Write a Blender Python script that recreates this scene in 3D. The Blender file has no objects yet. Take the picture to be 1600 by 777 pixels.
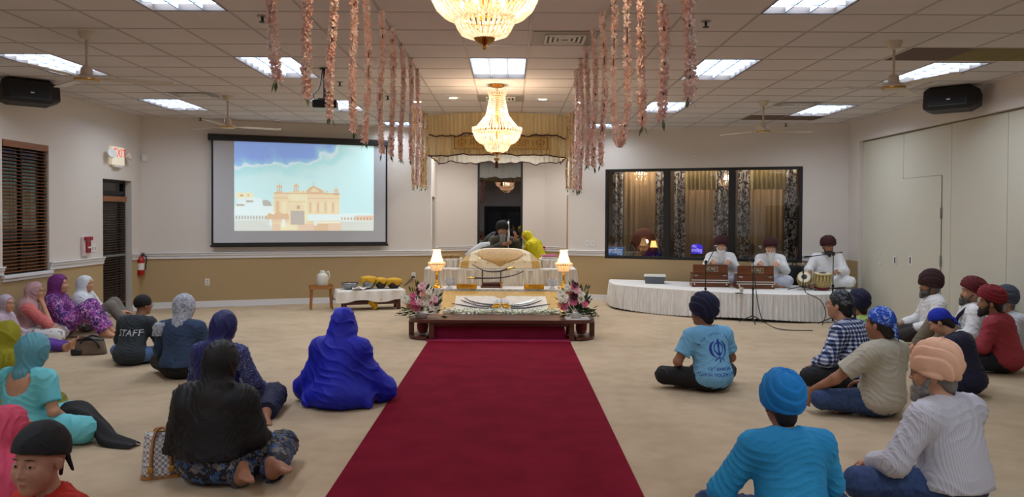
import bpy, bmesh, math, random
import numpy as np
from mathutils import Vector, Matrix
from mathutils.bvhtree import BVHTree
PI = math.pi
rnd = random.Random(7)
scene = bpy.context.scene
COL = scene.collection
FAST_PEOPLE = False

# ------------------------------------------------------------------ camera
CAM_H, CEIL, F = 1.70, 3.445, 1180.0
PITCH, ROLL = math.radians(1.0), math.radians(0.3)
_fwd = Vector((0, math.cos(PITCH), -math.sin(PITCH)))
_r0, _u0 = Vector((1, 0, 0)), Vector((0, math.sin(PITCH), math.cos(PITCH)))
_right = _r0 * math.cos(ROLL) + _u0 * math.sin(ROLL)
_up = _u0 * math.cos(ROLL) - _r0 * math.sin(ROLL)
CX, CY = 797.0, 338 + F * math.tan(PITCH)
EYE = Vector((0, 0, CAM_H))
cam = bpy.data.cameras.new('camera'); camo = bpy.data.objects.new('camera', cam); COL.objects.link(camo)
M = Matrix.Identity(4)
for i in range(3):
    M[i][0], M[i][1], M[i][2], M[i][3] = _right[i], _up[i], -_fwd[i], EYE[i]
camo.matrix_world = M
cam.sensor_fit = 'HORIZONTAL'; cam.sensor_width = 36; cam.lens = 36 * F / 1600
cam.shift_x = (800 - CX) / 1600; cam.shift_y = -(388.5 - CY) / 1600
cam.clip_start = .05
scene.camera = camo

def ray(px, py):
    return _fwd + _right * ((px - CX) / F) + _up * ((CY - py) / F)
def at_z(px, py, z):
    d = ray(px, py); t = (z - CAM_H) / d.z
    return EYE + d * t
def at_y(px, py, y):
    d = ray(px, py); return EYE + d * (y / d.y)
def at_x(px, py, x):
    d = ray(px, py); return EYE + d * (x / d.x)
def floor_at(px, py): return at_z(px, py, 0)
def ceil_at(px, py): return at_z(px, py, CEIL)

class Wall:
    """vertical plane through floor points A-B; u runs along it, d is the distance out into the room"""
    def __init__(s, A, B):
        s.A = Vector((A[0], A[1], 0)); s.t = Vector((B[0]-A[0], B[1]-A[1], 0)); s.L = s.t.length; s.t.normalize()
        s.n = Vector((s.t.y, -s.t.x, 0))
        if s.n.dot(EYE - s.A) < 0: s.n = -s.n
        s.rz = math.atan2(s.t.y, s.t.x)
    def p(s, u, z, d=0): return s.A + s.t*u + s.n*d + Vector((0, 0, z))
    def uz(s, px, py, d=0):
        r = ray(px, py); k = ((s.A + s.n*d) - EYE).dot(s.n) / r.dot(s.n)
        q = EYE + r*k; return (q - s.A).dot(s.t), q.z
    def mat(s, u, z, d=0):
        """local frame: x along the wall, y into the wall, z up"""
        o = s.p(u, z, d); m = Matrix.Identity(4); y = -s.n; x = s.t
        for i in range(3): m[i][0], m[i][1], m[i][3] = x[i], y[i], o[i]
        return m

# ------------------------------------------------------------------ colour and materials
def lin(c):
    c = c / 255.0
    return c/12.92 if c <= .04045 else ((c+.055)/1.055)**2.4
def C3(c): return (lin(c[0]), lin(c[1]), lin(c[2]), 1.0)
_mats = {}
class NT:
    def __init__(s, name):
        s.m = bpy.data.materials.new(name); s.m.use_nodes = True
        s.n = s.m.node_tree.nodes; s.l = s.m.node_tree.links
        s.b = s.n['Principled BSDF']; s.out = s.n['Material Output']
    def add(s, t, **kw):
        x = s.n.new(t)
        for k, v in kw.items():
            if k.startswith('i_'):
                key = k[2:]; key = int(key) if key.isdigit() else key.replace('_', ' ')
                x.inputs[key].default_value = v
            else: setattr(x, k, v)
        return x
    def link(s, a, b): s.l.new(a, b)
    def coord(s, scale=(1, 1, 1), kind='Object', rot=(0, 0, 0)):
        t = s.add('ShaderNodeTexCoord'); mp = s.add('ShaderNodeMapping')
        mp.inputs['Scale'].default_value = scale; mp.inputs['Rotation'].default_value = rot
        s.link(t.outputs[kind], mp.inputs[0]); return mp.outputs[0]
    def ramp(s, fac, stops, interp='LINEAR'):
        r = s.add('ShaderNodeValToRGB'); cr = r.color_ramp; cr.interpolation = interp
        while len(cr.elements) > 1: cr.elements.remove(cr.elements[0])
        cr.elements[0].position = stops[0][0]; cr.elements[0].color = C3(stops[0][1])
        for p, c in stops[1:]:
            e = cr.elements.new(p); e.color = C3(c)
        s.link(fac, r.inputs[0]); return r.outputs[0]
    def bump(s, h, strength=.3, dist=.01):
        b = s.add('ShaderNodeBump'); b.inputs['Strength'].default_value = strength; b.inputs['Distance'].default_value = dist
        s.link(h, b.inputs['Height']); s.link(b.outputs[0], s.b.inputs['Normal'])

def mat(name, c, rough=.6, metal=0.0, c2=None, nscale=6, nstretch=(1, 1, 1), nd=4, bump=0, bscale=60, bstretch=(1, 1, 1),
        emit=None, estr=0, spec=.5, sheen=0, kind=None, alpha=1, sub=0):
    """a principled material, two-tone noise, bump, or a printed pattern"""
    if name in _mats: return _mats[name]
    t = NT(name); b = t.b
    b.inputs['Base Color'].default_value = C3(c); b.inputs['Roughness'].default_value = rough
    b.inputs['Metallic'].default_value = metal; b.inputs['Specular IOR Level'].default_value = spec
    if sheen: b.inputs['Sheen Weight'].default_value = sheen; b.inputs['Sheen Roughness'].default_value = .5
    if sub: b.inputs['Subsurface Weight'].default_value = sub; b.inputs['Subsurface Radius'].default_value = (.02, .008, .004); b.inputs['Subsurface Scale'].default_value = .6
    if alpha < 1: b.inputs['Alpha'].default_value = alpha
    if emit: b.inputs['Emission Color'].default_value = C3(emit); b.inputs['Emission Strength'].default_value = estr
    if c2 and kind is None:
        n = t.add('ShaderNodeTexNoise', i_Scale=nscale, i_Detail=nd); t.link(t.coord(nstretch), n.inputs['Vector'])
        t.link(t.ramp(n.outputs[0], [(.35, c), (.65, c2)]), b.inputs['Base Color'])
    elif kind == 'floral':
        pal = c2
        w = t.add('ShaderNodeTexNoise', i_Scale=nscale*.8, i_Detail=2); co = t.coord(); t.link(co, w.inputs['Vector'])
        mx = t.add('ShaderNodeMix', data_type='VECTOR', i_0=.12); t.link(co, mx.inputs[4]); t.link(w.outputs[1], mx.inputs[5])
        v = t.add('ShaderNodeTexVoronoi', i_Scale=nscale); t.link(mx.outputs[1], v.inputs['Vector'])
        sp = t.add('ShaderNodeSeparateColor'); t.link(v.outputs['Color'], sp.inputs[0])
        k = len(pal)
        t.link(t.ramp(sp.outputs[0], [(i/k, pal[i]) for i in range(k)], 'CONSTANT'), b.inputs['Base Color'])
    elif kind == 'plaid':
        co = t.coord((1, 1, 1)); s = t.add('ShaderNodeSeparateXYZ'); t.link(co, s.inputs[0])
        def line(o, per, w):
            a = t.add('ShaderNodeMath', operation='MULTIPLY', i_1=1/per); t.link(o, a.inputs[0])
            f = t.add('ShaderNodeMath', operation='FRACT'); t.link(a.outputs[0], f.inputs[0])
            g = t.add('ShaderNodeMath', operation='LESS_THAN', i_1=w); t.link(f.outputs[0], g.inputs[0]); return g.outputs[0]
        hx, hz = line(s.outputs[0], nscale, .42), line(s.outputs[2], nscale, .42)
        ad = t.add('ShaderNodeMath', operation='ADD'); t.link(hx, ad.inputs[0]); t.link(hz, ad.inputs[1])
        hf = t.add('ShaderNodeMath', operation='MULTIPLY', i_1=.5); t.link(ad.outputs[0], hf.inputs[0])
        t.link(t.ramp(hf.outputs[0], [(0, c), (.3, c2[0]), (.8, c2[1])], 'CONSTANT'), b.inputs['Base Color'])
    elif kind == 'stripe':
        co = t.coord((1, 1, 1)); s = t.add('ShaderNodeSeparateXYZ'); t.link(co, s.inputs[0])
        a = t.add('ShaderNodeMath', operation='MULTIPLY', i_1=1/nscale); t.link(s.outputs[0], a.inputs[0])
        f = t.add('ShaderNodeMath', operation='FRACT'); t.link(a.outputs[0], f.inputs[0])
        t.link(t.ramp(f.outputs[0], [(0, c), (.62, c2)], 'CONSTANT'), b.inputs['Base Color'])
    elif kind == 'checker':
        ck = t.add('ShaderNodeTexChecker', i_Scale=nscale); t.link(t.coord(), ck.inputs['Vector'])
        ck.inputs['Color1'].default_value = C3(c); ck.inputs['Color2'].default_value = C3(c2)
        t.link(ck.outputs[0], b.inputs['Base Color'])
    elif kind == 'wood':
        n = t.add('ShaderNodeTexNoise', i_Scale=nscale, i_Detail=5, i_Distortion=.6); t.link(t.coord(nstretch), n.inputs['Vector'])
        t.link(t.ramp(n.outputs[0], [(.3, c), (.7, c2)]), b.inputs['Base Color'])
    elif kind == 'scroll':      # embroidered scrolls: warped voronoi edges
        co = t.coord(nstretch); w = t.add('ShaderNodeTexNoise', i_Scale=nscale*.5, i_Detail=1); t.link(co, w.inputs['Vector'])
        mx = t.add('ShaderNodeMix', data_type='VECTOR', i_0=.1); t.link(co, mx.inputs[4]); t.link(w.outputs[1], mx.inputs[5])
        v = t.add('ShaderNodeTexVoronoi', feature='DISTANCE_TO_EDGE', i_Scale=nscale); t.link(mx.outputs[1], v.inputs['Vector'])
        t.link(t.ramp(v.outputs['Distance'], [(0, c2), (.1, c2), (.16, c)]), b.inputs['Base Color'])
        t.bump(v.outputs['Distance'], .4, .004)
    if bump:
        n = t.add('ShaderNodeTexNoise', i_Scale=bscale, i_Detail=3); t.link(t.coord(bstretch), n.inputs['Vector'])
        t.bump(n.outputs[0], bump, .02)
    _mats[name] = t.m
    return t.m

# ------------------------------------------------------------------ mesh building
class MB:
    def __init__(s): s.v, s.f, s.mi = [], [], []
    def add(s, vs, fs, mi=0, M=None):
        b = len(s.v)
        s.v += [tuple(M @ Vector(v)) for v in vs] if M is not None else [tuple(v) for v in vs]
        s.f += [tuple(b+i for i in f) for f in fs]; s.mi += [mi]*len(fs); return s
    def box(s, x0, x1, y0, y1, z0, z1, mi=0, M=None, bev=0):
        if bev:
            e = min(bev, .49*min(x1-x0, y1-y0, z1-z0)); vs = []; 
            bm = bmesh.new(); bmesh.ops.create_cube(bm, size=1)
            for v in bm.verts: v.co = Vector(((x0+x1)/2+v.co.x*(x1-x0), (y0+y1)/2+v.co.y*(y1-y0), (z0+z1)/2+v.co.z*(z1-z0)))
            bmesh.ops.bevel(bm, geom=list(bm.edges), offset=e, segments=2, affect='EDGES', profile=.5)
            bm.verts.index_update(); vs = [v.co.copy() for v in bm.verts]; fs = [[v.index for v in f.verts] for f in bm.faces]; bm.free()
            return s.add(vs, fs, mi, M)
        vs = [(x, y, z) for x in (x0, x1) for y in (y0, y1) for z in (z0, z1)]
        return s.add(vs, [(0, 1, 3, 2), (4, 6, 7, 5), (0, 4, 5, 1), (2, 3, 7, 6), (0, 2, 6, 4), (1, 5, 7, 3)], mi, M)
    def lathe(s, prof, n=24, mi=0, M=None, cap=True, c=(0, 0, 0)):
        """prof: [(r, z)] bottom to top"""
        vs = []; 
        for r, z in prof:
            for k in range(n):
                a = 2*PI*k/n; vs.append((c[0]+r*math.cos(a), c[1]+r*math.sin(a), c[2]+z))
        fs = [(i*n+k, i*n+(k+1) % n, (i+1)*n+(k+1) % n, (i+1)*n+k) for i in range(len(prof)-1) for k in range(n)]
        if cap:
            fs.append(tuple(reversed(range(n)))); m = (len(prof)-1)*n; fs.append(tuple(m+k for k in range(n)))
        return s.add(vs, fs, mi, M)
    def tube(s, pts, r, n=8, mi=0, M=None, cap=True):
        """tube through points; r a number or list"""
        pts = [Vector(p) for p in pts]; R = r if isinstance(r, (list, tuple)) else [r]*len(pts); vs = []
        t0 = (pts[1]-pts[0]).normalized(); up = Vector((0, 0, 1)) if abs(t0.z) < .9 else Vector((1, 0, 0))
        nx = t0.cross(up).normalized()
        for i, p in enumerate(pts):
            t = (pts[min(i+1, len(pts)-1)] - pts[max(i-1, 0)]).normalized()
            nx = (nx - t*nx.dot(t)).normalized(); ny = t.cross(nx)
            for k in range(n):
                a = 2*PI*k/n; vs.append(p + (nx*math.cos(a) + ny*math.sin(a))*R[i])
        fs = [(i*n+k, i*n+(k+1) % n, (i+1)*n+(k+1) % n, (i+1)*n+k) for i in range(len(pts)-1) for k in range(n)]
        if cap: fs.append(tuple(reversed(range(n)))); m = (len(pts)-1)*n; fs.append(tuple(m+k for k in range(n)))
        return s.add(vs, fs, mi, M)
    def sphere(s, c, r, n=12, mi=0, M=None, rz=None):
        rr = r if isinstance(r, (tuple, list)) else (r, r, r); vs = []; m = max(4, n//2)
        for i in range(1, m):
            for k in range(n):
                p, a = PI*i/m, 2*PI*k/n; vs.append((c[0]+rr[0]*math.sin(p)*math.cos(a), c[1]+rr[1]*math.sin(p)*math.sin(a), c[2]-rr[2]*math.cos(p)))
        b = len(vs); vs += [(c[0], c[1], c[2]-rr[2]), (c[0], c[1], c[2]+rr[2])]
        fs = [(i*n+k, i*n+(k+1) % n, (i+1)*n+(k+1) % n, (i+1)*n+k) for i in range(m-2) for k in range(n)]
        fs += [(b, (k+1) % n, k) for k in range(n)] + [(b+1, (m-2)*n+k, (m-2)*n+(k+1) % n) for k in range(n)]
        return s.add(vs, fs, mi, M)
    def grid(s, fn, nu, nv, mi=0, M=None, closed=False):
        vs = [fn(i/nu, j/nv) for j in range(nv+1) for i in range(nu+1)]; w = nu+1
        fs = [(j*w+i, j*w+i+1, (j+1)*w+i+1, (j+1)*w+i) for j in range(nv) for i in range(nu)]
        return s.add(vs, fs, mi, M)
    def prism(s, poly, z0, z1, mi=0, M=None, top=True, bottom=True):
        n = len(poly); vs = [(x, y, z0) for x, y in poly] + [(x, y, z1) for x, y in poly]
        fs = [(i, (i+1) % n, n+(i+1) % n, n+i) for i in range(n)]
        if top: fs.append(tuple(n+i for i in range(n)))
        if bottom: fs.append(tuple(reversed(range(n))))
        return s.add(vs, fs, mi, M)
    def flat(s, poly, y=0, mi=0, M=None):
        """a polygon in the x-z plane"""
        return s.add([(x, y, z) for x, z in poly], [tuple(range(len(poly)))], mi, M)
    def build(s, name, m, parent=None, smooth=False, loc=None):
        me = bpy.data.meshes.new(name); me.from_pydata(s.v, [], s.f)
        ms = m if isinstance(m, (list, tuple)) else [m]
        for x in ms: me.materials.append(x)
        if len(ms) > 1: me.polygons.foreach_set('material_index', s.mi)
        if smooth: me.polygons.foreach_set('use_smooth', [True]*len(s.f))
        if smooth == 'auto':
            me.set_sharp_from_angle(angle=math.radians(40))
        me.update()
        o = bpy.data.objects.new(name, me); COL.objects.link(o)
        if parent is not None: o.parent = parent
        if loc is not None: o.location = loc
        return o

def tag(o, label=None, cat=None, group=None, kind=None):
    if label: o['label'] = label
    if cat: o['category'] = cat
    if group: o['group'] = group
    if kind: o['kind'] = kind
    return o
def thing(name, label, cat, loc=(0, 0, 0), rz=0, group=None, M=None):
    o = bpy.data.objects.new(name, None); COL.objects.link(o); o.empty_display_size = .1
    if M is not None: o.matrix_world = M
    else: o.location = loc; o.rotation_euler = (0, 0, rz)
    return tag(o, label, cat, group)
def struct(mb, name, m, **k): return tag(mb.build(name, m, **k), kind='structure')
def dup(root, loc=None, rz=None, label=None, M=None):
    r = root.copy(); COL.objects.link(r)
    if loc is not None: r.location = loc
    if rz is not None: r.rotation_euler = (0, 0, rz)
    if M is not None: r.matrix_world = M
    if label: r['label'] = label
    for ch in list(root.children):
        c = ch.copy(); COL.objects.link(c); c.parent = r
        for g in list(ch.children):
            d = g.copy(); COL.objects.link(d); d.parent = c
    return r

def text_polys(txt, size=1.0, spacing=1.0):
    """lettering as flat geometry: verts (x, y) and faces"""
    cu = bpy.data.curves.new('lettering', 'FONT'); cu.body = txt; cu.size = size; cu.align_x = 'CENTER'; cu.space_character = spacing
    o = bpy.data.objects.new('lettering', cu); COL.objects.link(o)
    dg = bpy.context.evaluated_depsgraph_get(); dg.update()
    me = bpy.data.meshes.new_from_object(o.evaluated_get(dg))
    vs = [tuple(v.co) for v in me.vertices]; fs = [tuple(p.vertices) for p in me.polygons]
    bpy.data.objects.remove(o); bpy.data.curves.remove(cu); bpy.data.meshes.remove(me)
    return vs, fs

def khanda_polys(n=40):
    """double-edged sword, ring and two curved blades, about 1 high, as flat strips (x, y)"""
    vs, fs = [], []
    def strip(L, R):
        b = len(vs)
        for a, c in zip(L, R): vs.extend([(a[0], a[1], 0), (c[0], c[1], 0)])
        for i in range(len(L)-1): fs.append((b+2*i, b+2*i+1, b+2*i+3, b+2*i+2))
    strip([(0, .5), (-.05, .4), (-.035, .1), (-.04, -.12)], [(0.001, .5), (.05, .4), (.035, .1), (.04, -.12)])
    strip([(-.025, -.12), (-.025, -.46)], [(.025, -.12), (.025, -.46)])
    strip([(-.12, -.14), (-.12, -.17)], [(.12, -.14), (.12, -.17)])
    A = [2*PI*i/n for i in range(n+1)]
    strip([(.2*math.cos(a), .1+.2*math.sin(a)) for a in A], [(.245*math.cos(a), .1+.245*math.sin(a)) for a in A])
    for sx in (-1, 1):
        B = [math.radians(60 - 165*i/20) for i in range(21)]
        strip([(sx*.33*math.cos(b)*1.0, .07+.36*math.sin(b)) for b in B],
              [(sx*(.33+.11*math.sin(PI*min(1, i/15)*.9+.1))*math.cos(b), .07+(.36+.1*math.sin(PI*min(1, i/15)*.9+.1))*math.sin(b)) for i, b in enumerate(B)])
        strip([(sx*.08, -.29), (sx*.22, -.42)], [(sx*.11, -.26), (sx*.25, -.39)])
    return vs, fs

def chain2(pts, n):
    """smooth Catmull-Rom points"""
    P = [Vector(p) for p in pts]; P = [P[0]*2-P[1]] + P + [P[-1]*2-P[-2]]; out = []
    for i in range(1, len(P)-2):
        for k in range(n):
            t = k/n; a, b, c, d = P[i-1], P[i], P[i+1], P[i+2]
            out.append(.5*((2*b)+(c-a)*t+(2*a-5*b+4*c-d)*t*t+(3*b-a-3*c+d)*t**3))
    out.append(P[-2]); return out
# ================================================================== THE ROOM
LC, AL, AR, RC = (-6.6, 13.5), (-1.6, 15.25), (1.2, 15.6), (6.2, 13.85)
XL, XR, YB = -6.6, 6.2, -2.6
WBL, WBR = Wall(LC, AL), Wall(AR, RC)
WL, WR = Wall((XL, YB), LC), Wall((XR, YB), RC)
RAIL_Z = .93
m_cream = mat('cream wall paint', (214, 205, 195), .75, bump=.04, bscale=180)
m_tan = mat('tan wall paint', (176, 150, 108), .75, bump=.04, bscale=180)
m_trim = mat('white trim paint', (225, 224, 224), .45)
m_black = mat('black', (14, 13, 14), .5)
m_blackgloss = mat('black gloss', (10, 10, 11), .25)
m_white = mat('white plastic', (222, 220, 212), .45)
m_gold = mat('polished gold', (212, 160, 60), .25, 1.0)
m_brass = mat('brass', (190, 145, 70), .3, 1.0)
m_grey = mat('grey metal', (140, 140, 138), .4, .6)

# floor and its runner
t = NT('beige carpet'); co = t.coord()
n1 = t.add('ShaderNodeTexNoise', i_Scale=1.3, i_Detail=6); n2 = t.add('ShaderNodeTexNoise', i_Scale=260, i_Detail=2)
n3 = t.add('ShaderNodeTexNoise', i_Scale=5, i_Detail=6)
for n in (n1, n2, n3): t.link(co, n.inputs['Vector'])
mx = t.add('ShaderNodeMix', data_type='RGBA', i_0=.45); c1 = t.ramp(n1.outputs[0], [(.35, (176, 155, 127)), (.65, (196, 174, 145))])
c2 = t.ramp(n3.outputs[0], [(.35, (178, 157, 129)), (.6, (194, 173, 144))])
t.link(c1, mx.inputs[6]); t.link(c2, mx.inputs[7]); t.link(mx.outputs[2], t.b.inputs['Base Color'])
t.b.inputs['Roughness'].default_value = .95; t.b.inputs['Specular IOR Level'].default_value = .1
t.bump(n2.outputs[0], .25, .006); m_carpet = t.m
struct(MB().add([(XL-.3, YB-.2, 0), (XR+.3, YB-.2, 0), (XR+.3, 19, 0), (XL-.3, 19, 0)], [(0, 1, 2, 3)]), 'floor', m_carpet)

m_red = mat('crimson carpet', (116, 14, 36), .95, c2=(130, 19, 43), nscale=3, nd=6, bump=.5, bscale=240, spec=.1)
m_red2 = mat('faded crimson carpet', (150, 38, 72), .95, c2=(160, 46, 80), nscale=3, nd=6, bump=.4, bscale=240, spec=.1)  # lighter, pinker red than the runner
o = MB().box(-1.1, .82, -2.0, 10.15, 0.001, .012, bev=.004).build('carpet_runner', m_red)
tag(o, 'long crimson carpet runner leading up the floor to the low wooden bench', 'carpet')
o = MB().box(-1.13, .83, 10.17, 11.35, 0.001, .014, bev=.004).build('carpet_runner', m_red2)
tag(o, 'short faded crimson carpet piece under the low wooden bench', 'carpet')

# walls with two paints, cut around openings: list of (u0, u1, z0, z1) holes
def wall(name, W, holes=(), rail=True, u0=0, u1=None, top=CEIL+.05, split=RAIL_Z, thick=.0):
    u1 = W.L if u1 is None else u1
    us = sorted({u0, u1} | {h[0] for h in holes} | {h[1] for h in holes}); zs = sorted({0, top, split} | {h[2] for h in holes} | {h[3] for h in holes})
    us = [u for u in us if u0 <= u <= u1]
    mb = MB()
    for a, b in zip(us, us[1:]):
        for c, d in zip(zs, zs[1:]):
            um, zm = (a+b)/2, (c+d)/2
            if any(h[0] < um < h[1] and h[2] < zm < h[3] for h in holes): continue
            mb.add([W.p(a, c), W.p(b, c), W.p(b, d), W.p(a, d)], [(0, 1, 2, 3)], 1 if zm < split else 0)
    for h in holes:                      # reveals
        dp = -(h[4] if len(h) > 4 else .12)
        q = [(h[0], h[2]), (h[1], h[2]), (h[1], h[3]), (h[0], h[3])]
        for i in range(4):
            (a, c), (b, d) = q[i], q[(i+1) % 4]
            if c == d == 0: continue
            mb.add([W.p(a, c), W.p(b, d), W.p(b, d, dp), W.p(a, c, dp)], [(0, 1, 2, 3)], 0)
    return struct(mb, name, [m_cream, m_tan])
def rail_box(mb, W, u0, u1):
    M = W.mat(0, 0, 0)
    mb.box(u0, u1, -.022, 0, RAIL_Z-.035, RAIL_Z+.02, 0, M, .006).box(u0, u1, -.04, 0, RAIL_Z+.02, RAIL_Z+.06, 0, M, .01).box(u0, u1, -.055, 0, RAIL_Z+.06, RAIL_Z+.078, 0, M, .006)
def base_box(mb, W, u0, u1):
    M = W.mat(0, 0, 0); mb.box(u0, u1, -.016, 0, 0, .11, 0, M, .004).box(u0, u1, -.024, 0, 0, .02, 0, M)

# left wall
def uL(px): return at_x(px, 400, XL).y - YB
wu0, wu1 = uL(4), uL(77); wz0, wz1 = WL.uz(77, 424)[1], WL.uz(77, 228)[1]
du0, du1 = uL(161), uL(206); dz = WL.uz(161, 279)[1]
pu0, pu1 = wu0-1.9, wu0-.75
wall('wall_left', WL, [(wu0, wu1, wz0, wz1, .1), (du0, du1, 0, dz, .16), (pu0, pu1, wz0, wz1, .1)])
mb = MB()
rail_box(mb, WL, 0, pu0); rail_box(mb, WL, pu1, wu0); rail_box(mb, WL, wu1, du0); rail_box(mb, WL, du1, WL.L); struct(mb, 'trim_1', m_trim)
mb = MB(); base_box(mb, WL, 0, du0); base_box(mb, WL, du1, WL.L); struct(mb, 'baseboard_left', m_trim)

m_slat = mat('stained wood slat', (150, 96, 56), .45, c2=(122, 74, 40), nscale=3, nstretch=(1, 1, 30), kind='wood')
m_night = mat('night glass', (8, 10, 14), .06, spec=.8)
m_night2 = mat('dim night glow', (20, 24, 30), .2, emit=(60, 76, 92), estr=.10)
def blind(W, u0, u1, z0, z1, d, name, label, slats=34, tilt=.3):
    r = thing(name, label, 'blind', M=W.mat((u0+u1)/2, z1, d)); w = (u1-u0)/2-.01
    MB().box(-w, w, -.035, .0, -.09, 0, 0, None, .006).build('valance', m_slat, r)
    mb = MB(); H = z1-z0-.11
    for i in range(slats):
        z = -.12 - H*i/(slats-1)*.97
        M = Matrix.Translation((0, 0, z)) @ Matrix.Rotation(tilt, 4, 'X')
        mb.box(-w, w, -.02, .02, -.0015, .0015, 0, M)
    mb.build('slat', m_slat, r)
    MB().box(-w, w, -.02, .02, -H-.125, -H-.105, 0, None, .004).build('bottom_rail', m_slat, r)
    mb = MB()
    for x in (-w*.7, 0, w*.7):
        mb.tube([(x, -.024, -.09), (x, -.024, -H-.11)], .0025, 5)
    mb.build('cord', m_black, r)
    return r
for k, (a, b) in enumerate(((wu0, wu1), (pu0, pu1))):
    f = MB(); M = WL.mat((a+b)/2, 0, -.1); w = (b-a)/2
    f.box(-w, w, -.03, .03, wz0, wz0+.05, 0, M).box(-w, w, -.03, .03, wz1-.05, wz1, 0, M).box(-w, -w+.05, -.03, .03, wz0, wz1, 0, M).box(w-.05, w, -.03, .03, wz0, wz1, 0, M).box(-.02, .02, -.03, .03, wz0, wz1, 0, M)
    fr = struct(f, 'window_%d' % (k+1), m_black)
    MB().box(-w, w, -.004, .004, wz0, wz1, 0, M).build('glass_pane', m_night, fr)
    s = MB(); M2 = WL.mat((a+b)/2, wz0, 0); s.box(-w-.03, w+.03, -.05, .1, -.03, .015, 0, M2, .006).box(-w-.02, w+.02, -.02, 0, -.075, -.03, 0, M2, .004)
    struct(s, 'trim_%d' % (k+2), m_trim)
blind(WL, wu0, wu1, wz0+.01, wz1, -.03, 'window_blind', 'brown wooden blind with a wide valance in the window beside the exit door', 36, .35)

# exit door: dark glazed leaf in a black frame, blind hung on it
W = WL; dl = .15; M = W.mat(du0, 0, -dl); dw = du1-du0
d1 = struct(MB().box(0, .06, -.04, .04, 0, dz, 0, M).box(dw-.06, dw, -.04, .04, 0, dz, 0, M).box(.06, dw-.06, -.04, .04, dz-.05, dz, 0, M).box(.06, dw-.06, -.04, .04, 2.03, 2.09, 0, M), 'door_1', m_black)
MB().box(.06, dw-.06, -.005, .005, 2.09, dz-.05, 0, M).build('transom_pane', m_night, d1)
lf = MB().box(.06, .15, -.03, .03, .02, 2.03, 0, M).box(dw-.15, dw-.06, -.03, .03, .02, 2.03, 0, M).box(.15, dw-.15, -.03, .03, .02, .25, 0, M).box(.15, dw-.15, -.03, .03, 1.9, 2.03, 0, M).box(.15, dw-.15, -.03, .03, .95, 1.05, 0, M).build('door_leaf', m_black, d1)
MB().box(.15, dw-.15, -.005, .005, .25, 1.9, 0, M).build('glass_pane', m_night, lf)
MB().box(.12, dw-.12, -.1, -.07, .98, 1.02, 0, M, .01).box(.14, .17, -.08, -.03, .98, 1.02, 0, M).box(dw-.17, dw-.14, -.08, -.03, .98, 1.02, 0, M).build('push_bar', m_grey, lf)
m_slat2 = mat('dark walnut slat', (70, 52, 40), .5)
_keep = m_slat
r = blind(W, du0+.08, du1-.08, .2, 2.0, -dl+.075, 'door_blind', 'dark slatted blind with brown valance hung on the exit door', 40, .5)
for c in r.children:
    if c.name.startswith('slat'): c.data.materials[0] = m_slat2

# back walls left and right of the alcove
scr = WBL
u0w, zb = WBR.uz(945, 405); u1w, zb2 = WBR.uz(1253, 409.5); zt = WBR.uz(945, 266)[1]; zt2 = WBR.uz(1254, 258.5)[1]
zb, zt = (zb+zb2)/2, (zt+zt2)/2
wall('wall_back_left', WBL)
wall('wall_back_right', WBR, [(u0w, u1w, zb, zt, .1)])
mb = MB(); rail_box(mb, WBL, 0, WBL.L); struct(mb, 'trim_4', m_trim)
mb = MB(); rail_box(mb, WBR, 0, u0w); rail_box(mb, WBR, u1w, WBR.L-.1); struct(mb, 'trim_5', m_trim)
mb = MB(); base_box(mb, WBL, 0, WBL.L); base_box(mb, WBR, 0, WBR.L); struct(mb, 'baseboard_back', m_trim)

# alcove: side walls with openings, three-sided bay and its tall dark window
SY = 17.0
WA1, WA2 = Wall(AL, (-1.66, SY)), Wall((1.28, SY), AR)
bx0, bx1 = at_y(746, 300, 17.6).x, at_y(817, 300, 17.6).x
WB1, WB2, WB3, WB4 = Wall((-1.66, SY), (bx0, 17.6)), Wall((bx0, 17.6), (bx1, 17.6)), Wall((bx1, 17.6), (.8, 17.45)), Wall((.8, 17.45), (1.28, SY))
wz = WB2.uz(780, 250)[1]
wall('wall_alcove_left', WA1, [(.35, 1.25, 0, 2.1, .12)])
wall('wall_alcove_right', WA2, [(.2, 1.05, 0, 2.1, .12)])
wall('wall_alcove_back', WB1); wall('wall_alcove_window', WB2, [(0.001, WB2.L-.001, .5, wz+.35, .1)])
wall('wall_bay_right', WB3); wall('wall_bay_corner', WB4)
mb = MB()
rail_box(mb, WA1, 0, .33); rail_box(mb, WA1, 1.27, WA1.L); rail_box(mb, WA2, 0, .18); rail_box(mb, WA2, 1.07, WA2.L)
for w_ in (WB1, WB3, WB4): rail_box(mb, w_, 0, w_.L)
struct(mb, 'trim_6', m_trim)
M = WA1.mat(.35, 0, -.1); d = struct(MB().box(0, .05, -.03, .03, 0, 2.1, 0, M).box(.85, .9, -.03, .03, 0, 2.1, 0, M).box(.05, .85, -.03, .03, 2.05, 2.1, 0, M), 'door_2', m_black)
lf = MB().box(.05, .85, -.02, .02, .01, 2.05, 0, M).build('door_leaf', m_blackgloss, d)
MB().sphere((.12, -.06, 1.0), .03, 10, 0, M).build('knob', m_grey, lf)
m_oak = mat('oak door', (176, 134, 84), .4, c2=(150, 108, 62), nscale=4, nstretch=(6, 6, .4), kind='wood')
M = WA2.mat(.2, 0, -.04); d = struct(MB().box(-.06, 0, -.05, .03, 0, 2.16, 0, M).box(.85, .91, -.05, .03, 0, 2.16, 0, M).box(0, .85, -.05, .03, 2.1, 2.16, 0, M), 'door_3', m_oak)
lf = MB().box(0, .85, -.02, .02, .01, 2.1, 0, M).build('door_leaf', m_oak, d)
MB().sphere((.78, -.06, 1.0), .03, 10, 0, M).build('knob', m_grey, lf)

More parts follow.
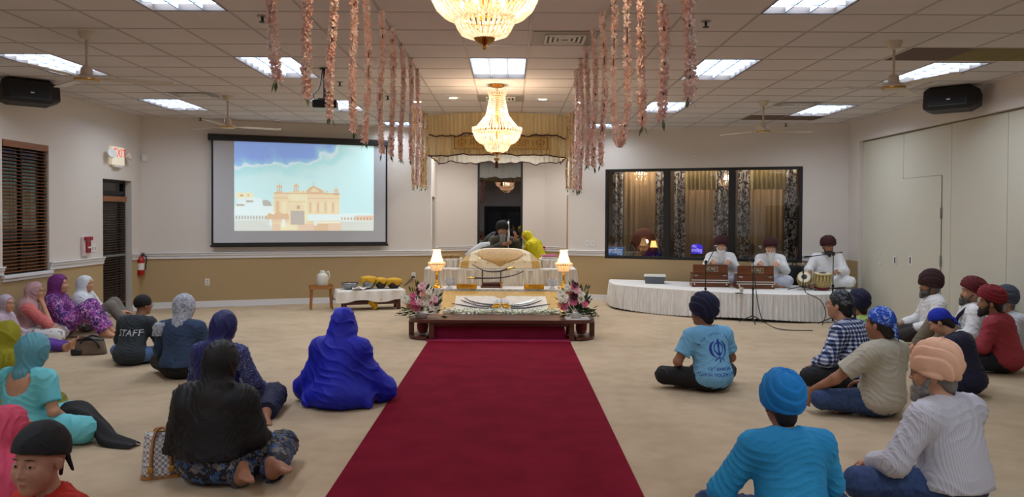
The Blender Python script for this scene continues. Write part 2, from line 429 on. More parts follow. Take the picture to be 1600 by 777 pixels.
# alcove window: near-black night glass that mirrors the hall
m_mirror = mat('dark reflecting glass', (6, 7, 9), .015, spec=1.0); m_mirror.node_tree.nodes['Principled BSDF'].inputs['IOR'].default_value = 1.75
M = WB2.mat(0, 0, -.06); L = WB2.L; H = wz+.35
fr = struct(MB().box(0, .05, -.04, .04, .5, H, 0, M).box(L-.05, L, -.04, .04, .5, H, 0, M).box(.05, L-.05, -.04, .04, H-.05, H, 0, M).box(.05, L-.05, -.04, .04, .5, .55, 0, M), 'window_3', m_black)
MB().box(.05, L-.05, -.005, .005, .55, H-.05, 0, M).build('glass_pane', m_mirror, fr)

# big three-light window onto the curtained room behind the musicians
L, Mw = u1w-u0w, WBR.mat(u0w, zb, -.05); Hh = zt-zb
mull = [WBR.uz(1041.5, 330)[0]-u0w, WBR.uz(1143.5, 330)[0]-u0w]
fr = MB(); fw = .055
fr.box(0, fw, -.055, .05, 0, Hh, 0, Mw, .005).box(L-fw, L, -.055, .05, 0, Hh, 0, Mw, .005).box(fw, L-fw, -.055, .05, 0, fw, 0, Mw, .005).box(fw, L-fw, -.055, .05, Hh-fw, Hh, 0, Mw, .005)
for x in mull: fr.box(x-.065, x+.065, -.05, .05, fw, Hh-fw, 0, Mw, .005)
wframe = struct(fr, 'window_4', m_black)
def glass_mat(name, tint=(.97, .97, .96, 1), refl=1.0):
    t = NT(name); t.n.remove(t.b)
    fz = t.add('ShaderNodeFresnel'); fz.inputs[0].default_value = 1.6
    tr = t.add('ShaderNodeBsdfTransparent'); tr.inputs[0].default_value = tint
    gl = t.add('ShaderNodeBsdfGlossy'); gl.inputs['Roughness'].default_value = .01
    mu = t.add('ShaderNodeMath', operation='MULTIPLY', i_1=refl); t.link(fz.outputs[0], mu.inputs[0])
    mxs = t.add('ShaderNodeMixShader'); t.link(mu.outputs[0], mxs.inputs[0]); t.link(tr.outputs[0], mxs.inputs[1]); t.link(gl.outputs[0], mxs.inputs[2])
    t.link(mxs.outputs[0], t.out.inputs[0]); return t.m
m_glass = glass_mat('window glass', (.9, .9, .88, 1), 1.6)
xs = [fw] + [v for x in mull for v in (x-.065, x+.065)] + [L-fw]
for a, b in zip(xs[::2], xs[1::2]): MB().box(a, b, .0, .006, fw, Hh-fw, 0, Mw).build('glass_pane', m_glass, wframe)
# the room behind it
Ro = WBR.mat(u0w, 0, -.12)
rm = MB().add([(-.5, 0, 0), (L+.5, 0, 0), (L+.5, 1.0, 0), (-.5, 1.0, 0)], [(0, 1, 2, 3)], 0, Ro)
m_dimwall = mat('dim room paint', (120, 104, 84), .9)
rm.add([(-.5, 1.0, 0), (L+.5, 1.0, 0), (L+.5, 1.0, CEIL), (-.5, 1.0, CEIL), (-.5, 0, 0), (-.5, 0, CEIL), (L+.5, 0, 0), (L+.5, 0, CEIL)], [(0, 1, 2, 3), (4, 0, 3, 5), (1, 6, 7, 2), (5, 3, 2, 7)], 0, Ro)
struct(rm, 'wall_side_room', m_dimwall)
m_sheer = mat('beige sheer curtain', (168, 142, 108), .8, c2=(142, 116, 86), nscale=3, nstretch=(9, 9, .3))
m_damask = mat('grey damask drape', (176, 174, 172), .7, c2=(38, 34, 38), nscale=16, kind='scroll')
t = NT('grey leaf print drape'); w = t.add('ShaderNodeTexNoise', i_Scale=12, i_Detail=2, i_Distortion=2.2); t.link(t.coord((1, 1, .7)), w.inputs[0])
t.link(t.ramp(w.outputs[0], [(.44, (40, 38, 42)), (.5, (104, 84, 96)), (.54, (196, 194, 190))]), t.b.inputs[0]); t.b.inputs['Roughness'].default_value = .8; m_damask = t.m
def curtain(name, x0, x1, z0, z1, y, m, parent=None, pleats=6, amp=.03, M=None):
    nu = pleats*8
    fn = lambda u, v: (x0+(x1-x0)*u, y+amp*math.sin(u*pleats*2*PI+.6*math.sin(3*v))*(1-.25*v)+amp*.4*math.sin(u*pleats*4.7*PI+1+2*v), z0+(z1-z0)*v)
    return MB().grid(fn, nu, 10, 0, M).build(name, m, parent, True)
ct = ['beige sheer curtain behind the window pane with the blue sign', 'beige sheer curtain behind the window pane with the purple sign', 'beige sheer curtain behind the end window pane by the drum player']
for k, (a, b) in enumerate(zip(xs[::2], xs[1::2])):
    tag(curtain('sheer_curtain', a+.05, b-.02, .35, CEIL-.3, .42, m_sheer, None, 9, .022, Ro), ct[k], 'curtain')
dl = [(xs[0]+.03, xs[0]+.24, 'grey leaf-print drape at the window edge above the blue sign'), (xs[1]-.2, xs[1]-.01, 'grey leaf-print drape beside the first black mullion, on the blue sign side'),
      (xs[2]+.04, xs[2]+.26, 'grey leaf-print drape beside the first black mullion, on the purple sign side'), (xs[3]-.3, xs[3]-.02, 'violet-lit grey leaf-print drape beside the second black mullion above the first harmonium player'),
      (xs[4]+.03, xs[4]+.26, 'grey leaf-print drape beside the second black mullion, behind the second harmonium player'), (xs[5]-.26, xs[5]-.03, 'grey leaf-print drape at the window edge near the drum player')]
for a, b, lab in dl: tag(curtain('patterned_drape', a, b, .35, CEIL-.3, .2, m_damask, None, 2, .025, Ro), lab, 'drape', 'leaf-print drapes behind the window')
m_canopy_refl = mat('pale gold valance', (178, 160, 116), .7)  # gold cloth strips stand in for the canopy's reflection in the panes
for k in (1, 2):
    tag(curtain('canopy_reflection', xs[2*k]+.25, xs[2*k+1]-.24, zt-.42, zt+.1, .14, m_canopy_refl, None, 8, .015, Ro), ('canopy reflection in the middle window pane, built as pale gold gathered cloth', 'canopy reflection in the end window pane, built as pale gold gathered cloth')[k-1], 'valance')
lt = bpy.data.lights.new('side_room_fill', 'AREA'); lt.energy = 90; lt.shape = 'RECTANGLE'; lt.size = 3.4; lt.size_y = .08; lt.color = (1, .88, .72); lo = bpy.data.objects.new('side_room_fill', lt); COL.objects.link(lo)  # unseen strip light added to brighten the curtains behind the window
lo.matrix_world = Ro @ Matrix.Translation((L/2, .08, CEIL-.25)) @ Matrix.Rotation(.55, 4, 'X')

# right wall: bulkhead above a folding panel partition with a pass door in it
pz = at_x(1342, 222, XR+.06).z
pu_end = at_x(1342, 300, XR).y - YB
wall('wall_right', WR, [(.3, pu_end, 0, pz, .09)], split=-1 if False else RAIL_Z)
m_panel = mat('ivory partition vinyl', (208, 203, 184), .55, bump=.05, bscale=240)
m_seam = mat('shadow seam', (120, 115, 100), .7)
ju = [pu_end] + [at_x(p, 300, XR+.07).y - YB for p in (1411, 1486, 1574)]
step = ju[1]-ju[2]
while ju[-1] - step > .3: ju.append(ju[-1]-step)
ju.append(.3)
for k, (b, a) in enumerate(zip(ju, ju[1:])):
    M = WR.mat(0, 0, -.09)
    # in this wall's frame x runs away from the camera
    tag(MB().box(a+.004, b-.004, -.02, .02, .012, pz-.012, 0, M, .003).build('partition_panel' if 0 else 'wall_partition', m_panel), kind='structure')
struct(MB().box(.3, pu_end, .0, .03, pz-.02, pz+.0, 0, WR.mat(0, 0, -.06)), 'trim_7', m_seam)
# pass door, its hinges and the flush pulls
da, db = at_x(1472, 300, XR+.07).y - YB, ju[1]
zd = at_x(1472, 274, XR+.07).z
M = WR.mat(0, 0, -.068)
dr = struct(MB().box(da+.005, db-.008, -.006, 0, .015, zd, 0, M, .002), 'door_4', m_panel)
gm = MB(); gm.box(da-.003, da+.003, -.0075, 0, .015, zd, 0, M).box(da, db, -.0075, 0, zd, zd+.005, 0, M).build('door_seam', m_seam, dr)
for z in (zd-.55, zd-1.25): MB().box(da-.02, da+.02, -.014, 0, z-.08, z+.08, 0, M, .003).build('hinge', m_grey, dr)
for (px, lab) in ((1399, 'flush pull plate on the partition panel beside the pass door'), (1423, 'flush pull plate on the pass door in the partition')):
    u, z = WR.uz(px, 407, -.07)
    r = thing('pull_plate', lab, 'door pull', M=WR.mat(u, z, -.0665), group='pull plates')
    MB().box(-.05, .05, -.006, 0, -.07, .07, 0, None, .003).build('plate', m_white, r); MB().box(-.016, .016, -.008, -.002, -.05, .05, 0, None).build('recess', m_black, r)
for py, w_ in ((396, 'upper'), (412, 'lower')):
    u, z = WR.uz(1375, py, -.07)
    r = thing('wall_plug', w_+' small white round plug on the far partition panel', 'plug', M=WR.mat(u, z, -.0665) @ Matrix.Rotation(PI/2, 4, 'X'))
    MB().lathe([(.0, 0), (.03, 0), (.03, .006), (.0, .008)], 14, 0).build('disc', m_white, r)

# wall behind the camera, with a dark double door (it shows as a reflection in the alcove glass)
WK = Wall((XR, YB), (XL, YB))
wall('wall_rear', WK, [(5.5, 7.5, 0, 2.2, .1)])
M = WK.mat(5.5, 0, -.06); d = struct(MB().box(0, .07, -.04, .04, 0, 2.2, 0, M).box(1.93, 2.0, -.04, .04, 0, 2.2, 0, M).box(.07, 1.93, -.04, .04, 2.12, 2.2, 0, M), 'door_5', m_black)
for a in (.07, 1.0):
    lf = MB().box(a, a+.15, -.03, .03, 0, 2.12, 0, M).box(a+.78, a+.93, -.03, .03, 0, 2.12, 0, M).box(a+.15, a+.78, -.03, .03, 0, .9, 0, M).box(a+.15, a+.78, -.03, .03, 1.9, 2.12, 0, M).build('door_leaf', m_black, d)
    MB().box(a+.15, a+.78, -.005, .005, .9, 1.9, 0, M).build('glass_pane', m_night2, lf)

# ------------------------------------------------------------------ ceiling: tile grid with recessed troffers
PX, PY, OX, OY = .65, .62, -.47, 8.36
fix = []   # (x0, x1, y0, y1, label)
def cx(k): return OX + PX*k
for kx, y0, lab in ((-8, 8.36-.1, 'recessed fluorescent ceiling light over the blind window'), (-8, 11.46, 'recessed fluorescent ceiling light near the exit sign'),
                    (-4, 5.26, 'recessed fluorescent ceiling light level with the first garlands, screen side'), (-4, 8.36, 'recessed fluorescent ceiling light behind the first flower garland'), (-4, 11.46, 'recessed fluorescent ceiling light behind the projector'),
                    (0, 8.36, 'recessed fluorescent ceiling light between the two crystal chandeliers'), (4, 5.26, 'recessed fluorescent ceiling light level with the first garlands, partition side'), (4, 8.36, 'recessed fluorescent ceiling light above the looped garland on the window side'),
                    (4, 11.46, 'recessed fluorescent ceiling light over the black-framed window'), (8, 8.46, 'recessed fluorescent ceiling light beside the olive ceiling tile'), (8, 11.7, 'recessed fluorescent ceiling light beside the far dark ceiling tiles')):
    fix.append((cx(kx), cx(kx+1), y0, y0+2*PY, lab.replace('picture top', 'upper edge')))
fix += [(-2.42, -1.8, 14.1, 14.85, 'short far ceiling light above the projection screen end'), (1.5, 2.1, 14.2, 14.95, 'short far ceiling light beside the canopy garlands')]
for kx in (-8, -4, 4, 8): fix.append((cx(kx), cx(kx+1), 1.54, 1.54+2*PY, None))
for kx in (-4, 0, 4): fix.append((cx(kx), cx(kx+1), -1.3, -1.3+2*PY, None))
t = NT('mineral fibre tile'); n = t.add('ShaderNodeTexNoise', i_Scale=110, i_Detail=3); t.link(t.coord(), n.inputs[0]); n2 = t.add('ShaderNodeTexNoise', i_Scale=.8, i_Detail=2); t.link(t.coord(), n2.inputs[0])
t.link(t.ramp(n2.outputs[0], [(.3, (208, 200, 196)), (.7, (218, 210, 206))]), t.b.inputs[0]); t.b.inputs['Roughness'].default_value = .9; t.bump(n.outputs[0], .25, .01); m_tile = t.m
xs_ = sorted({XL-.3, XR+.3} | {f[0] for f in fix} | {f[1] for f in fix}); ys_ = sorted({YB-.2, 19.0} | {f[2] for f in fix} | {f[3] for f in fix})
mb = MB()
for a, b in zip(xs_, xs_[1:]):
    for c, d in zip(ys_, ys_[1:]):
        xm, ym = (a+b)/2, (c+d)/2
        if any(f[0] < xm < f[1] and f[2] < ym < f[3] for f in fix): continue
        mb.add([(a, c, CEIL), (a, d, CEIL), (b, d, CEIL), (b, c, CEIL)], [(0, 1, 2, 3)])
struct(mb, 'ceiling', m_tile)
mb = MB(); k = -10
m_tbar = mat('ceiling grid bar', (176, 166, 160), .6)
def seg_clear(x=None, y=None):
    """stretches of a grid line that do not cross a light"""
    if x is not None: cuts = [(f[2], f[3]) for f in fix if f[0]+.02 < x < f[1]-.02]; lo, hi = YB, 15.6
    else: cuts = [(f[0], f[1]) for f in fix if f[2]+.02 < y < f[3]-.02]; lo, hi = XL, XR
    out, p = [], lo
    for a, b in sorted(cuts): out.append((p, a)); p = b
    out.append((p, hi)); return out
for k in range(-9, 11):
    x = cx(k)
    for a, b in seg_clear(x=x): mb.box(x-.012, x+.012, a, b, CEIL-.004, CEIL+.002)
for k in range(-18, 12):
    y = OY+PY*k
    for a, b in seg_clear(y=y): mb.box(a, b, y-.012, y+.012, CEIL-.0035, CEIL+.002)
struct(mb, 'ceiling_grid_trim', m_tbar)
m_lamp = mat('fluorescent diffuser', (255, 255, 255), .5, emit=(226, 238, 255), estr=15.0)
m_louvre = mat('grey louvre', (128, 136, 150), .5)
m_frame = mat('troffer frame', (70, 62, 58), .6)
nd_ = m_lamp.node_tree.nodes['Principled BSDF']
def troffer(f):
    x0, x1, y0, y1, lab = f; w, h = (x1-x0)/2-.012, (y1-y0)/2-.012
    r = thing('ceiling_light', lab, 'ceiling light', ((x0+x1)/2, (y0+y1)/2, CEIL), group='recessed fluorescent ceiling lights')
    mb = MB(); D = .06
    for a in (-1, 1):
        mb.box(min(a*w, a*(w+.012)), max(a*w, a*(w+.012)), -h-.012, h+.012, -.005, D); mb.box(-w, w, min(a*h, a*(h+.012)), max(a*h, a*(h+.012)), -.005, D)
    mb.build('frame', m_frame, r)
    MB().add([(-w, -h, D), (-w, h, D), (w, h, D), (w, -h, D)], [(0, 1, 2, 3)]).build('diffuser', m_lamp, r)
    mb = MB()
    for i in range(1, 3): x = -w+2*w*i/3; mb.box(x-.006, x+.006, -h, h, .012, D-.004)
    n = max(3, round(6*h/.6))
    for i in range(1, n): y = -h+2*h*i/n; mb.box(-w, w, y-.006, y+.006, .014, D-.004)
    mb.build('louvre', m_louvre, r)
for f in fix:
    if f[4] is None: f = f[:4] + ('recessed fluorescent ceiling light behind the viewpoint',)
    troffer(f)
# discoloured tiles laid in the grid
m_dark = mat('stained brown tile', (104, 84, 70), .9); m_olive = mat('stained olive tile', (128, 112, 66), .9)
def stain(x0, x1, y0, y1, m, lab): tag(MB().box(x0, x1, y0, y1, CEIL-.006, CEIL+.01).build('ceiling_tile', m), lab, 'ceiling tile')
stain(4.12, 4.12+PX*.97, 7.74+.01, 8.36-.01, m_dark, 'dark brown stained ceiling tile next to the large fan')
stain(4.12+PX*1.0, 5.42, 7.74+.01, 8.36-.01, m_olive, 'olive stained ceiling tile ahead of the ceiling light')
stain(5.43, 6.1, 7.74+.01, 8.36-.01, m_olive, 'olive stained ceiling tile beside the side wall')
stain(4.1, 4.72, 12.9, 13.5, m_dark, 'dark brown ceiling tile beyond the small fan')
stain(4.74, 5.4, 12.95, 13.5, m_dark, 'dark brown ceiling tile in the far corner')
# air diffusers
m_vent = mat('vent grey', (150, 142, 136), .5)
def vent(x, y, w, h, lab):
    r = thing('ceiling_vent', lab, 'air vent', (x, y, CEIL))
    MB().box(-w, w, -h, h, -.01, -.004, 0, None, .003).build('plate', m_vent, r)
    MB().box(-w*.62, w*.62, -h*.62, h*.62, -.011, -.0095).build('throat', m_black, r)
    mb = MB()
    for k in range(4):
        s = .6-.15*k
        for a in (-1, 1):
            mb.box(-w*s, w*s, a*h*s-.012, a*h*s+.012, -.02, -.011); mb.box(a*w*s-.012, a*w*s+.012, -h*s, h*s, -.02, -.011)
    mb.build('vane', m_white, r)
vent((cx(1)+cx(2))/2+.02, 7.42, .31, .29, 'square ceiling air vent beside the big front chandelier')
vent(-.15, 11.2, .34, .29, 'wide ceiling air vent behind the far chandelier')
vent(-4.6, 11.0, .31, .2, 'small ceiling air vent near the far ceiling fan on the screen side')
vent(4.4, 11.6, .31, .2, 'small ceiling air vent near the far ceiling fan on the window side')
vent(6.0, 6.55, .2, .2, 'ceiling air vent at the partition wall')
# downlights
m_warm = mat('warm lamp', (255, 240, 210), .5, emit=(255, 226, 170), estr=14)
for px, py, lab in ((708, 153, 'round recessed downlight on the screen side of the far chandelier'), (848, 155, 'round recessed downlight on the window side of the far chandelier'), (652, 159, 'round recessed downlight behind the screen-side garlands'), (905, 160, 'round recessed downlight behind the window-side garlands')):
    q = ceil_at(px, py); r = thing('downlight', lab, 'downlight', q)
    MB().lathe([(.06, -.004), (.105, -.008), (.11, 0)], 24, 0, None, False).build('trim_ring', m_white, r)
    MB().lathe([(0, -.003), (.062, -.004)], 24, 0, None, False).build('lamp', m_warm, r)
# sprinklers and detectors
for px, py, lab in ((410, 25, 'pendent sprinkler head near the first garland'), (1103, 33, 'pendent sprinkler head near the longest pale garland'), (531, 128, 'pendent sprinkler head by the projector'), (313, 184, 'pendent sprinkler head above the corner'), (1228, 193, 'pendent sprinkler head above the big window'), (606, 150, 'pendent sprinkler head between far garlands')):
    r = thing('sprinkler_head', lab, 'sprinkler', ceil_at(px, py))
    MB().lathe([(.045, -.006), (.045, 0)], 16).build('escutcheon', m_vent, r)
    MB().lathe([(.012, -.05), (.012, -.006)], 10).lathe([(.03, -.056), (.03, -.052)], 12).build('deflector', m_black, r)
for px, py, lab in ((432, 186, 'white round smoke detector above the projection screen'), (1322, 135, 'white round smoke detector by the large fan')):
    tag(MB().lathe([(.0, -.035), (.04, -.03), (.055, -.012), (.055, 0)], 18, c=ceil_at(px, py)).build('smoke_detector', m_white, None, 'auto'), lab, 'detector')

# ------------------------------------------------------------------ ceiling fans
m_fan = mat('fan enamel', (206, 194, 176), .35)
def fan(px, py, rz, lab, src=None, dz=0):
    q = ceil_at(px, py)
    if src: return dup(src, q, rz, lab)
    r = thing('ceiling_fan', lab, 'ceiling fan', q, rz, 'white ceiling fans')
    MB().lathe([(.012, -.08), (.05, -.07), (.075, -.02), (.075, 0)], 20).build('ceiling_cap', m_fan, r, 'auto')
    MB().lathe([(.013, -.36), (.013, -.06)], 10).build('rod', m_fan, r, True)
    MB().lathe([(.03, -.46), (.075, -.475), (.105, -.465), (.11, -.44), (.085, -.42), (.055, -.41), (.05, -.35), (.035, -.33), (.012, -.325)], 24).build('motor', m_fan, r, 'auto')
    MB().lathe([(.098, -.47), (.112, -.462), (.112, -.452)], 24, cap=False).build('motor_band', m_brass, r)
    for k in range(3):
        M = Matrix.Rotation(2*PI*k/3, 4, 'Z'); T = M @ Matrix.Translation((0, 0, -.445)) @ Matrix.Rotation(-.12, 4, 'X')
        b = MB().prism([(.16, -.045), (.3, -.062), (.72, -.055), (.76, -.03), (.76, .03), (.72, .055), (.3, .062), (.16, .045)], -.004, .004, 0, T).build('blade', m_fan, r)
        MB().box(.08, .2, -.016, .016, -.008, .006, 0, T).build('bracket', m_fan, b)
    return r
f1 = fan(135, 50, .33, 'white three-blade ceiling fan hanging near the wall speaker by the blinds')
fan(356, 150, .5, 'small far white ceiling fan before the projection screen', f1)
fan(1397, 65, .85, 'white three-blade ceiling fan hanging near the partition wall speaker', f1)
fan(1193, 158, .1, 'small far white ceiling fan before the black-framed window', f1)

# ------------------------------------------------------------------ wall speakers
m_spk = mat('black speaker plastic', (16, 15, 15), .55, bump=.05, bscale=200)
m_grille = mat('speaker grille', (20, 19, 20), .7, bump=.5, bscale=300)
def speaker(W, pL, pR, lab, yaw, flip):
    u, z = W.uz((pL[0]+pR[0])/2, (pL[1]+pR[1])/2, .35)
    r = thing('wall_speaker', lab, 'speaker', M=Matrix.Translation(W.p(u, z, .36)) @ Matrix.Rotation(yaw, 4, 'Z') @ Matrix.Rotation(-.22, 4, 'X'))
    prof = [(-.16, -.14), (-.12, -.18), (.12, -.18), (.17, -.12), (.12, .14), (-.12, .14)]
    vs, n = [], len(prof)
    mb = MB(); Rm = Matrix.Rotation(PI/2, 4, 'Y')
    body = MB()
    for x, s in ((-.32, .82), (-.25, 1), (.2, 1), (.32, .62)):
        for (a, b) in prof: body.v.append((x, b*s, a*s))
    for i in range(3):
        for k in range(n): body.f.append((i*n+k, i*n+(k+1) % n, (i+1)*n+(k+1) % n, (i+1)*n+k)); body.mi.append(0)
    body.f += [tuple(reversed(range(n))), tuple(3*n+k for k in range(n))]; body.mi += [0, 0]
    body.build('cabinet', m_spk, r)
    MB().box(-.24, .18, -.188, -.178, -.11, .11, 0, None, .004).build('front_grille', m_grille, r)
    MB().box(-.03, .01, -.194, -.186, -.05, -.035).build('badge', m_white, r)
    Mi = (r.matrix_world.inverted() if False else (Matrix.Rotation(.22, 4, 'X') @ Matrix.Rotation(-yaw, 4, 'Z')))
    nrm = Mi @ W.n
    MB().tube([Vector((0, .1, 0)), -nrm*.2, -nrm*.355], .03, 8).build('mount_arm', m_black, r)
    return r
speaker(WL, (0, 145), (92, 150), 'black loudspeaker bracketed high on the wall above the blind window', .75, 1)
speaker(WR, (1445, 160), (1535, 155), 'black loudspeaker bracketed high above the folding partition', -.75, -1)

# ------------------------------------------------------------------ projection screen
m_scr = mat('screen fabric', (196, 198, 202), .8)
c0, c1_ = scr.uz(330, 212, .1), scr.uz(605, 386, .1)
zt_ = scr.uz(330, 214, .1)[1]; zb_ = scr.uz(330, 384, .1)[1]; uu0, uu1 = c0[0], c1_[0]; W_ = uu1-uu0; H_ = zt_-zb_
Ms = scr.mat(uu0, zb_, .1)
r = thing('projection_screen', 'black-edged pull-down projection screen on the wall, showing a domed temple', 'projection screen', M=Ms)
MB().box(-.06, W_+.06, -.05, .06, H_-.06, H_+.045, 0, None, .015).build('housing', m_black, r)
MB().box(-.055, W_+.055, -.045, .055, H_+.045, H_+.06, 0, None, .004).build('housing_lid', mat('walnut lid', (84, 58, 44), .5), r)
MB().box(0, W_, .0, .004, 0, H_).build('border', m_black, r)
s_ = MB().box(.035, W_-.035, -.004, 0, .05, H_-.06).build('screen_fabric', m_scr, r)
MB().box(-.02, W_+.02, -.012, .012, -.03, .012, 0, None, .006).box(W_*.5-.03, W_*.5+.06, -.02, .0, -.025, -.005).build('weight_bar', m_black, r)
iM = Ms.inverted()
def onscr(px, py): u, z = scr.uz(px, py, .105); return (u-uu0, z-zb_)
pA, pB = onscr(366, 361), onscr(584, 224); 
x0, z0, x1, z1 = pA[0], pA[1], pB[0], H_-.065
pw, ph = x1-x0, z1-z0
def em(name, c, e=.45): return mat(name, c, .9, emit=c, estr=e)
t = NT('projected sky'); co = t.coord((1, 1, 1)); s = t.add('ShaderNodeSeparateXYZ'); t.link(co, s.inputs[0])
nz = t.add('ShaderNodeTexNoise', i_Scale=1.6, i_Detail=6, i_Distortion=.4); t.link(co, nz.inputs[0])
def mth(op, a, b=None, v=None):
    k = t.add('ShaderNodeMath', operation=op); t.link(a, k.inputs[0])
    if b is not None: t.link(b, k.inputs[1])
    if v is not None: k.inputs[1].default_value = v
    return k.outputs[0]
h_ = mth('MULTIPLY', s.outputs[2], v=1/(z0+ph)); xx = mth('MULTIPLY', s.outputs[0], v=1/(x0+pw))
q_ = mth('ADD', mth('MULTIPLY', nz.outputs[0], v=.55), mth('MULTIPLY', mth('SUBTRACT', h_, v=.75), v=1.0)); q_ = mth('SUBTRACT', q_, mth('MULTIPLY', mth('MAXIMUM', mth('SUBTRACT', xx, v=.6), v=0.0), v=1.1))
skyc = t.ramp(q_, [(.18, (206, 244, 246)), (.3, (182, 232, 236)), (.345, (224, 248, 255)), (.37, (160, 206, 242)), (.46, (142, 174, 240))])
t.link(skyc, t.b.inputs[0]); t.link(skyc, t.b.inputs['Emission Color']); t.b.inputs['Emission Strength'].default_value = .42; m_sky = t.m
pm = [m_sky, em('projected gold', (234, 218, 184)), em('projected amber', (220, 194, 160)), em('projected pale gold', (238, 234, 196)), em('projected white', (226, 246, 246)), em('projected brown', (196, 172, 150)), em('projected water', (214, 222, 214)), em('projected reflection', (228, 206, 182)), em('projected grey', (190, 186, 178))]
pic = MB(); lay = [0]
def poly(pts, mi):
    lay[0] += 1
    pic.flat([(x0+pw*a/100, z0+ph*(100-b)/100) for a, b in pts], -.0045-.00008*lay[0], mi)
def rec(a, b, c, d, mi): poly([(a, b), (c, b), (c, d), (a, d)], mi)
rec(0, 0, 100, 100, 0)
rec(0, 88, 100, 100, 6); rec(26, 89, 76, 100, 7); rec(32, 90, 44, 99, 3); rec(56, 91, 66, 100, 2)
rec(0, 72, 27, 88, 4); rec(1, 57, 13, 64, 3); rec(2, 63, 19, 72, 4); rec(4, 59, 6, 61.5, 5); rec(9, 59, 10, 61, 5); rec(8, 65.5, 13, 68, 8); rec(1.5, 70, 7, 72, 5)
poly([(19, 66), (22, 64.5), (25, 67), (26, 72), (20, 72)], 8)
for i in range(12): a = .8+2.0*i; poly([(a, 87), (a, 83.5), (a+.6, 82.2), (a+1.2, 83.5), (a+1.2, 87)], 8)
rec(74, 80, 100, 89, 4); rec(86, 82, 100, 88, 7)
for i in range(10): a = 75.5+2.4*i; rec(a, 84, a+1.1, 87.5, 5)
rec(27, 56, 39, 92, 1); rec(39, 54, 51, 92, 3); rec(51, 57, 74.5, 92, 1)
rec(27, 56, 75, 58, 2); rec(27, 62, 75, 63, 2); rec(37.5, 59, 51, 63, 3); rec(38, 66, 50, 67, 2)
rec(39, 76, 49, 93, 8); poly([(39, 77), (40, 70), (44, 67), (48, 70), (49, 77)], 1); rec(43.5, 71, 45.5, 75, 5)
for i in range(8): a = 52.5+2.75*i; rec(a, 67, a+1.3, 79, 3 if i % 2 else 2)
rec(28.5, 66, 31, 78, 2); rec(33, 66, 36, 78, 3); rec(51, 81, 74.5, 88, 4); rec(56, 83, 58, 94, 4); rec(58, 89.5, 75, 90.5, 4)
poly([(50, 57), (50.5, 53), (53, 49.5), (55.5, 47.8), (58, 49.5), (62, 53), (64, 57)], 2); rec(55.3, 43, 55.8, 48, 5); poly([(53, 55), (55.5, 50), (60, 55)], 1)
def kiosk(a, b, s): rec(a-2*s, b+4*s, a+2*s, b+5*s, 2); rec(a-1.6*s, b, a-1.1*s, b+4*s, 5); rec(a+1.1*s, b, a+1.6*s, b+4*s, 5); rec(a-.3*s, b, a+.3*s, b+4*s, 5); poly([(a-2*s, b), (a-1.4*s, b-2.4*s), (a, b-3.6*s), (a+1.4*s, b-2.4*s), (a+2*s, b)], 2); rec(a-.15*s, b-6*s, a+.15*s, b-3*s, 5)
kiosk(31, 51, 1.05); kiosk(43, 50, 1.1); kiosk(72, 54, 1.0); rec(32.6, 45, 32.9, 52, 5); kiosk(48, 55, .4); kiosk(65, 55, .5)
rec(23, 81, 37, 90, 7); poly([(22, 83), (24, 79), (27, 82), (30, 77), (34, 81), (37, 80), (38, 84), (38, 87), (22, 87)], 2); rec(24, 87, 25.5, 94, 4); rec(33, 87, 35, 95, 4)
pic.build('projected_picture', pm, s_)

# projector on its ceiling drop
q = at_y(507, 164, 9.0); r = thing('projector', 'black projector on a short pole under the ceiling, above the garlands', 'projector', q, .15)
MB().box(-.13, .15, -.13, .13, -.05, .05, 0, None, .015).build('case', m_blackgloss, r)
MB().lathe([(.03, 0), (.035, .04), (.03, .05)], 14, 0, Matrix.Translation((.06, .12, 0)) @ Matrix.Rotation(-PI/2, 4, 'X')).build('lens', m_black, r)
MB().tube([(0, 0, .05), (0, 0, CEIL-q.z)], .018, 10).lathe([(.06, CEIL-q.z-.012), (.06, CEIL-q.z)], 16).box(-.07, .07, -.07, .07, .055, .07).build('pole_mount', m_black, r)
MB().tube(chain2([(-.1, 0, .04), (-.13, .02, .12), (-.06, 0, .2), (-.02, 0, CEIL-q.z)], 5), .006, 6).build('cable', m_black, r)

# ------------------------------------------------------------------ small wall fittings
# exit sign with two lamp heads
u, z = WL.uz(184, 246, .05)
r = thing('exit_sign', 'lit white EXIT sign with red letters and twin emergency lamp heads above the dark door', 'exit sign', M=WL.mat(u, z, .03))
MB().box(-.2, .2, -.035, .03, -.13, .17, 0, None, .012).build('case', mat('exit sign face', (235, 226, 205), .4, emit=(255, 240, 210), estr=.25), r)
vs, fs = text_polys('EXIT', .2)
MB().add([(x*.95+.04, -.037, y+.005) for x, y, _ in vs], fs).build('lettering', mat('exit red', (220, 30, 24), .5, emit=(230, 30, 20), estr=.5), r)
MB().box(-.12, .12, -.04, .03, -.17, -.13, 0, None, .01).build('battery_box', m_white, r)
for s in (-1, 1):
    h = MB().lathe([(.03, 0), (.075, .05), (.08, .08), (.0, .085)], 16, 0, Matrix.Translation((s*.27, -.02, .02)) @ Matrix.Rotation(1.2, 4, 'X') @ Matrix.Rotation(s*.4, 4, 'Y')).build('lamp_head', m_white, r, 'auto')
    MB().tube([(s*.19, 0, .02), (s*.26, -.01, .02)], .018, 8).build('swivel', m_white, h)
u, z = WBL.uz(226, 247); tag(MB().box(-.045, .045, -.045, 0, -.06, .06, 0, WBL.mat(u, z), .01).build('motion_sensor', m_white), 'small white motion sensor on the wall in the corner by the exit sign', 'sensor')
